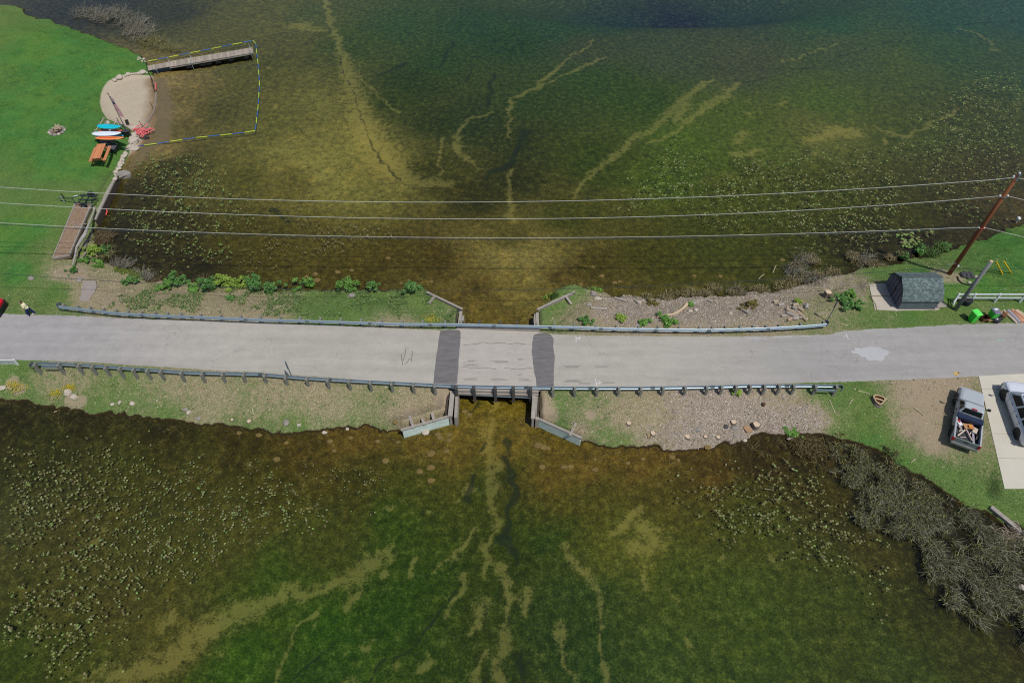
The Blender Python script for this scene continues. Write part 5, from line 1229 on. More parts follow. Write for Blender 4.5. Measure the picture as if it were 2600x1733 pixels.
# sagging net fence along the beach and its posts
nf = thing("net_fence", "sagging black net fence with leaning posts at the beach's water edge", "net fence", G(390, 235))
NP = [(372, 158), (377, 183), (383, 196), (388, 205), (394, 236)]
Pn = [G(x, y) + Vector((0, 0, .25)) for x, y in NP]
m = MB(); m.tube(Pn, .035, 6); m.build("bunched_net", BLACK, nf)
NP2 = [(394, 236), (393, 260), (388, 285), (374, 308), (362, 322), (350, 333)]
Pm = [G(x, y) for x, y in NP2]
m = MB()
for a, c_ in zip(Pm[:-1], Pm[1:]): m.add([a + Vector((0, 0, .05)), c_ + Vector((0, 0, .05)), c_ + Vector((.22, 0, .06)), a + Vector((.22, 0, .06))], [(0, 1, 2, 3)])
m.build("grey_net", simple("grey_netting", col(140, 130, 118), .9), nf)
for (x0_, y0_, x1_, y1_) in [(382, 200, 394, 235), (381, 260, 390, 277), (353, 307, 363, 323), (377, 183, 387, 206)]:
    f_ = G(x1_, y1_); tp = A(x0_, y0_, f_.z + 1.15)
    m = MB(); m.tube([f_, tp], .032, 6); m.build("post", DARK, nf)
# flagpole with its flag
f_ = G(321, 331); zt = min(((A(280, 237, z).xy - f_.xy).length, z) for z in np.arange(2, 9, .03))[1]
fp = thing("flagpole", "thin metal flagpole standing at the beach's south rim", "flagpole", f_)
m = MB(); m.tube([f_, (f_.x, f_.y, zt)], [.05, .035], 8); m.build("pole", simple("grey_pole_metal", col(128, 130, 132), .4, .05, metal=.4), fp)
m = MB(); m.rock((f_.x, f_.y, zt + .05), (.08, .08, .08), 1); m.build("finial", simple("brass_ball", col(190, 170, 90), .3, metal=.6), fp)
FR_, FW_, FBl = simple("flag_red", col(190, 40, 66), .9, .1), simple("flag_white", col(224, 220, 224), .9, .05), simple("flag_blue", col(52, 56, 92), .9, .1)
H_ = zt - f_.z; fg = thing("flag", "limp red, white and blue striped flag hanging down the flagpole", "flag", (f_.x, f_.y, zt - .2))
fz0 = zt - .25; fl_h = H_ * .52
for k in range(9):
    a0 = k / 9; a1 = (k + 1) / 9; x_ = .06 + a0 * .42; x2 = .06 + a1 * .42; m = MB(); n = 8
    vs = []
    for j in range(n + 1):
        z_ = fz0 - fl_h * j / n - a0 * .35; wob = .10 * math.sin(j * 1.1 + k * .9)
        vs += [(f_.x + x_ * (.55 + .45 * j / n), f_.y + wob * .6, z_), (f_.x + x2 * (.55 + .45 * j / n), f_.y + .10 * math.sin(j * 1.1 + (k + 1) * .9) * .6, z_ - .04)]
    m.add(vs, [(2 * j, 2 * j + 1, 2 * j + 3, 2 * j + 2) for j in range(3 if k < 5 else 0, n)])
    m.build("stripe", FR_ if k % 2 == 0 else FW_, fg)
    if k < 5:
        m = MB(); m.add(vs[:8], [(2 * j, 2 * j + 1, 2 * j + 3, 2 * j + 2) for j in range(3)]); m.build("canton", FBl, fg)
g = G(325, 318); m = MB(); m.box(g + Vector((0, .1, .35)), (.35, .5, .02), .3, Matrix.Rotation(1.0, 3, 'X')); m.tube([g, g + Vector((0, 0, .6))], .02, 5)  # tilted black panel on a thin upright rod
tag(m.build("small_black_panel", simple("plain_black", (.015, .016, .018), .9), origin=g), "small black panel on a short stake by the flagpole", "flag")
# paddleboard rack and boards
def board(label, a, c_, wid, z, mat, stripe=None, blunt=.0):
    a = A(a[0], a[1], z); c_ = A(c_[0], c_[1], z); L_ = (c_ - a).length; u = (c_ - a).normalized(); v = Vector((-u.y, u.x, 0)); mid = (a + c_) / 2
    t = thing("paddleboard", label, "paddleboard", mid, math.atan2(u.y, u.x), "paddleboards on the rack")
    rings = []; n = 16; N = 12
    for i in range(n + 1):
        x = -1 + 2 * i / n; hw_ = wid / 2 * max(.04, (1 - abs(x) ** 2.6)) ** .62 * (1 - .12 * x)
        zc = .10 * max(0, x) ** 3
        rings.append([(x * L_ / 2, hw_ * math.cos(q * 2 * math.pi / N), zc + .055 * math.sin(q * 2 * math.pi / N)) for q in range(N)])
    m = MB(); m.rings([r[::-1] for r in rings]); m.build("hull", mat, t, local=True, smooth=True)
    if stripe:
        m = MB(); m.rings([rr_ring(-L_ * .36, L_ * .34, wid * .16, .05, .052), rr_ring(-L_ * .36, L_ * .34, wid * .16, .05, .062)]); m.build("deck_stripe", stripe, t, local=True)
    m = MB(); m.beam((-L_ * .40, 0, -.05), (-L_ * .46, 0, -.25), .02, .14); m.build("fin", BLACK, t, local=True)
    return t
TEAL, WHB, ORB, RDB, BLB, MRB = [simple(n_, c_, .35, .05, 1.0, spec=.5) for n_, c_ in (("teal_board", col(20, 196, 214)), ("white_board", col(232, 240, 250)), ("orange_board", col(240, 150, 84)), ("red_orange_board", col(224, 92, 60)), ("blue_board", col(50, 170, 206)), ("maroon_board", col(122, 36, 52)))]
zt1, zt0 = 2.35, 1.85
board("teal paddleboard, northernmost on the rack's upper arms", (246, 319), (308, 323), .84, zt1, TEAL)
board("white paddleboard in the middle of the rack's upper arms", (233, 339), (308, 339), .84, zt1, WHB)
board("orange paddleboard with a red centre on the rack's southernmost upper arms", (241, 350), (316, 351), .6, zt1 - .15, ORB, simple("red_deck_stripe", col(236, 96, 62), .4))
board("red-orange paddleboard tucked beneath the teal one", (250, 331), (311, 333), .72, zt0, RDB)
board("blue paddleboard tucked beneath the white one, its tip showing east", (244, 347), (315, 346), .5, zt0, BLB)
board("maroon paddleboard between the white and orange ones, one level down", (243, 352), (312, 350), .6, zt0 - .05, MRB)
rkp = G(280, 352); rk = thing("paddleboard_rack", "wooden post rack with arms holding the paddleboards on the lawn", "rack", rkp)
for x_ in (254, 290):
    b0 = A(x_, 352, 1.27); t0 = A(x_, 322, 1.27)
    for yy in (b0.y - .1, b0.y + 1.1, b0.y + 2.1):
        m = MB(); m.box((b0.x, yy, 1.27 + .55), (.09, .09, 1.2)); m.build("post", TIMBN, rk)
    for zz in (zt1 - .10, zt0 - .10):
        m = MB(); m.beam((b0.x, b0.y - .35, zz), (b0.x, b0.y + 2.4, zz), .06, .06); m.build("arm", simple("pale_pipe", col(206, 190, 170), .6), rk)
# picnic table
a_, c_ = A(258, 366, 2.0), A(243, 403, 2.0)
rz_ = math.atan2(a_.y - c_.y, a_.x - c_.x); mid = (a_ + c_) / 2; Lt = (a_ - c_).length
CED = simple("orange_cedar", col(206, 136, 92), .7, .12, 2.0, island=.16)
pt = thing("picnic_table", "orange stained wooden picnic table with attached bench on the lawn", "picnic table", (mid.x, mid.y, 1.27), rz_)
m = MB()
for k in range(5): m.box((0, -.36 + k * .18, .76), (Lt, .165, .045))
m.build("table_top", CED, pt, local=True)
for s_ in (-1, 1):
    m = MB()
    for k in range(2): m.box((0, s_ * (.62 + k * .15), .44), (Lt * .98, .135, .045))
    m.build("bench", CED, pt, local=True)
for e in (-1, 1):
    m = MB(); m.beam((e * Lt * .38, -.78, .39), (e * Lt * .38, .78, .39), .05, .12); m.build("bench_bearer", CED, pt, local=True)
    for s_ in (-1, 1):
        m = MB(); m.beam((e * Lt * .38, s_ * .62, 0), (e * Lt * .38, s_ * .3, .72), .05, .13); m.build("leg", CED, pt, local=True)
g = G(289, 386); t = thing("side_table", "square dark grey patio table east of the picnic table", "table", g, -.05)
SLATE = simple("slate_grey_panel", col(92, 94, 102), .6, .06, 2.0)
m = MB(); m.box((0, 0, .62), (.95, .85, .05)); m.build("table_top", SLATE, t, local=True)
for sx_ in (-1, 1):
    for sy_ in (-1, 1):
        m = MB(); m.box((sx_ * .42, sy_ * .37, .3), (.06, .06, .6)); m.build("leg", BLACK, t, local=True)
m = MB(); m.box((0, 0, .4), (.8, .7, .3)); m.build("apron", BLACK, t, local=True)
for k, (x_, y_) in enumerate([(272, 366), (289, 364)]):
    g = G(x_, y_); t = thing("folding_chair", ["grey folded lounge chair lying beside the picnic table's north end", "dark folding chair with white arms north of the patio table"][k], "chair", g, .15)
    CG = simple("grey_sling", col(138, 140, 146), .8)
    m = MB(); m.box((-.2, 0, .28), (.7, .5, .03), 0, Matrix.Rotation(.12, 3, 'Y')); m.build("seat", CG if k == 0 else SLATE, t, local=True)
    m = MB(); m.box((.35, 0, .45), (.55, .5, .03), 0, Matrix.Rotation(-.7, 3, 'Y')); m.build("backrest", SLATE, t, local=True)
    for s_ in (-1, 1):
        m = MB(); m.tube([(-.5, s_ * .28, .05), (0, s_ * .28, .4), (.5, s_ * .28, .05)], .022, 5); m.build("frame", simple("white_tube", col(214, 212, 210), .4), t, local=True)
g = G(325, 348); t = thing("grill", "small black charcoal grill between the paddleboards and the boulders", "grill", g, .1)
m = MB(); m.box((0, 0, .75), (.85, .5, .06)); m.build("lid", simple("dark_purple_grey_lid", col(70, 64, 74), .5), t, local=True)
m = MB(); m.box((0, 0, .6), (.8, .45, .24)); m.build("firebox", BLACK, t, local=True)
for sx_ in (-1, 1):
    for sy_ in (-1, 1):
        m = MB(); m.tube([(sx_ * .36, sy_ * .2, 0), (sx_ * .36, sy_ * .2, .5)], .025, 6); m.build("leg", BLACK, t, local=True)
# fire pit
g = G(145, 334); t = thing("fire_pit", "round stone ringed fire pit filled with split logs on the lawn", "fire pit", g)
m = MB(); m.tube([g + Vector((0, 0, -.05)), g + Vector((0, 0, .04))], .72, 18); m.build("ash_bed", simple("ash", col(112, 96, 82), .95, .4, 9.0), t)
for k in range(11):
    a = k * 2 * math.pi / 11 + .2; m = MB(); m.rock(g + Vector((math.cos(a) * .74, math.sin(a) * .74, .08)), (.2, .17, .13), k); m.build("stone", ROCKG if k % 3 else ROCKM, t)
for k in range(9):
    a = random.random() * 3.14; p = g + Vector((random.gauss(0, .2), random.gauss(0, .2) + .1, .12 + .06 * k)); u = Vector((math.cos(a), math.sin(a), 0)) * .42
    m = MB(); m.tube([p - u, p + u], .075, 6); m.build("log", simple("split_log", col(176, 156, 132), .9, .3, 8.0), t)
# boat trailer
a_, c_ = A(152, 505, 1.6), A(246, 508, 1.6)
rz_ = math.atan2(c_.y - a_.y, c_.x - a_.x); Lt = (c_ - a_).length
t = thing("boat_trailer", "small black boat trailer parked on the lawn above the garden bed", "trailer", (a_.x, a_.y, 1.27), rz_)
TRB = simple("black_trailer_paint", (.014, .02, .022), .35, .1, 2.0, spec=.6)
def tpart(name, P_, r=.045, mat=TRB): m = MB(); m.tube([(x * Lt, y, z) for x, y, z in P_], r, 6); return m.build(name, mat, t, local=True)
tpart("tongue", [(.05, 0, .45), (.34, 0, .45)], .05)
tpart("frame_rail", [(.34, 0, .45), (.52, .62, .45), (.97, .62, .45)]); tpart("frame_rail", [(.34, 0, .45), (.52, -.62, .45), (.97, -.62, .45)])
tpart("crossmember", [(.60, -.62, .45), (.60, .62, .45)]); tpart("crossmember", [(.93, -.62, .45), (.93, .62, .45)])
tpart("axle", [(.74, -.85, .36), (.74, .85, .36)], .05)
tpart("bunk", [(.56, .26, .56), (1.0, .26, .58)], .06); tpart("bunk", [(.56, -.26, .56), (1.0, -.26, .58)], .06)
tpart("winch_post", [(.14, 0, .45), (.12, 0, 1.0)], .05); tpart("jack", [(.1, -.12, 0), (.1, -.12, .7)], .04, simple("jack_grey", col(170, 176, 176), .5))
m = MB(); m.box((.02 * Lt, 0, .46), (.25, .12, .1)); m.build("coupler", STEELD, t, local=True)
m = MB(); m.box((.42 * Lt, .3, .52), (.4, .07, .03), .45); m.build("step_pad", WHITEP, t, local=True)
for s_ in (-1, 1):
    m = MB(); m.tube([(.74 * Lt, s_ * .74, .27), (.74 * Lt, s_ * .92, .27)], .27, 14); wl = m.build("wheel", RUBBER, t, local=True)
    m = MB(); m.tube([(.74 * Lt, s_ * .75, .27), (.74 * Lt, s_ * .93, .27)], .13, 10); m.build("hub", STEELD, wl, local=True)
    m = MB(); m.rings([[(.74 * Lt + x, s_ * .73, z), (.74 * Lt + x, s_ * .95, z)] [::s_] + [(.74 * Lt + x * .94, s_ * .95, z - .02), (.74 * Lt + x * .94, s_ * .73, z - .02)][::s_] for x, z in ((-.36, .34), (-.24, .56), (0, .62), (.24, .56), (.36, .34))]); m.build("fender", TRB, t, local=True)

# ================================================================== PERSON
SKIN = simple("skin", col(206, 150, 124), .6, .05); DENIM = simple("dark_blue_jeans", col(28, 44, 96), .9, .15, 6.0); SHIRT = simple("cream_yellow_shirt", col(238, 232, 190), .9, .06, 4.0); HAIR = simple("dark_brown_hair", (.02, .014, .01), .8)
PINKC = simple("mauve_cloth", col(196, 130, 160), .9)
g = G(83, 800)
per = thing("person", "person in a cream shirt and dark jeans standing at the road edge", "person", g, R(200))
def skin_obj(name, verts, edges, radii, mat, root=0, sub=2):
    me_ = bpy.data.meshes.new(name); me_.from_pydata(verts, edges, []); me_.update()
    o = bpy.data.objects.new(name, me_); C.objects.link(o)
    md = o.modifiers.new("Skin", 'SKIN'); md.use_smooth_shade = True
    sv_ = me_.skin_vertices[0].data if me_.skin_vertices else None
    if sv_ is None: 
        me_.attributes.new("dummy", 'FLOAT', 'POINT')
    for i, r in enumerate(radii):
        me_.skin_vertices[0].data[i].radius = (r, r) if not isinstance(r, tuple) else r
    me_.skin_vertices[0].data[root].use_root = True
    sb = o.modifiers.new("Subsurf", 'SUBSURF'); sb.levels = sub; sb.render_levels = sub
    me_.materials.append(mat); return o
def limb(name, pts, rs, mat, parent):
    m = MB(); P_ = [Vector(p) for p in pts]; S2 = []; R2 = []
    for i in range(len(P_) - 1):
        for k in range(4):
            f = k / 4; S2.append(P_[i].lerp(P_[i + 1], f)); R2.append(rs[i] + (rs[i + 1] - rs[i]) * f)
    S2.append(P_[-1]); R2.append(rs[-1])
    m.tube(S2, R2, 10); return m.build(name, mat, parent, local=True, smooth=True)
# one continuous body: trunk, head, arms, legs grown from rings joined at the joints (metaball-like union by remesh)
def body_mesh():
    m = MB()
    def tb(pts, rs):
        P_ = [Vector(p) for p in pts]; m.tube(P_, rs, 12)
    tb([(0, 0, .84), (0, 0, .95), (.02, 0, 1.1), (.05, 0, 1.28), (.07, 0, 1.40), (.08, 0, 1.47)], [.15, .155, .14, .165, .15, .06])
    tb([(.08, 0, 1.44), (.10, 0, 1.52)], [.055, .055])
    m.rock((.12, 0, 1.62), (.095, .078, .12), 3, n=14, m=10)
    m.rock((.215, 0, 1.61), (.02, .014, .025), 1)
    for s_ in (-1, 1):
        m.rock((.11, s_ * .08, 1.61), (.02, .012, .03), 2)
        tb([(.06, s_ * .17, 1.39), (.09, s_ * .24, 1.14), (.24, s_ * .20, 1.0), (.30, s_ * .18, .99)], [.062, .045, .034, .026])
        m.rock((.34, s_ * .18, .985), (.045, .035, .016), 5)
        for f in range(4): tb([(.36, s_ * .18 + (f - 1.5) * .018, .985), (.40, s_ * .18 + (f - 1.5) * .02, .975), (.415, s_ * .18 + (f - 1.5) * .018, .955)], [.009, .008, .007])
        tb([(.33, s_ * .15, .985), (.36, s_ * .125, .98), (.385, s_ * .12, .97)], [.011, .010, .008])
        st_ = .16 * s_
        tb([(0, s_ * .09, .9), (.04 + st_, s_ * .10, .5), (st_ - .05 if s_ < 0 else st_, s_ * .10, .1), (st_, s_ * .10, .05)], [.10, .07, .045, .045])
        tb([(st_ - .05, s_ * .10, .045), (st_ + .10, s_ * .10, .04), (st_ + .18, s_ * .10, .03)], [.045, .045, .03])
    return m
m = body_mesh(); bo = m.build("body", SKIN, per, local=True, smooth=True)
rm = bo.modifiers.new("Remesh", 'REMESH'); rm.mode = 'VOXEL'; rm.voxel_size = .012; rm.use_smooth_shade = True
m = MB(); m.tube([(0, 0, .86), (.0, 0, .97), (.02, 0, 1.1), (.05, 0, 1.28), (.07, 0, 1.40), (.08, 0, 1.45)], [.17, .175, .16, .185, .17, .09], 14)
for s_ in (-1, 1): m.tube([(.06, s_ * .13, 1.39), (.075, s_ * .205, 1.26), (.09, s_ * .235, 1.16)], [.085, .078, .066], 10)
so = m.build("shirt", SHIRT, per, local=True, smooth=True); rm = so.modifiers.new("Remesh", 'REMESH'); rm.mode = 'VOXEL'; rm.voxel_size = .015; rm.use_smooth_shade = True
m = MB(); m.tube([(0, 0, .96), (0, 0, .86)], [.168, .165], 14)
for s_ in (-1, 1):
    st_ = .16 * s_; m.tube([(0, s_ * .085, .92), (.04 + st_, s_ * .10, .5), (st_ - .05 if s_ < 0 else st_, s_ * .10, .09)], [.115, .09, .075], 12)
jo = m.build("jeans", DENIM, per, local=True, smooth=True); rm = jo.modifiers.new("Remesh", 'REMESH'); rm.mode = 'VOXEL'; rm.voxel_size = .015; rm.use_smooth_shade = True
m = MB(); m.rock((.095, 0, 1.66), (.105, .09, .10), 6, n=14, m=10); m.build("hair", HAIR, per, local=True, smooth=True)
for s_ in (-1, 1):
    st_ = .16 * s_; m = MB(); m.rings([rr_ring(st_ - .10, st_ + .21, .055, .04, 0.0) , rr_ring(st_ - .10, st_ + .20, .055, .04, .06), rr_ring(st_ - .08, st_ + .12, .045, .03, .10)]); 
    m.v = [(x, y + s_ * .10, z) for x, y, z in m.v]; m.build("shoe", simple("pale_shoe", col(206, 200, 190), .7), per, local=True)
m = MB(); m.rock((.02, -.30, .82), (.12, .06, .16), 8); m.tube([(.02, -.27, .95), (.08, -.2, 1.2)], .015, 5)
b_ = m.build("shoulder_bag", simple("black_bag", (.012, .012, .016), .7), None); b_.parent = per
# ================================================================== STUMPS, ROCKS, WOOD ON THE BANKS
STUMPTOP = simple("pale_stump_top", col(212, 188, 160), .9, .18, 14.0)
def stump(px, py, r, h, label, name="tree_stump"):
    g = G(px, py + h * 12); t = thing(name, label, "tree stump", g)
    rd_ = random.Random(int(px + py)); n = 14; prof_ = [1 + rd_.uniform(-.14, .14) for _ in range(n)]
    def ring(k, z): return [(g.x + r * k * prof_[i] * math.cos(i * 2 * math.pi / n), g.y + r * k * prof_[i] * math.sin(i * 2 * math.pi / n), g.z + z) for i in range(n)]
    m = MB(); m.rings([ring(1.25, -.1), ring(1.06, .05), ring(1, h)]); m.build("bark", BARK, t)
    m = MB(); m.rings([ring(.93, h + .002), ring(.90, h + .012)]); m.build("cut_face", STUMPTOP, t)
stump(1596, 1074, .17, .12, "small lone tree stump at the west end of the wood chips below the guardrail")
stump(1657, 1099, .20, .12, "tree stump next to a mossy splintered one near the shore")
stump(1745, 1108, .19, .1, "pale cut stump, left of three in a line above the southeast shore")
stump(1791, 1108, .14, .1, "pinkish cut stump, middle of three in a line above the southeast shore")
stump(1823, 1109, .16, .1, "round cut stump, right of three in a line above the southeast shore")
stump(1862, 1071, .20, .18, "cut stump with bare soil beside it, just north of a grey flat stone")
stump(1917, 1079, .25, .42, "tallest cut stump, rising beside a flat brown slab")
stump(2098, 745, .27, .55, "tall pale sawn stump alone on the north bank west of the shed")
stump(590, 1065, .12, .1, "small cut stump in the middle of the southwest bank near the shore")
stump(633, 1069, .16, .08, "ringed pale cut stump east of a smaller one on the southwest bank")
# splintered stump
g = G(1645, 1111); m = MB()
for k in range(14):
    a = random.random() * 6.28; p = g + Vector((math.cos(a) * random.random() * .22, math.sin(a) * random.random() * .2, 0)); m.beam(p, p + Vector((random.uniform(-.1, .1), random.uniform(-.1, .1), random.uniform(.1, .32))), .05, .04)
tag(m.build("splintered_stump", CUTW, origin=g), "splintered mossy stump base at the southeast shore", "tree stump")
# hollow stump
g = G(2229, 1018); t = thing("hollow_stump", "large hollow tree stump with a pale rim in the green grass", "tree stump", g)
n = 22; pr_ = [1 + .13 * math.sin(3 * i * 2 * math.pi / n + 1) + random.uniform(-.05, .05) for i in range(n)]
def hr(k, z): return [(g.x + k * pr_[i] * math.cos(i * 2 * math.pi / n), g.y + k * pr_[i] * math.sin(i * 2 * math.pi / n), g.z + z) for i in range(n)]
m = MB(); m.rings([hr(.50, -.1), hr(.43, .1), hr(.42, .26)], (False, False)); m.build("bark", BARK, t)
m = MB(); m.rings([hr(.42, .26), hr(.34, .27), hr(.31, .10), hr(.30, .02)], (False, True)); m.build("rotten_core", simple("rotten_brown", col(120, 82, 56), .95, .4, 12.0), t)
m = MB(); m.rings([hr(.425, .255), hr(.42, .285), hr(.345, .285), hr(.34, .25)], (False, False)); m.build("pale_rim", CUTW, t)
m = MB(); m.beam(g + Vector((-.25, .12, .2)), g + Vector((.28, -.1, .22)), .1, .08); m.build("heart_wood", CUTW, t)
for x, y, r, ax, lab, mt in [
 (173, 996, .38, .9, "larger of two pale boulders resting together on the southwest bank", ROCKM), (187, 1008, .32, 1.1, "smaller of two pale boulders resting together on the southwest bank", ROCKM),
 (6, 985, .3, 1.1, "pale boulder near the frame's left edge below the picket fence", ROCKM), (285, 1026, .18, 1.2, "small pink rock, left of three spaced along the southwest bank", ROCKM),
 (304, 1022, .2, .8, "upright pale rock, middle of three spaced along the southwest bank", ROCKM), (336, 1024, .26, 1.0, "large pink rock, right of three spaced along the southwest bank", ROCKM),
 (479, 1047, .24, .75, "narrow pale rock alone on the southwest bank", ROCKM), (471, 1040, .22, 1.3, "flat grey rock just behind a narrow pale one on the southwest bank", ROCKG),
 (505, 1062, .22, 1.2, "grey rock sunk in the grass close to the southwest shore", ROCKG), (727, 1073, .33, .85, "large grey rock on the southwest bank beside a white block", ROCKG),
 (1866, 1087, .28, 1.3, "flat blue-grey stone below a cut stump among the wood chips", ROCKG), (1843, 1083, .24, 1.1, "dark jagged stone among the wood chips west of the flat grey one", simple("dark_stone", col(78, 78, 80), .9, .3, 5.0)),
 (1772, 1090, .28, 1.4, "flat grey stone amid the row of cut stumps", ROCKG), (1868, 1106, .2, 1.2, "sunken grey stone near the southeast water's edge", ROCKG),
 (1890, 1118, .2, 1.1, "white stone right on the southeast water's edge", ROCKM), (1506, 748, .42, .8, "upright grey boulder at the northeast bank's grassy corner", ROCKG),
 (1517, 759, .3, 1.5, "pale flat rock beside the upright grey boulder", ROCKM), (1622, 768, .28, .9, "pointed pale rock in the wood chips, west of the long branch", ROCKM),
 (1496, 774, .3, 1.1, "grey rock cluster piece above the wing wall grass", ROCKG), (1760, 768, .3, .8, "grey rock at the upper end of the long fallen branch", ROCKG),
 (1767, 787, .26, 1.0, "pale rock south of the fallen branch's thick end", ROCKM), (1752, 790, .22, 1.2, "pale rock beside another just right of the fallen branch", ROCKM),
 (1855, 796, .2, 1.0, "small pale rock alone in the chips between branch and firewood", ROCKM), (2007, 1113, .26, 1.2, "white rock in the dark brush on the southeast shore", ROCKM),
 (1081, 1098, .30, 1.4, "white stone in the water below the southwest wing wall", ROCKM), (824, 1098, .2, 1.3, "squared pale stone at the water's edge of the southwest bank", ROCKM),
 (882, 1089, .18, 1.0, "small round white stone at the shore left of the southwest wing wall", ROCKM), (2114, 758, .17, 1.0, "small brown rock just below the tall pale stump", ROCKM),
 (893, 752, .38, 1.1, "mauve grey lump of stone in the grass northwest of the bridge", ROCKG), (2596, 1491, .25, 1.0, "white rock among the dead reeds by the frame's right edge", ROCKM)]:
    rock_at(x, y, r, lab, mat=mt, ax=ax, z=(0.0 if (x, y) in ((1081, 1098), (2596, 1491)) else None))
g = G(1897, 1090); m = MB(); m.add([g + Vector(v) for v in [(-.32, .12, .06), (-.12, -.3, .06), (.34, -.28, .06), (.3, .05, .06), (-.1, .3, .06)]] + [g + Vector(v) for v in [(-.30, .12, .14), (-.1, -.28, .14), (.32, -.26, .14), (.28, .05, .14), (-.08, .28, .14)]], [(4, 3, 2, 1, 0), (5, 6, 7, 8, 9)] + [(i, (i + 1) % 5, (i + 1) % 5 + 5, i + 5) for i in range(5)])
tag(m.build("flat_slab", simple("brown_sandstone", col(172, 138, 104), .9, .15), origin=g), "flat brown slab leaning by the tallest cut stump", "stone slab")
g = G(760, 1080); m = MB(); m.box(g + Vector((0, 0, .06)), (.26, .2, .12), .3); m.box(g + Vector((0.05, 0, .13)), (.12, .1, .04), .5)
tag(m.build("white_block", ROCKM, origin=g), "small squared white block on the southwest bank beside a grey rock", "block")
g = G(1938, 1028); m = MB(); m.rock(g + Vector((0, 0, .08)), (.16, .16, .15), 3); tag(m.build("rusty_lump", simple("rusty_brown", col(92, 64, 50), .9), origin=g), "small rusty brown lump in the chips below the guardrail", "lump")
# fallen branch on the chips
bp_ = [G(1668, 807), G(1690, 802), G(1708, 800), G(1722, 793), G(1735, 783), G(1743, 774)]
m = MB(); m.tube([p + Vector((0, 0, .12)) for p in bp_], [.05, .09, .10, .12, .13, .17], 8)
tag(m.build("fallen_branch", simple("pale_branch", col(204, 180, 150), .9, .15, 4.0), origin=bp_[0]), "long curved pale fallen branch on the wood chips north of the guardrail", "branch")
FW = [simple("split_wood_grey", col(172, 164, 156), .9, .2, 6.0), simple("split_wood_tan", col(182, 162, 138), .9, .2, 6.0)]
for k, (x, y, L_, a, r) in enumerate([(1982, 775, .5, .3, .14), (1998, 787, .5, 1.3, .13), (2006, 799, .6, -.6, .12), (2014, 796, .9, -.7, .12), (2022, 805, .8, -.5, .1), (2036, 805, 1.1, -1.1, .13), (2018, 784, .4, -.8, .14), (2032, 787, .5, -.9, .12), (2047, 780, .5, 1.2, .17), (2018, 775, .45, .2, .14), (1990, 803, .5, .2, .1), (2005, 812, .5, .5, .11), (2019, 810, .45, 0, .15), (1968, 768, .4, .4, .15)]):
    g = G(x, y) + Vector((0, 0, .12)); u = Vector((math.cos(a), math.sin(a), 0)) * L_ / 2
    m = MB(); m.tube([g - u, g + u], [r, r * .9], 6); tag(m.build("firewood", FW[k % 2], origin=g), "split log in the loose heap at the east end of the wood chips", "firewood", "loose firewood heap")
for (x0_, y0_, x1_, y1_) in [(1540,786,1500,783),(1560,757,1590,766),(1612,763,1622,772),(1797,763,1808,768),(1774,764,1760,774),(1880,785,1900,797)]:
    a, c_ = G(x0_, y0_), G(x1_, y1_); m = MB(); m.tube([a + Vector((0, 0, .1)), c_ + Vector((0, 0, .1))], .09, 6)
    tag(m.build("driftwood_piece", FW[0], origin=a), "short grey chunk of wood scattered on the north bank's wood chips", "wood", "wood chunks on the north bank")
for (x0_, y0_, x1_, y1_, lab) in [(2178,993,2208,1001,"pale stick in the grass northwest of the hollow stump"),(2166,1013,2156,1027,"short pale stick southwest of the guardrail's end"),(2134,824,2153,827,"thin pale stick on the verge past the guardrail's east end"),(1970,675,1962,694,"dead grey branch stuck in the water off the northeast bank"),(1940,697,1925,710,"small pale branch in the water off the northeast bank"),(640,1036,644,1052,"thin pale stick leaning above the ringed stump"),(2105,1015,2120,1050,"greenish bent stick in the chips southeast of the guardrail"),(2320,1035,2345,1055,"twig in the worn grass west of the pickup"),(2325,1165,2312,1175,"pale stick on the green grass southwest of the pickup"),(138,1048,146,1045,"short white stick floating off the southwest bank")]:
    a, c_ = G(x0_, y0_), G(x1_, y1_); a.z = max(a.z, .02); c_.z = max(c_.z, .02)
    m = MB(); m.tube([a + Vector((0, 0, .05)), (a + c_) / 2 + Vector((0, .04, .07)), c_ + Vector((0, 0, .05))], .028, 5)
    tag(m.build("stick", simple("pale_stick", col(206, 194, 160), .9), origin=a), lab, "stick")
# long beam in the east lawn edge
a, c_ = G(2514, 1288), G(2605, 1362)
m = MB(); m.beam(a + Vector((0, 0, .08)), c_ + Vector((0, 0, .08)), .3, .2); tag(m.build("landscape_timber", TIMB, origin=a), "long weathered timber edging the lawn beside the dead reeds", "timber")

# ================================================================== STONES ON THE LAKE BED
ri = 0
for (x, y, r) in [(1095,1154,.34),(1112,1108,.24),(1118,1116,.26),(1142,1108,.2),(1140,1121,.22),(1135,1147,.22),(1010,1094,.22),(980,1173,.28),(892,1117,.2),(840,1125,.22),(850,1148,.2),(705,1170,.3),(960,1125,.2),(1065,1198,.24),(1093,1188,.3),(1095,1220,.3),(1012,1128,.18),(1366,1134,.34),(1380,1139,.32),(1391,1142,.2),(1432,1188,.28),(1448,1187,.26),(1376,1187,.24),(1509,1196,.24),(1592,1180,.2),(1631,1170,.18),(1704,1165,.26),(1792,1146,.28),(1508,1171,.16),(1720,1173,.16),(1180,1050,.24),(1192,1058,.24),(730,1130,.2),(660,1110,.24),(610,1105,.2),(1527,705,.28),(1505,680,.24),(1560,722,.22),(1572,720,.2),(1474,728,.2),(1762,703,.2),(1827,704,.22),(1985,661,.26),(985,655,.24),(1095,720,.2),(1020,725,.18),(858,694,.28),(893,689,.22),(802,700,.26),(780,706,.2),(806,718,.35)]:
    p = at(x, y, -.45); z_ = gz(p[0], p[1]); m = MB(); m.rock((p[0], p[1], z_ + r * .1), (r, r * .8, r * .4), int(x + y))
    tag(m.build("submerged_rock", ROCKW, origin=(p[0], p[1], z_)), "brownish stone lying under the shallow water near the bank", "rock", "stones under the shallow water")
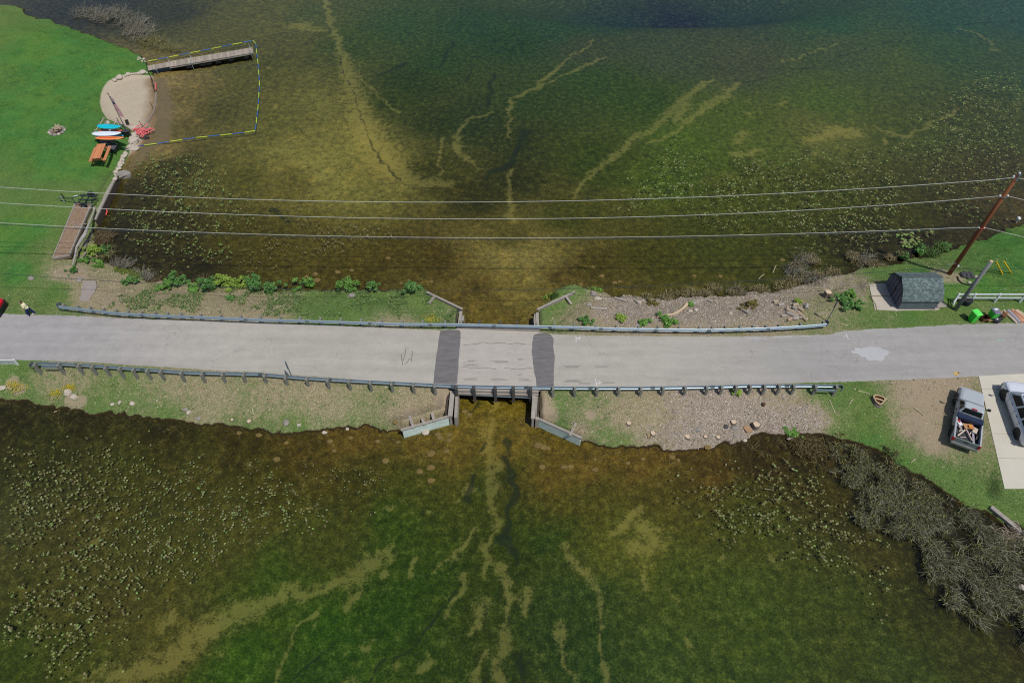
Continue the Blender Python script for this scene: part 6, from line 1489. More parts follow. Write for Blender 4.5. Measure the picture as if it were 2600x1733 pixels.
a, c_ = at(799, 694, -.4), at(818, 700, -.4); m = MB(); m.beam((a[0], a[1], -.42), (c_[0], c_[1], -.42), .22, .08)
tag(m.build("sunken_plank", simple("sunken_wood", col(150, 124, 72), .9), origin=(a[0], a[1], -.45)), "sunken pale plank under the water north of the west bank", "plank")

# ================================================================== BUSHES
def bush(px, py, r, h, cols, label, name="bush", dens=1.0, leaf=.085, lean=(0, 0)):
    g = G(px, py); t = thing(name, label, "bush", g)
    rd_ = random.Random(int(px * 3 + py)); m = MB(); st_ = MB()
    lumps = [(Vector((rd_.gauss(0, r * .55), rd_.gauss(0, r * .5), h * rd_.uniform(.25, .9))), r * rd_.uniform(.16, .46)) for _ in range(14)]
    for c_, q in lumps:
        st_.tube([g + Vector((c_.x * .15, c_.y * .15, 0)), g + Vector((c_.x * .6, c_.y * .6, c_.z * .55)), g + c_], [.022, .016, .008], 4)
        for _ in range(int(48 * dens)):
            d_ = Vector((rd_.gauss(0, 1), rd_.gauss(0, 1), rd_.gauss(0, 1))).normalized() * (q * rd_.uniform(.45, 1.1))
            p = g + c_ + Vector((d_.x, d_.y, d_.z * .75))
            if p.z < g.z + .03: continue
            a = rd_.random() * 6.28; tl = rd_.uniform(-.7, .7); s_ = leaf * rd_.uniform(.6, 1.35)
            u = Vector((math.cos(a), math.sin(a), tl * .6)) * s_; v = Vector((-math.sin(a), math.cos(a), rd_.uniform(-.5, .5))) * s_ * .5
            m.add([p - u, p + v, p + u, p - v], [(0, 1, 2, 3)])
    st_.build("stems", DARK, t); m.build("foliage", cols, t)
G1 = foliage("fresh_green_leaves", col(64, 108, 40), col(102, 148, 62), col(134, 172, 88))
G2 = foliage("mid_green_leaves", col(50, 92, 40), col(82, 132, 56), col(136, 168, 104))
G3 = foliage("yellow_green_leaves", col(98, 128, 44), col(140, 168, 66), col(160, 182, 86))
for (x, y, r, h, c_, lab) in [
 (327, 720, .55, .5, G2, "small green bush at the west end of the north bank row"), (405, 735, .35, .3, G1, "tiny bright green plant left of the first tall bush"),
 (424, 730, .65, .7, G1, "low green bush on the north bank just west of a leafier one"), (457, 718, .8, 1.0, G2, "dark green bush leaning over the water on the north bank"),
 (497, 738, .6, .4, G1, "low green bush in the dry leaves just below the shoreline row"), (532, 735, .85, 1.3, G2, "tall leafy green bush, thickest on the north bank"),
 (568, 722, .8, 1.0, G3, "yellow-green bush just right of the tall leafy one"), (602, 728, .75, .8, G3, "spreading yellow-green bush next to the white flowering one"),
 (650, 735, .9, 1.2, G2, "bush dotted with white blossom on the north bank"), (697, 737, .8, 1.0, G2, "rounded green bush right of the white blossoming one"),
 (771, 727, .65, .8, G1, "sparse green bush alone between two rounded ones"), (883, 735, .9, 1.3, G1, "round bright green bush overhanging the water mid bank"),
 (952, 735, .45, 1.0, G2, "slender upright green sapling on the north bank"), (1047, 737, .65, 1.1, G2, "open leafy sapling nearest the bridge on the north bank"),
 (2140, 765, .55, .5, G2, "dark green shrub in the weeds west of the shed pad"), (2160, 778, .6, .6, G2, "dark green shrub touching the chips beside the shed pad"), (2156, 750, .5, .5, G1, "lighter green shrub above the darker pair west of the shed"),
 (585, 758, .3, .25, G2, "small dark weed clump on the dry north bank"), (1900, 780, .7, .3, foliage("olive_moss", col(92, 88, 44), col(120, 116, 56), col(96, 70, 50)), "low olive green mound in the wood chips"), (2027, 768, .3, .25, G3, "small bright plant among the firewood pieces"),
 (1658, 773, .35, .25, foliage("olive_moss", col(92, 88, 44), col(120, 116, 56), col(96, 70, 50)), "little olive clump in the chips above the branch"), (1580, 810, .4, .3, G3, "yellow-green clump behind the north guardrail's middle"), (1635, 820, .45, .25, G1, "low green clump behind the guardrail below the fallen branch"), (1700, 815, .6, .3, G1, "wide green clump behind the guardrail right of another"), (1485, 815, .4, .35, G2, "dark green clump behind the guardrail near the bridge"),
 (1755, 775, .25, .2, G1, "tiny green tuft at the fallen branch's thick end"), (1868, 998, .3, .35, G3, "green sprig growing at a post of the south guardrail"), (2005, 1100, .5, .3, G1, "bright green tuft above the dark brush on the southeast shore"),
 (2290, 655, .4, .5, G2, "dark green bush in the marshy edge northwest of the shed"), (2335, 640, .55, .6, G2, "larger dark green bush beside the shore north of the shed"), (2400, 628, .5, .35, G2, "grassy green bush behind the utility pole at the shore"),
 (240, 640, .7, .6, G3, "yellow-green leafy clump in the dead brush by the garden bed"), (268, 640, .5, .6, G2, "pale green spiky clump at the water side of the dead brush"), (217, 665, .5, .4, G1, "green weeds at the foot of the garden bed"), (250, 672, .6, .35, G1, "low green weeds below the dead brush by the water"), (187, 690, .35, .5, G2, "dark green weeds beside the concrete ramp's top"),
 (1065, 792, .0001, .0001, G1, "x")]:
    if lab != "x": bush(x, y, r, h, c_, lab, leaf=.08, dens=1.5 if r > .5 else .8)
FLW = simple("white_petals", col(232, 232, 226), .8)
YFL = foliage("yellow_flowers", col(206, 186, 30), col(190, 170, 40), col(120, 140, 40))
for (x, y, r, lab) in [(33, 975, .35, "yellow flower patch upper of two at the left bank corner"), (50, 985, .35, "yellow flower patch lower of two at the left bank corner"), (143, 998, .35, "yellow flower patch left of the paired boulders"), (178, 985, .25, "small yellow flowers right above the paired boulders"), (1106, 829, .45, "yellow flowers along the road edge beside the bridge's northwest corner"), (1090, 812, .4, "yellow flowers behind the guardrail northwest of the bridge")]:
    g = G(x, y); m = MB(); fpt = thing("flowering_plant", lab, "flowers", g)
    for _ in range(120):
        p = g + Vector((random.gauss(0, r), random.gauss(0, r * .7), random.uniform(.03, .18))); a = random.random() * 6.28; s_ = .04
        m.add([p + Vector((math.cos(a + q) * s_, math.sin(a + q) * s_, 0)) for q in (0, 1.57, 3.14, 4.71)], [(0, 1, 2, 3)])
    m.build("foliage", YFL, fpt)
    st_ = MB()
    for _ in range(14): p = g + Vector((random.gauss(0, r * .8), random.gauss(0, r * .6), 0)); st_.tube([p, p + Vector((.02, .02, .12))], .008, 3)
    st_.build("stems", DARK, fpt)

# ================================================================== STUFF: blades, chips, reeds, brush, pads
def np_mesh(name, V, F, mat, label=None, kind='stuff'):
    me_ = bpy.data.meshes.new(name); V = np.asarray(V, np.float32).reshape(-1, 3); F = np.asarray(F, np.int32); k = F.shape[1]
    me_.vertices.add(len(V)); me_.vertices.foreach_set('co', V.ravel())
    me_.loops.add(F.size); me_.loops.foreach_set('vertex_index', F.ravel())
    me_.polygons.add(len(F)); me_.polygons.foreach_set('loop_start', np.arange(0, F.size, k, dtype=np.int32)); me_.polygons.foreach_set('loop_total', np.full(len(F), k, np.int32))
    me_.update(calc_edges=True); me_.materials.append(mat)
    o = bpy.data.objects.new(name, me_); C.objects.link(o)
    if kind: o['kind'] = kind
    if label: o['label'] = label
    return o
class Look:                       # bilinear lookup of a field on the ground grid
    def __init__(s, f): s.f = f.reshape(sh)
    def __call__(s, x, y):
        i = np.clip(np.interp(x, XS, np.arange(nx)), 0, nx - 1.001); j = np.clip(np.interp(y, YS, np.arange(ny)), 0, ny - 1.001)
        i0 = i.astype(int); j0 = j.astype(int); fx = i - i0; fy = j - j0; f = s.f
        return (f[j0, i0] * (1 - fx) + f[j0, i0 + 1] * fx) * (1 - fy) + (f[j0 + 1, i0] * (1 - fx) + f[j0 + 1, i0 + 1] * fx) * fy
LZ, LD, LC, LB, LDI, LR = Look(gzv), Look(dryf), Look(chipf), Look(beachf), Look(dirt), Look(rd)
LDRV, LPAD = Look(sdist(gx, gy, DRIVE)), Look(sdist(gx, gy, PAD))
def scatter(n, box, test):
    x = RNG.uniform(box[0], box[1], n); y = RNG.uniform(box[2], box[3], n); k = test(x, y); return x[k], y[k]
def landok(x, y): return (LZ(x, y) > .10) & (LR(x, y) < -.12) & (LB(x, y) < .45) & (LDRV(x, y) < 0) & (LPAD(x, y) < 0)
def blades(name, x, y, h, wdt, lean, mat, label):
    n = len(x); z = LZ(x, y); a = RNG.uniform(0, 6.283, n); l_ = RNG.uniform(0, 6.283, n)
    hh_ = h * RNG.uniform(.5, 1.4, n); ww = wdt * RNG.uniform(.6, 1.4, n); le = lean * RNG.uniform(.2, 1.3, n)
    p = np.stack([x, y, z - .01], -1); dx = np.stack([np.cos(a) * ww / 2, np.sin(a) * ww / 2, np.zeros(n)], -1)
    tp = p + np.stack([np.cos(l_) * le, np.sin(l_) * le, hh_], -1)
    V = np.stack([p - dx, p + dx, tp], 1).reshape(-1, 3); F = np.arange(3 * n).reshape(-1, 3)
    return np_mesh(name, V, F, mat, label)
def chips_(name, x, y, L_, W_, mat, label, zoff=.03):
    n = len(x); z = LZ(x, y) + RNG.uniform(.01, zoff, n); a = RNG.uniform(0, 6.283, n); l_ = L_ * RNG.uniform(.4, 1.5, n) / 2; w__ = W_ * RNG.uniform(.5, 1.5, n) / 2; tz = RNG.normal(0, .25, n)
    c_ = np.stack([x, y, z], -1); u = np.stack([np.cos(a) * l_, np.sin(a) * l_, tz * l_], -1); v = np.stack([-np.sin(a) * w__, np.cos(a) * w__, RNG.normal(0, .3, n) * w__], -1)
    V = np.stack([c_ - u - v, c_ + u - v, c_ + u + v, c_ - u + v], 1).reshape(-1, 3); F = np.arange(4 * n).reshape(-1, 4)
    return np_mesh(name, V, F, mat, label)
GRB = foliage("grass_blade_green", col(76, 116, 60), col(112, 146, 80), col(140, 164, 100))
GRL = foliage("lawn_blade_green", col(80, 116, 72), col(104, 140, 86), col(124, 156, 100))
STB = foliage("straw_blade", col(120, 104, 76), col(176, 158, 124), col(206, 192, 164))
CHB = foliage("wood_chip_colours", col(112, 96, 80), col(176, 158, 138), col(226, 214, 196))
bankbox = (-46, 46, 20, 46)
x, y = scatter(230000, bankbox, lambda x, y: landok(x, y) & (RNG.random(x.size) < np.clip(.55 - LD(x, y) * .5, .04, .5)) & (RNG.random(x.size) > LC(x, y) * .95) & (RNG.random(x.size) > LDI(x, y)) & (LD(x, y) > .04))
blades("bank_grass", x, y, .07, .035, .07, GRB, "short green grass tufts on the banks")
x, y = scatter(260000, bankbox, lambda x, y: landok(x, y) & (RNG.random(x.size) < np.clip(LD(x, y) * 1.0 - .1, 0, .6)) & (RNG.random(x.size) > LC(x, y) * .55) & (RNG.random(x.size) > LDI(x, y) * .8))
blades("dry_grass", x, y, .05, .03, .10, STB, "dry straw coloured grass on the banks")
x, y = scatter(200000, bankbox, lambda x, y: landok(x, y) & (RNG.random(x.size) < np.clip(np.maximum(LC(x, y) * 1.3 - .3, LD(x, y) * .12), 0, .85)))
chips_("wood_chips", x, y, .10, .035, CHB, "wood chips and bark litter covering the north and south banks")
x, y = scatter(60000, (-60, -22, 34, 95), lambda x, y: landok(x, y) & (LD(x, y) < .2)); blades("lawn_grass", x, y, .045, .05, .04, GRL, "mown green grass of the west lawn")
x, y = scatter(80000, (22, 60, 18, 62), lambda x, y: landok(x, y) & (LD(x, y) < .3)); blades("lawn_grass", x, y, .05, .04, .05, GRB, "mown green grass of the east lawn")
# fringe of grass hanging over the water's edge
x, y = scatter(500000, (-60, 62, 8, 98), lambda x, y: (LZ(x, y) > .05) & (LZ(x, y) < .32) & (LR(x, y) < -.3) & (LB(x, y) < .4) & (RNG.random(x.size) < .55))
blades("shore_grass", x, y, .13, .03, .12, foliage("shore_grass_blades", col(74, 72, 36), col(112, 116, 56), col(150, 138, 92)), "ragged grass fringing the water's edge")
x, y = scatter(300000, (-60, 62, 8, 98), lambda x, y: (LZ(x, y) < .05) & (LZ(x, y) > -.17) & (LR(x, y) < -.3) & (LB(x, y) < .4) & (RNG.random(x.size) < .5) & (vnoise(x, y, .7, 91, 3) > .45))
chips_("shore_debris", x, y, .16, .03, foliage("wet_debris", col(30, 26, 16), col(78, 66, 42), col(150, 132, 94)), "dead leaves and twigs floating at the water's edge", .06)

def poly_scatter(n, px, z=0.0):
    P_ = at2(px, z); a = np.array(P_); x = RNG.uniform(a[:, 0].min(), a[:, 0].max(), n); y = RNG.uniform(a[:, 1].min(), a[:, 1].max(), n); k = (sdist(x, y, P_) + (vnoise(x, y, .8, 301, 3) - .5) * 5.0 > 0) & (vnoise(x, y, .9, 305, 4) > .38 + .20 * RNG.random(n)) & (LZ(x, y) < .30); return x[k], y[k]
def reeds(name, x, y, L_, W_, dirn, spread, rise, mat, label, z0=.02, curve=.3):
    n = len(x); z = np.maximum(LZ(x, y), 0) + z0; a = dirn + RNG.normal(0, spread, n); l_ = L_ * RNG.uniform(.35, 1.5, n); r_ = rise * RNG.uniform(.1, 1.6, n); w__ = W_ * RNG.uniform(.6, 1.5, n)
    bend = RNG.normal(0, curve, n); pts = []
    c_ = np.stack([x, y, z], -1)
    for t_ in (0, .35, .7, 1.0):
        aa = a + bend * t_
        p = c_ + np.stack([np.cos(aa) * l_ * t_, np.sin(aa) * l_ * t_, r_ * math.sin(t_ * 2.2) * np.ones(n)], -1)
        s_ = np.stack([-np.sin(aa) * w__ / 2, np.cos(aa) * w__ / 2, np.zeros(n)], -1) * (1.0 if t_ < .8 else .25)
        pts += [p - s_, p + s_]
    V = np.stack(pts, 1).reshape(-1, 3); b0 = np.arange(n)[:, None] * 8
    F = np.concatenate([b0 + np.array([[0, 1, 3, 2]]), b0 + np.array([[2, 3, 5, 4]]), b0 + np.array([[4, 5, 7, 6]])])
    return np_mesh(name, V, F, mat, label)
REED = foliage("dead_reed_colours", col(38, 38, 26), col(92, 92, 68), col(168, 166, 142))
REEDG = foliage("olive_reed_colours", col(48, 54, 26), col(96, 102, 52), col(144, 142, 86))
MOSS = foliage("moss_brown", col(52, 40, 22), col(96, 82, 40), col(132, 122, 52))
BRSH = foliage("dead_brush_colours", col(74, 66, 48), col(140, 128, 96), col(190, 178, 146))
POL1 = [(2090,1120),(2190,1135),(2240,1155),(2290,1190),(2360,1228),(2415,1265),(2400,1300),(2350,1330),(2330,1370),(2280,1365),(2200,1320),(2150,1250),(2110,1190)]
POL2 = [(2420,1290),(2450,1288),(2510,1312),(2560,1350),(2640,1400),(2640,1640),(2560,1620),(2480,1560),(2440,1540),(2380,1500),(2345,1440),(2370,1370),(2400,1320)]
x, y = poly_scatter(15000, POL1); reeds("dead_reeds", x, y, .42, .015, -1.1, 1.3, .22, REED, "matted grey dead reeds along the southeast shore")
x, y = poly_scatter(9000, POL1); reeds("olive_reeds", x, y, .22, .034, -.8, 1.6, .20, REEDG, "olive new growth among the southeast dead reeds")
x, y = poly_scatter(19000, POL2); reeds("dead_reeds", x, y, .62, .016, -1.0, .75, .3, REED, "long grey dead reeds at the lower right shore")
x, y = poly_scatter(10000, POL2); reeds("olive_reeds", x, y, .22, .036, -.8, 1.8, .22, REEDG, "olive new growth among the lower right dead reeds")
MO = [(2040,1105),(2100,1112),(2200,1135),(2280,1185),(2330,1225),(2440,1285),(2400,1290),(2300,1225),(2250,1215),(2180,1180),(2110,1160),(2050,1135),(1990,1120)]
x, y = poly_scatter(6500, MO); reeds("matted_moss", x, y, .22, .04, 0, 3, .12, MOSS, "brown and mustard moss matted along the southeast shore")
x, y = poly_scatter(1500, [(2000,1110),(2070,1112),(2110,1150),(2090,1190),(2040,1180)]); reeds("dead_twigs", x, y, .6, .025, -1.2, 1.2, .3, foliage("dark_twigs", col(44, 36, 24), col(90, 78, 48), col(140, 126, 84)), "dark twig tangle at the southeast shore")
x, y = poly_scatter(800, [(1810,1135),(1900,1112),(1990,1112),(1980,1150),(1880,1160)]); reeds("dead_twigs", x, y, .5, .02, -1.4, 1.0, .2, foliage("dark_twigs", col(44, 36, 24), col(90, 78, 48), col(140, 126, 84)), "thin twigs trailing into the water at the southeast shore")
x, y = poly_scatter(2500, [(2500,1310),(2530,1318),(2600,1372),(2620,1420),(2560,1400),(2500,1340)]); reeds("dead_reeds", x, y, .5, .03, 2.6, .5, .15, foliage("mauve_reeds", col(90, 78, 66), col(150, 134, 118), col(170, 160, 140)), "mauve flattened reeds below the landscape timber")
WEEDC = foliage("weed_leaves", col(66, 92, 48), col(96, 122, 64), col(132, 150, 90))
x, y = scatter(60000, (-34, -4, 36, 46), lambda x, y: landok(x, y) & (LZ(x, y) < 1.25) & (vnoise(x, y, .7, 401, 4) > .54) & (RNG.random(x.size) < .45)); chips_("bank_weeds", x, y, .10, .07, WEEDC, "low leafy weeds tangled along the north bank", .16)
x, y = scatter(60000, (-46, 46, 22, 46), lambda x, y: landok(x, y) & (vnoise(x, y, 1.1, 431, 4) > .62) & (RNG.random(x.size) < .35) & (LD(x, y) > .06)); chips_("bank_weeds", x, y, .08, .05, WEEDC, "scattered low weeds over both banks", .10)
# northwest brush
def twig_clump(name, px, py, r, n, L_, mat, label, h=.5, cat="dead shrub"):
    c_ = at(px, py, .05); m = MB(); rd_ = random.Random(int(px + 7 * py))
    for _ in range(n):
        a = rd_.random() * 6.28; rr = r * rd_.random() ** .5; p = Vector((c_[0] + math.cos(a) * rr, c_[1] + math.sin(a) * rr * .7, max(0, gz(c_[0], c_[1])) + .02)); q = [p]
        d_ = Vector((rd_.gauss(0, 1), rd_.gauss(0, 1), rd_.uniform(.2, 1.2))).normalized()
        for k in range(4):
            d_ = (d_ + Vector((rd_.gauss(0, .5), rd_.gauss(0, .5), rd_.gauss(-.12, .35)))).normalized(); nx_ = q[-1] + d_ * L_ / 4
            nx_.z = min(max(nx_.z, .03), h * 1.6); q.append(nx_)
        m.tube(q, [.022, .018, .014, .011, .006], 3, cap=False)
        if rd_.random() < .6:
            k = rd_.choice([1, 2, 3]); e = q[k] + Vector((rd_.gauss(0, 1), rd_.gauss(0, 1), .3)).normalized() * L_ * .35; m.tube([q[k], e], [.014, .006], 3, cap=False)
    return tag(m.build(name, mat, origin=(c_[0], c_[1], 0)), label, cat)
BR1 = simple("grey_dead_twigs", col(134, 130, 116), .95, .2, 3.0, island=.3)
BR2 = simple("olive_dead_twigs", col(126, 124, 84), .95, .2, 3.0, island=.3)
for x, y, r, n, L_, mt, lab in [(225, 35, 1.8, 110, 1.9, BR1, "spidery grey dead shrub at the top of the northwest water"), (262, 45, 1.8, 110, 1.9, BR1, "pale dead shrub in the water right of the spidery one"), (300, 35, 1.5, 80, 1.7, BR1, "dead shrub farthest from the lawn in the northwest water"),
 (335, 60, 1.8, 120, 1.9, BR1, "thick grey dead shrub over the dark mud of the northwest"), (365, 75, 1.5, 90, 1.7, BR1, "whitish dead shrub tips leaning east over the water"), (330, 85, 1.2, 70, 1.5, BR1, "grey dead shrub just above the olive ones near the dock"),
 (385, 105, 1.5, 110, 1.3, BR2, "olive dead shrub in the water north of the dock"), (410, 118, 1.2, 70, 1.2, BR2, "smaller olive dead shrub touching the float line by the dock"), (440, 125, .9, 40, 1.2, BR2, "sparse olive twigs poking up beside the float line"), (355, 95, 1.1, 60, 1.2, BR1, "short grey dead twigs between the lawn point and dock")]:
    twig_clump("dead_shrub", x, y, r, n, L_, mt, lab, .8)
BR3 = simple("brown_dead_twigs", col(110, 96, 70), .95, .25, 3.0, island=.35)
for x, y, r, n, L_, mt, lab in [(248, 610, 1.0, 130, .9, BR3, "dark dead brush at the foot of the driftwood"), (268, 600, .8, 90, .9, BR3, "dark twiggy brush leaning over the lily pads by the seawall"), (262, 645, 1.0, 100, .9, BR2, "olive dead brush below the yellow-green clump"),
 (300, 672, .9, 80, .8, BR1, "tan dead brush in the shallow corner by the bank"), (320, 670, .7, 60, .7, BR1, "pale dead brush tip beside the lily pads in the corner"), (358, 700, .8, 70, .8, BR1, "tan brush left of the green bushes on the north bank"), (375, 705, .6, 60, .8, BR1, "spiky straw brush at the start of the north bank bushes"), (395, 712, .5, 40, .7, BR3, "brown twigs just left of the first green bush"), (510, 715, .8, 60, .7, BR3, "brown dead twigs between two bushes on the north bank")]:
    twig_clump("dead_brush", x, y, r, n, L_, mt, lab, .5, "dead brush")
TANB = foliage("tan_brush", col(70, 62, 42), col(132, 120, 84), col(176, 164, 122))
labs = ["near the wing wall", "by the submerged stones"]
NEB = [(1640,752,.5),(1680,750,.6),(1715,745,.7),(1745,740,.8),(1790,745,.6),(1815,735,.7),(1850,742,.5),(1880,735,.8),(1915,733,.6),(1945,738,.6),(1985,725,.9),(2010,715,.9),(2040,708,.8),(2070,700,.7),(2025,675,.7),(2050,660,.8),(2075,670,.5),(2110,690,.7),(2190,665,1.0),(2215,672,.8),(2175,655,.7),(2250,655,.5),(2280,648,.5)]
for k, (x_, y_, r_) in enumerate(NEB):
    c_ = at(x_, y_, .1); n = int(300 * r_ * RNG.uniform(.5, 1.4)); c_ = c_ + np.array([RNG.normal(0, .25), RNG.normal(0, .2), 0]); ang = RNG.uniform(0, 6.28, n); rr = r_ * np.sqrt(RNG.random(n)); xx = c_[0] + np.cos(ang) * rr; yy = c_[1] + np.sin(ang) * rr * .75
    o = reeds("dead_brush", xx, yy, .26, .024, 0, 3, .24, TANB, None, .02)
    o['kind'] = 'thing'; tag(o, "tan dead brush clump lining the northeast bank's water edge", "dead brush", "dead brush along the northeast bank")
for x, y, r, n, L_, lab in [(2025, 690, 1.1, 90, 1.1, "bare grey twigs standing in the water off the northeast bank"), (2040, 660, .9, 60, 1.2, "bare branching twigs farthest out off the northeast bank"), (2190, 660, .9, 80, 1.1, "bare twigs rising from the large tan brush northwest of the shed"), (1870, 740, .8, 40, .8, "thin twigs above the tan brush in the bank's middle"), (2070, 720, 1.0, 90, .8, "twig litter between tan brush and wood chips")]:
    twig_clump("dead_brush", x, y, r, n, L_, BR1, lab, .6, "dead brush")
x, y = poly_scatter(2600, [(1380,758),(1400,748),(1435,738),(1500,733),(1530,740),(1450,748),(1400,775)], .2); reeds("shore_grass", x, y, .25, .03, 1.6, .6, .22, foliage("bright_shore_grass", col(70, 110, 30), col(110, 150, 50), col(140, 170, 80)), "bright green grass hanging over the water northeast of the bridge")
x, y = poly_scatter(1500, [(262,684),(300,680),(352,700),(360,712),(300,712),(262,706)], .2); reeds("moss_mat", x, y, .2, .05, 0, 3, .06, foliage("green_moss", col(62, 80, 28), col(96, 112, 40), col(120, 130, 56)), "green moss mat in the bank corner")

# lily pads
PADG = [foliage("lily_pad_green", col(88, 104, 54), col(124, 136, 82), col(158, 162, 116)), foliage("lily_pad_brown", col(78, 72, 46), col(114, 108, 74), col(152, 144, 108)), foliage("lily_pad_bright", col(92, 128, 60), col(128, 158, 82), col(150, 172, 106))]
def pad_proto(mat):
    m = MB(); n = 9; rim = [(math.cos(i * 2 * math.pi / n + .3), math.sin(i * 2 * math.pi / n + .3), .0) for i in range(n)]
    vs = [(0, 0, .10)] + [(x * .55, y * .55, .10) for x, y, _ in rim] + [(x, y, -.02) for x, y, _ in rim[:]]
    fs = [(0, i + 1, i + 2) for i in range(n - 1)] + [(i + 1, i + 1 + n, i + 2 + n, i + 2) for i in range(n - 1)]
    m.add(vs, fs); m.build
    me_ = bpy.data.meshes.new("lily_pad"); me_.from_pydata(m.v, [], m.f); me_.materials.append(mat); me_.update(); return me_
PROT = [pad_proto(p) for p in PADG]
FIELDS = [  # polygon px, count, radius, material weights, clumpiness, label, group
 ([(300,395),(350,380),(430,372),(520,385),(600,430),(640,520),(640,640),(560,690),(470,700),(380,690),(300,650),(275,600),(280,540),(300,480)], 560, .125, (.25,.25,.5), "round green lily pad floating in the cove beside the west lawn", "lily pads in the west cove"),
 ([(640,560),(760,560),(900,555),(1010,560),(1010,600),(900,625),(800,660),(700,680),(640,690)], 260, .10, (0,1,0), "small brownish lily pad floating north of the west bank's bushes", "lily pads north of the west bank"),
 ([(640,470),(820,480),(820,560),(640,560)], 40, .09, (0,1,0), "small brownish lily pad in the open water under the overhead wires", "lily pads under the wires"),
 ([(1600,440),(1660,370),(1720,350),(1790,350),(1850,380),(2000,360),(2150,380),(2250,350),(2330,320),(2330,560),(2300,640),(2200,645),(2050,640),(1950,610),(1800,580),(1640,560),(1480,560),(1540,500)], 1250, .125, (.45,.4,.15), "round pale lily pad in the wide field off the northeast bank", "lily pads off the northeast bank"),
 ([(2300,330),(2350,260),(2330,240),(2430,190),(2520,170),(2600,130),(2700,120),(2700,560),(2600,560),(2480,580),(2330,560)], 950, .13, (.45,.35,.2), "round pale lily pad in the dense field near the utility pole", "lily pads near the utility pole"),
 ([(2270,590),(2370,575),(2410,590),(2400,620),(2340,630),(2290,620)], 45, .2, (.3,.2,.5), "large lily pad close to the marsh bushes north of the shed", "large pads by the marsh bushes"),
 ([(2535,535),(2570,530),(2580,560),(2545,575),(2530,560)], 24, .19, (.4,.3,.3), "large lily pad in the tight cluster beside the guy wire anchor", "large pads by the guy anchor"),
 ([(-60,1085),(60,1090),(250,1095),(430,1120),(600,1170),(780,1200),(960,1230),(1000,1320),(900,1380),(760,1400),(600,1440),(520,1560),(400,1600),(300,1740),(-60,1740)], 1350, .105, (.5,.42,.08), "small round lily pad in the broad field of the lower left lake", "lily pads of the lower left lake"),
 ([(600,1150),(750,1160),(1000,1200),(960,1260),(800,1260),(650,1230)], 70, .085, (.5,.5,0), "tiny pale lily pad near the southwest bank's brown shallows", "tiny pads off the southwest bank"),
 ([(1700,1220),(1800,1200),(1950,1150),(2090,1170),(2140,1260),(2220,1330),(2350,1390),(2330,1450),(2370,1530),(2300,1600),(2240,1560),(2050,1490),(1950,1430),(1800,1400),(1740,1320)], 400, .11, (.4,.55,.05), "small round lily pad in the lower right lake beside the dead reeds", "lily pads beside the dead reeds")]
pads = []
for fi, (px_, cnt, rad, wt, lab, grp) in enumerate(FIELDS):
    P_ = at2(px_, 0.0); a = np.array(P_); cnt = int(cnt * 1.6); N = cnt * 12
    x = RNG.uniform(a[:, 0].min(), a[:, 0].max(), N); y = RNG.uniform(a[:, 1].min(), a[:, 1].max(), N)
    e_ = sdist(x, y, P_) + (vnoise(x, y, .25, 200 + fi, 3) - .5) * 5
    pr = np.clip(e_ / 3.0, 0, 1) * ss(vnoise(x, y, .35, 120 + fi, 3), .15, .60) * ss(vnoise(x, y, 1.6, 140 + fi, 2), .0, .6)
    k = (RNG.random(N) < pr) & (LZ(x, y) < -.08); x, y = x[k][:cnt], y[k][:cnt]
    # some in touching clusters
    m_ = RNG.random(len(x)) < .35; ang = RNG.uniform(0, 6.28, m_.sum())
    if m_.sum() > 1: j = RNG.integers(0, len(x), m_.sum()); x[m_] = x[j] + np.cos(ang) * rad * 1.7; y[m_] = y[j] + np.sin(ang) * rad * 1.7
    for xx, yy in zip(x, y):
        c_ = RNG.choice(3, p=np.array(wt) / sum(wt)); pads.append((xx, yy, rad * .58 * RNG.uniform(.65, 1.35), c_, lab, grp))
pads = [p for p in pads if LZ(np.array([p[0]]), np.array([p[1]]))[0] < -.06]
def px_size(p): return p[2] / math.sqrt(p[0] ** 2 + p[1] ** 2 + CAM_H ** 2)
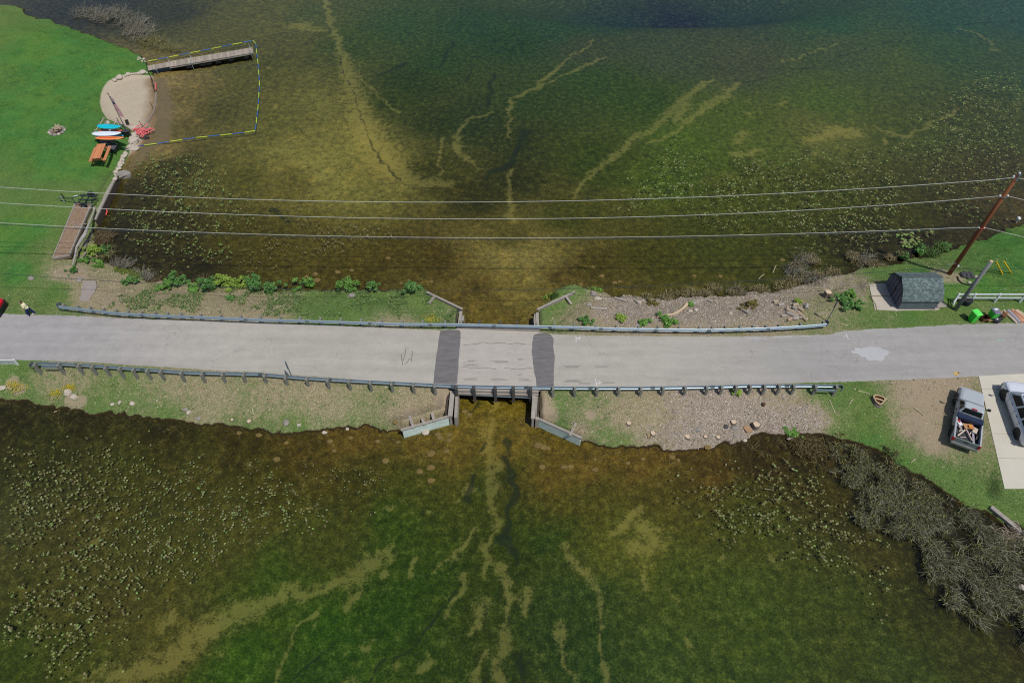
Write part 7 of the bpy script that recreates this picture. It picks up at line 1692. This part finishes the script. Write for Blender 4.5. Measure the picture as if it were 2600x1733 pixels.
def in_view(p):
    d_ = np.array([p[0], p[1], -CAM_H]); f_ = np.array([0, st, -ct]); up__ = np.array([0, ct, st]); zf = d_ @ f_
    return abs(d_[0] / zf * FPX) < 1290 and abs(d_ @ up__ / zf * FPX) < 855
vis = [p for p in pads if in_view(p)]
vis.sort(key=px_size, reverse=True); top = vis[:300]; rest = vis[300:]
for p in top:
    o = bpy.data.objects.new("lily_pad", PROT[p[3]]); C.objects.link(o); o.location = (p[0], p[1], .02); o.rotation_euler = (random.uniform(-.1, .1), random.uniform(-.1, .1), random.random() * 6.28); o.scale = (p[2], p[2], p[2] * .8)
    tag(o, p[4], "lily pad", p[5])
for c_ in range(3):
    R_ = [p for p in rest if p[3] == c_]
    if not R_: continue
    pv = np.array([v.co[:] for v in PROT[c_].vertices]); a = RNG.uniform(0, 6.28, len(R_)); cs, sn = np.cos(a)[:, None], np.sin(a)[:, None]
    rr = np.array([p[2] for p in R_])[:, None]; X = np.array([p[0] for p in R_])[:, None]; Y = np.array([p[1] for p in R_])[:, None]
    el = RNG.uniform(.8, 1.1, len(R_))[:, None]
    V = np.stack([X + rr * (pv[None, :, 0] * cs - pv[None, :, 1] * sn * el), Y + rr * (pv[None, :, 0] * sn + pv[None, :, 1] * cs * el), .02 + rr * .8 * pv[None, :, 2] + 0 * X], -1)
    me_ = bpy.data.meshes.new("lily_pads"); nV = len(pv); fs = []
    bf = [tuple(p.vertices) for p in PROT[c_].polygons]
    for i in range(len(R_)): fs += [tuple(q + i * nV for q in f) for f in bf]
    me_.from_pydata(V.reshape(-1, 3).tolist(), [], fs); me_.materials.append(PADG[c_]); me_.update()
    o = bpy.data.objects.new("lily_pads", me_); C.objects.link(o); o['kind'] = 'stuff'; o['label'] = "the many smaller lily pads scattered over both lakes"
# marsh grass where the shore runs past the shed
x, y = poly_scatter(2200, [(2260,662),(2300,640),(2340,625),(2400,618),(2430,625),(2380,645),(2320,662)], .2); reeds("marsh_grass", x, y, .3, .03, 1.2, 1.2, .4, foliage("marsh_grass_blades", col(40, 70, 34), col(70, 104, 48), col(120, 136, 76)), "dark green marsh grass along the shore north of the shed")
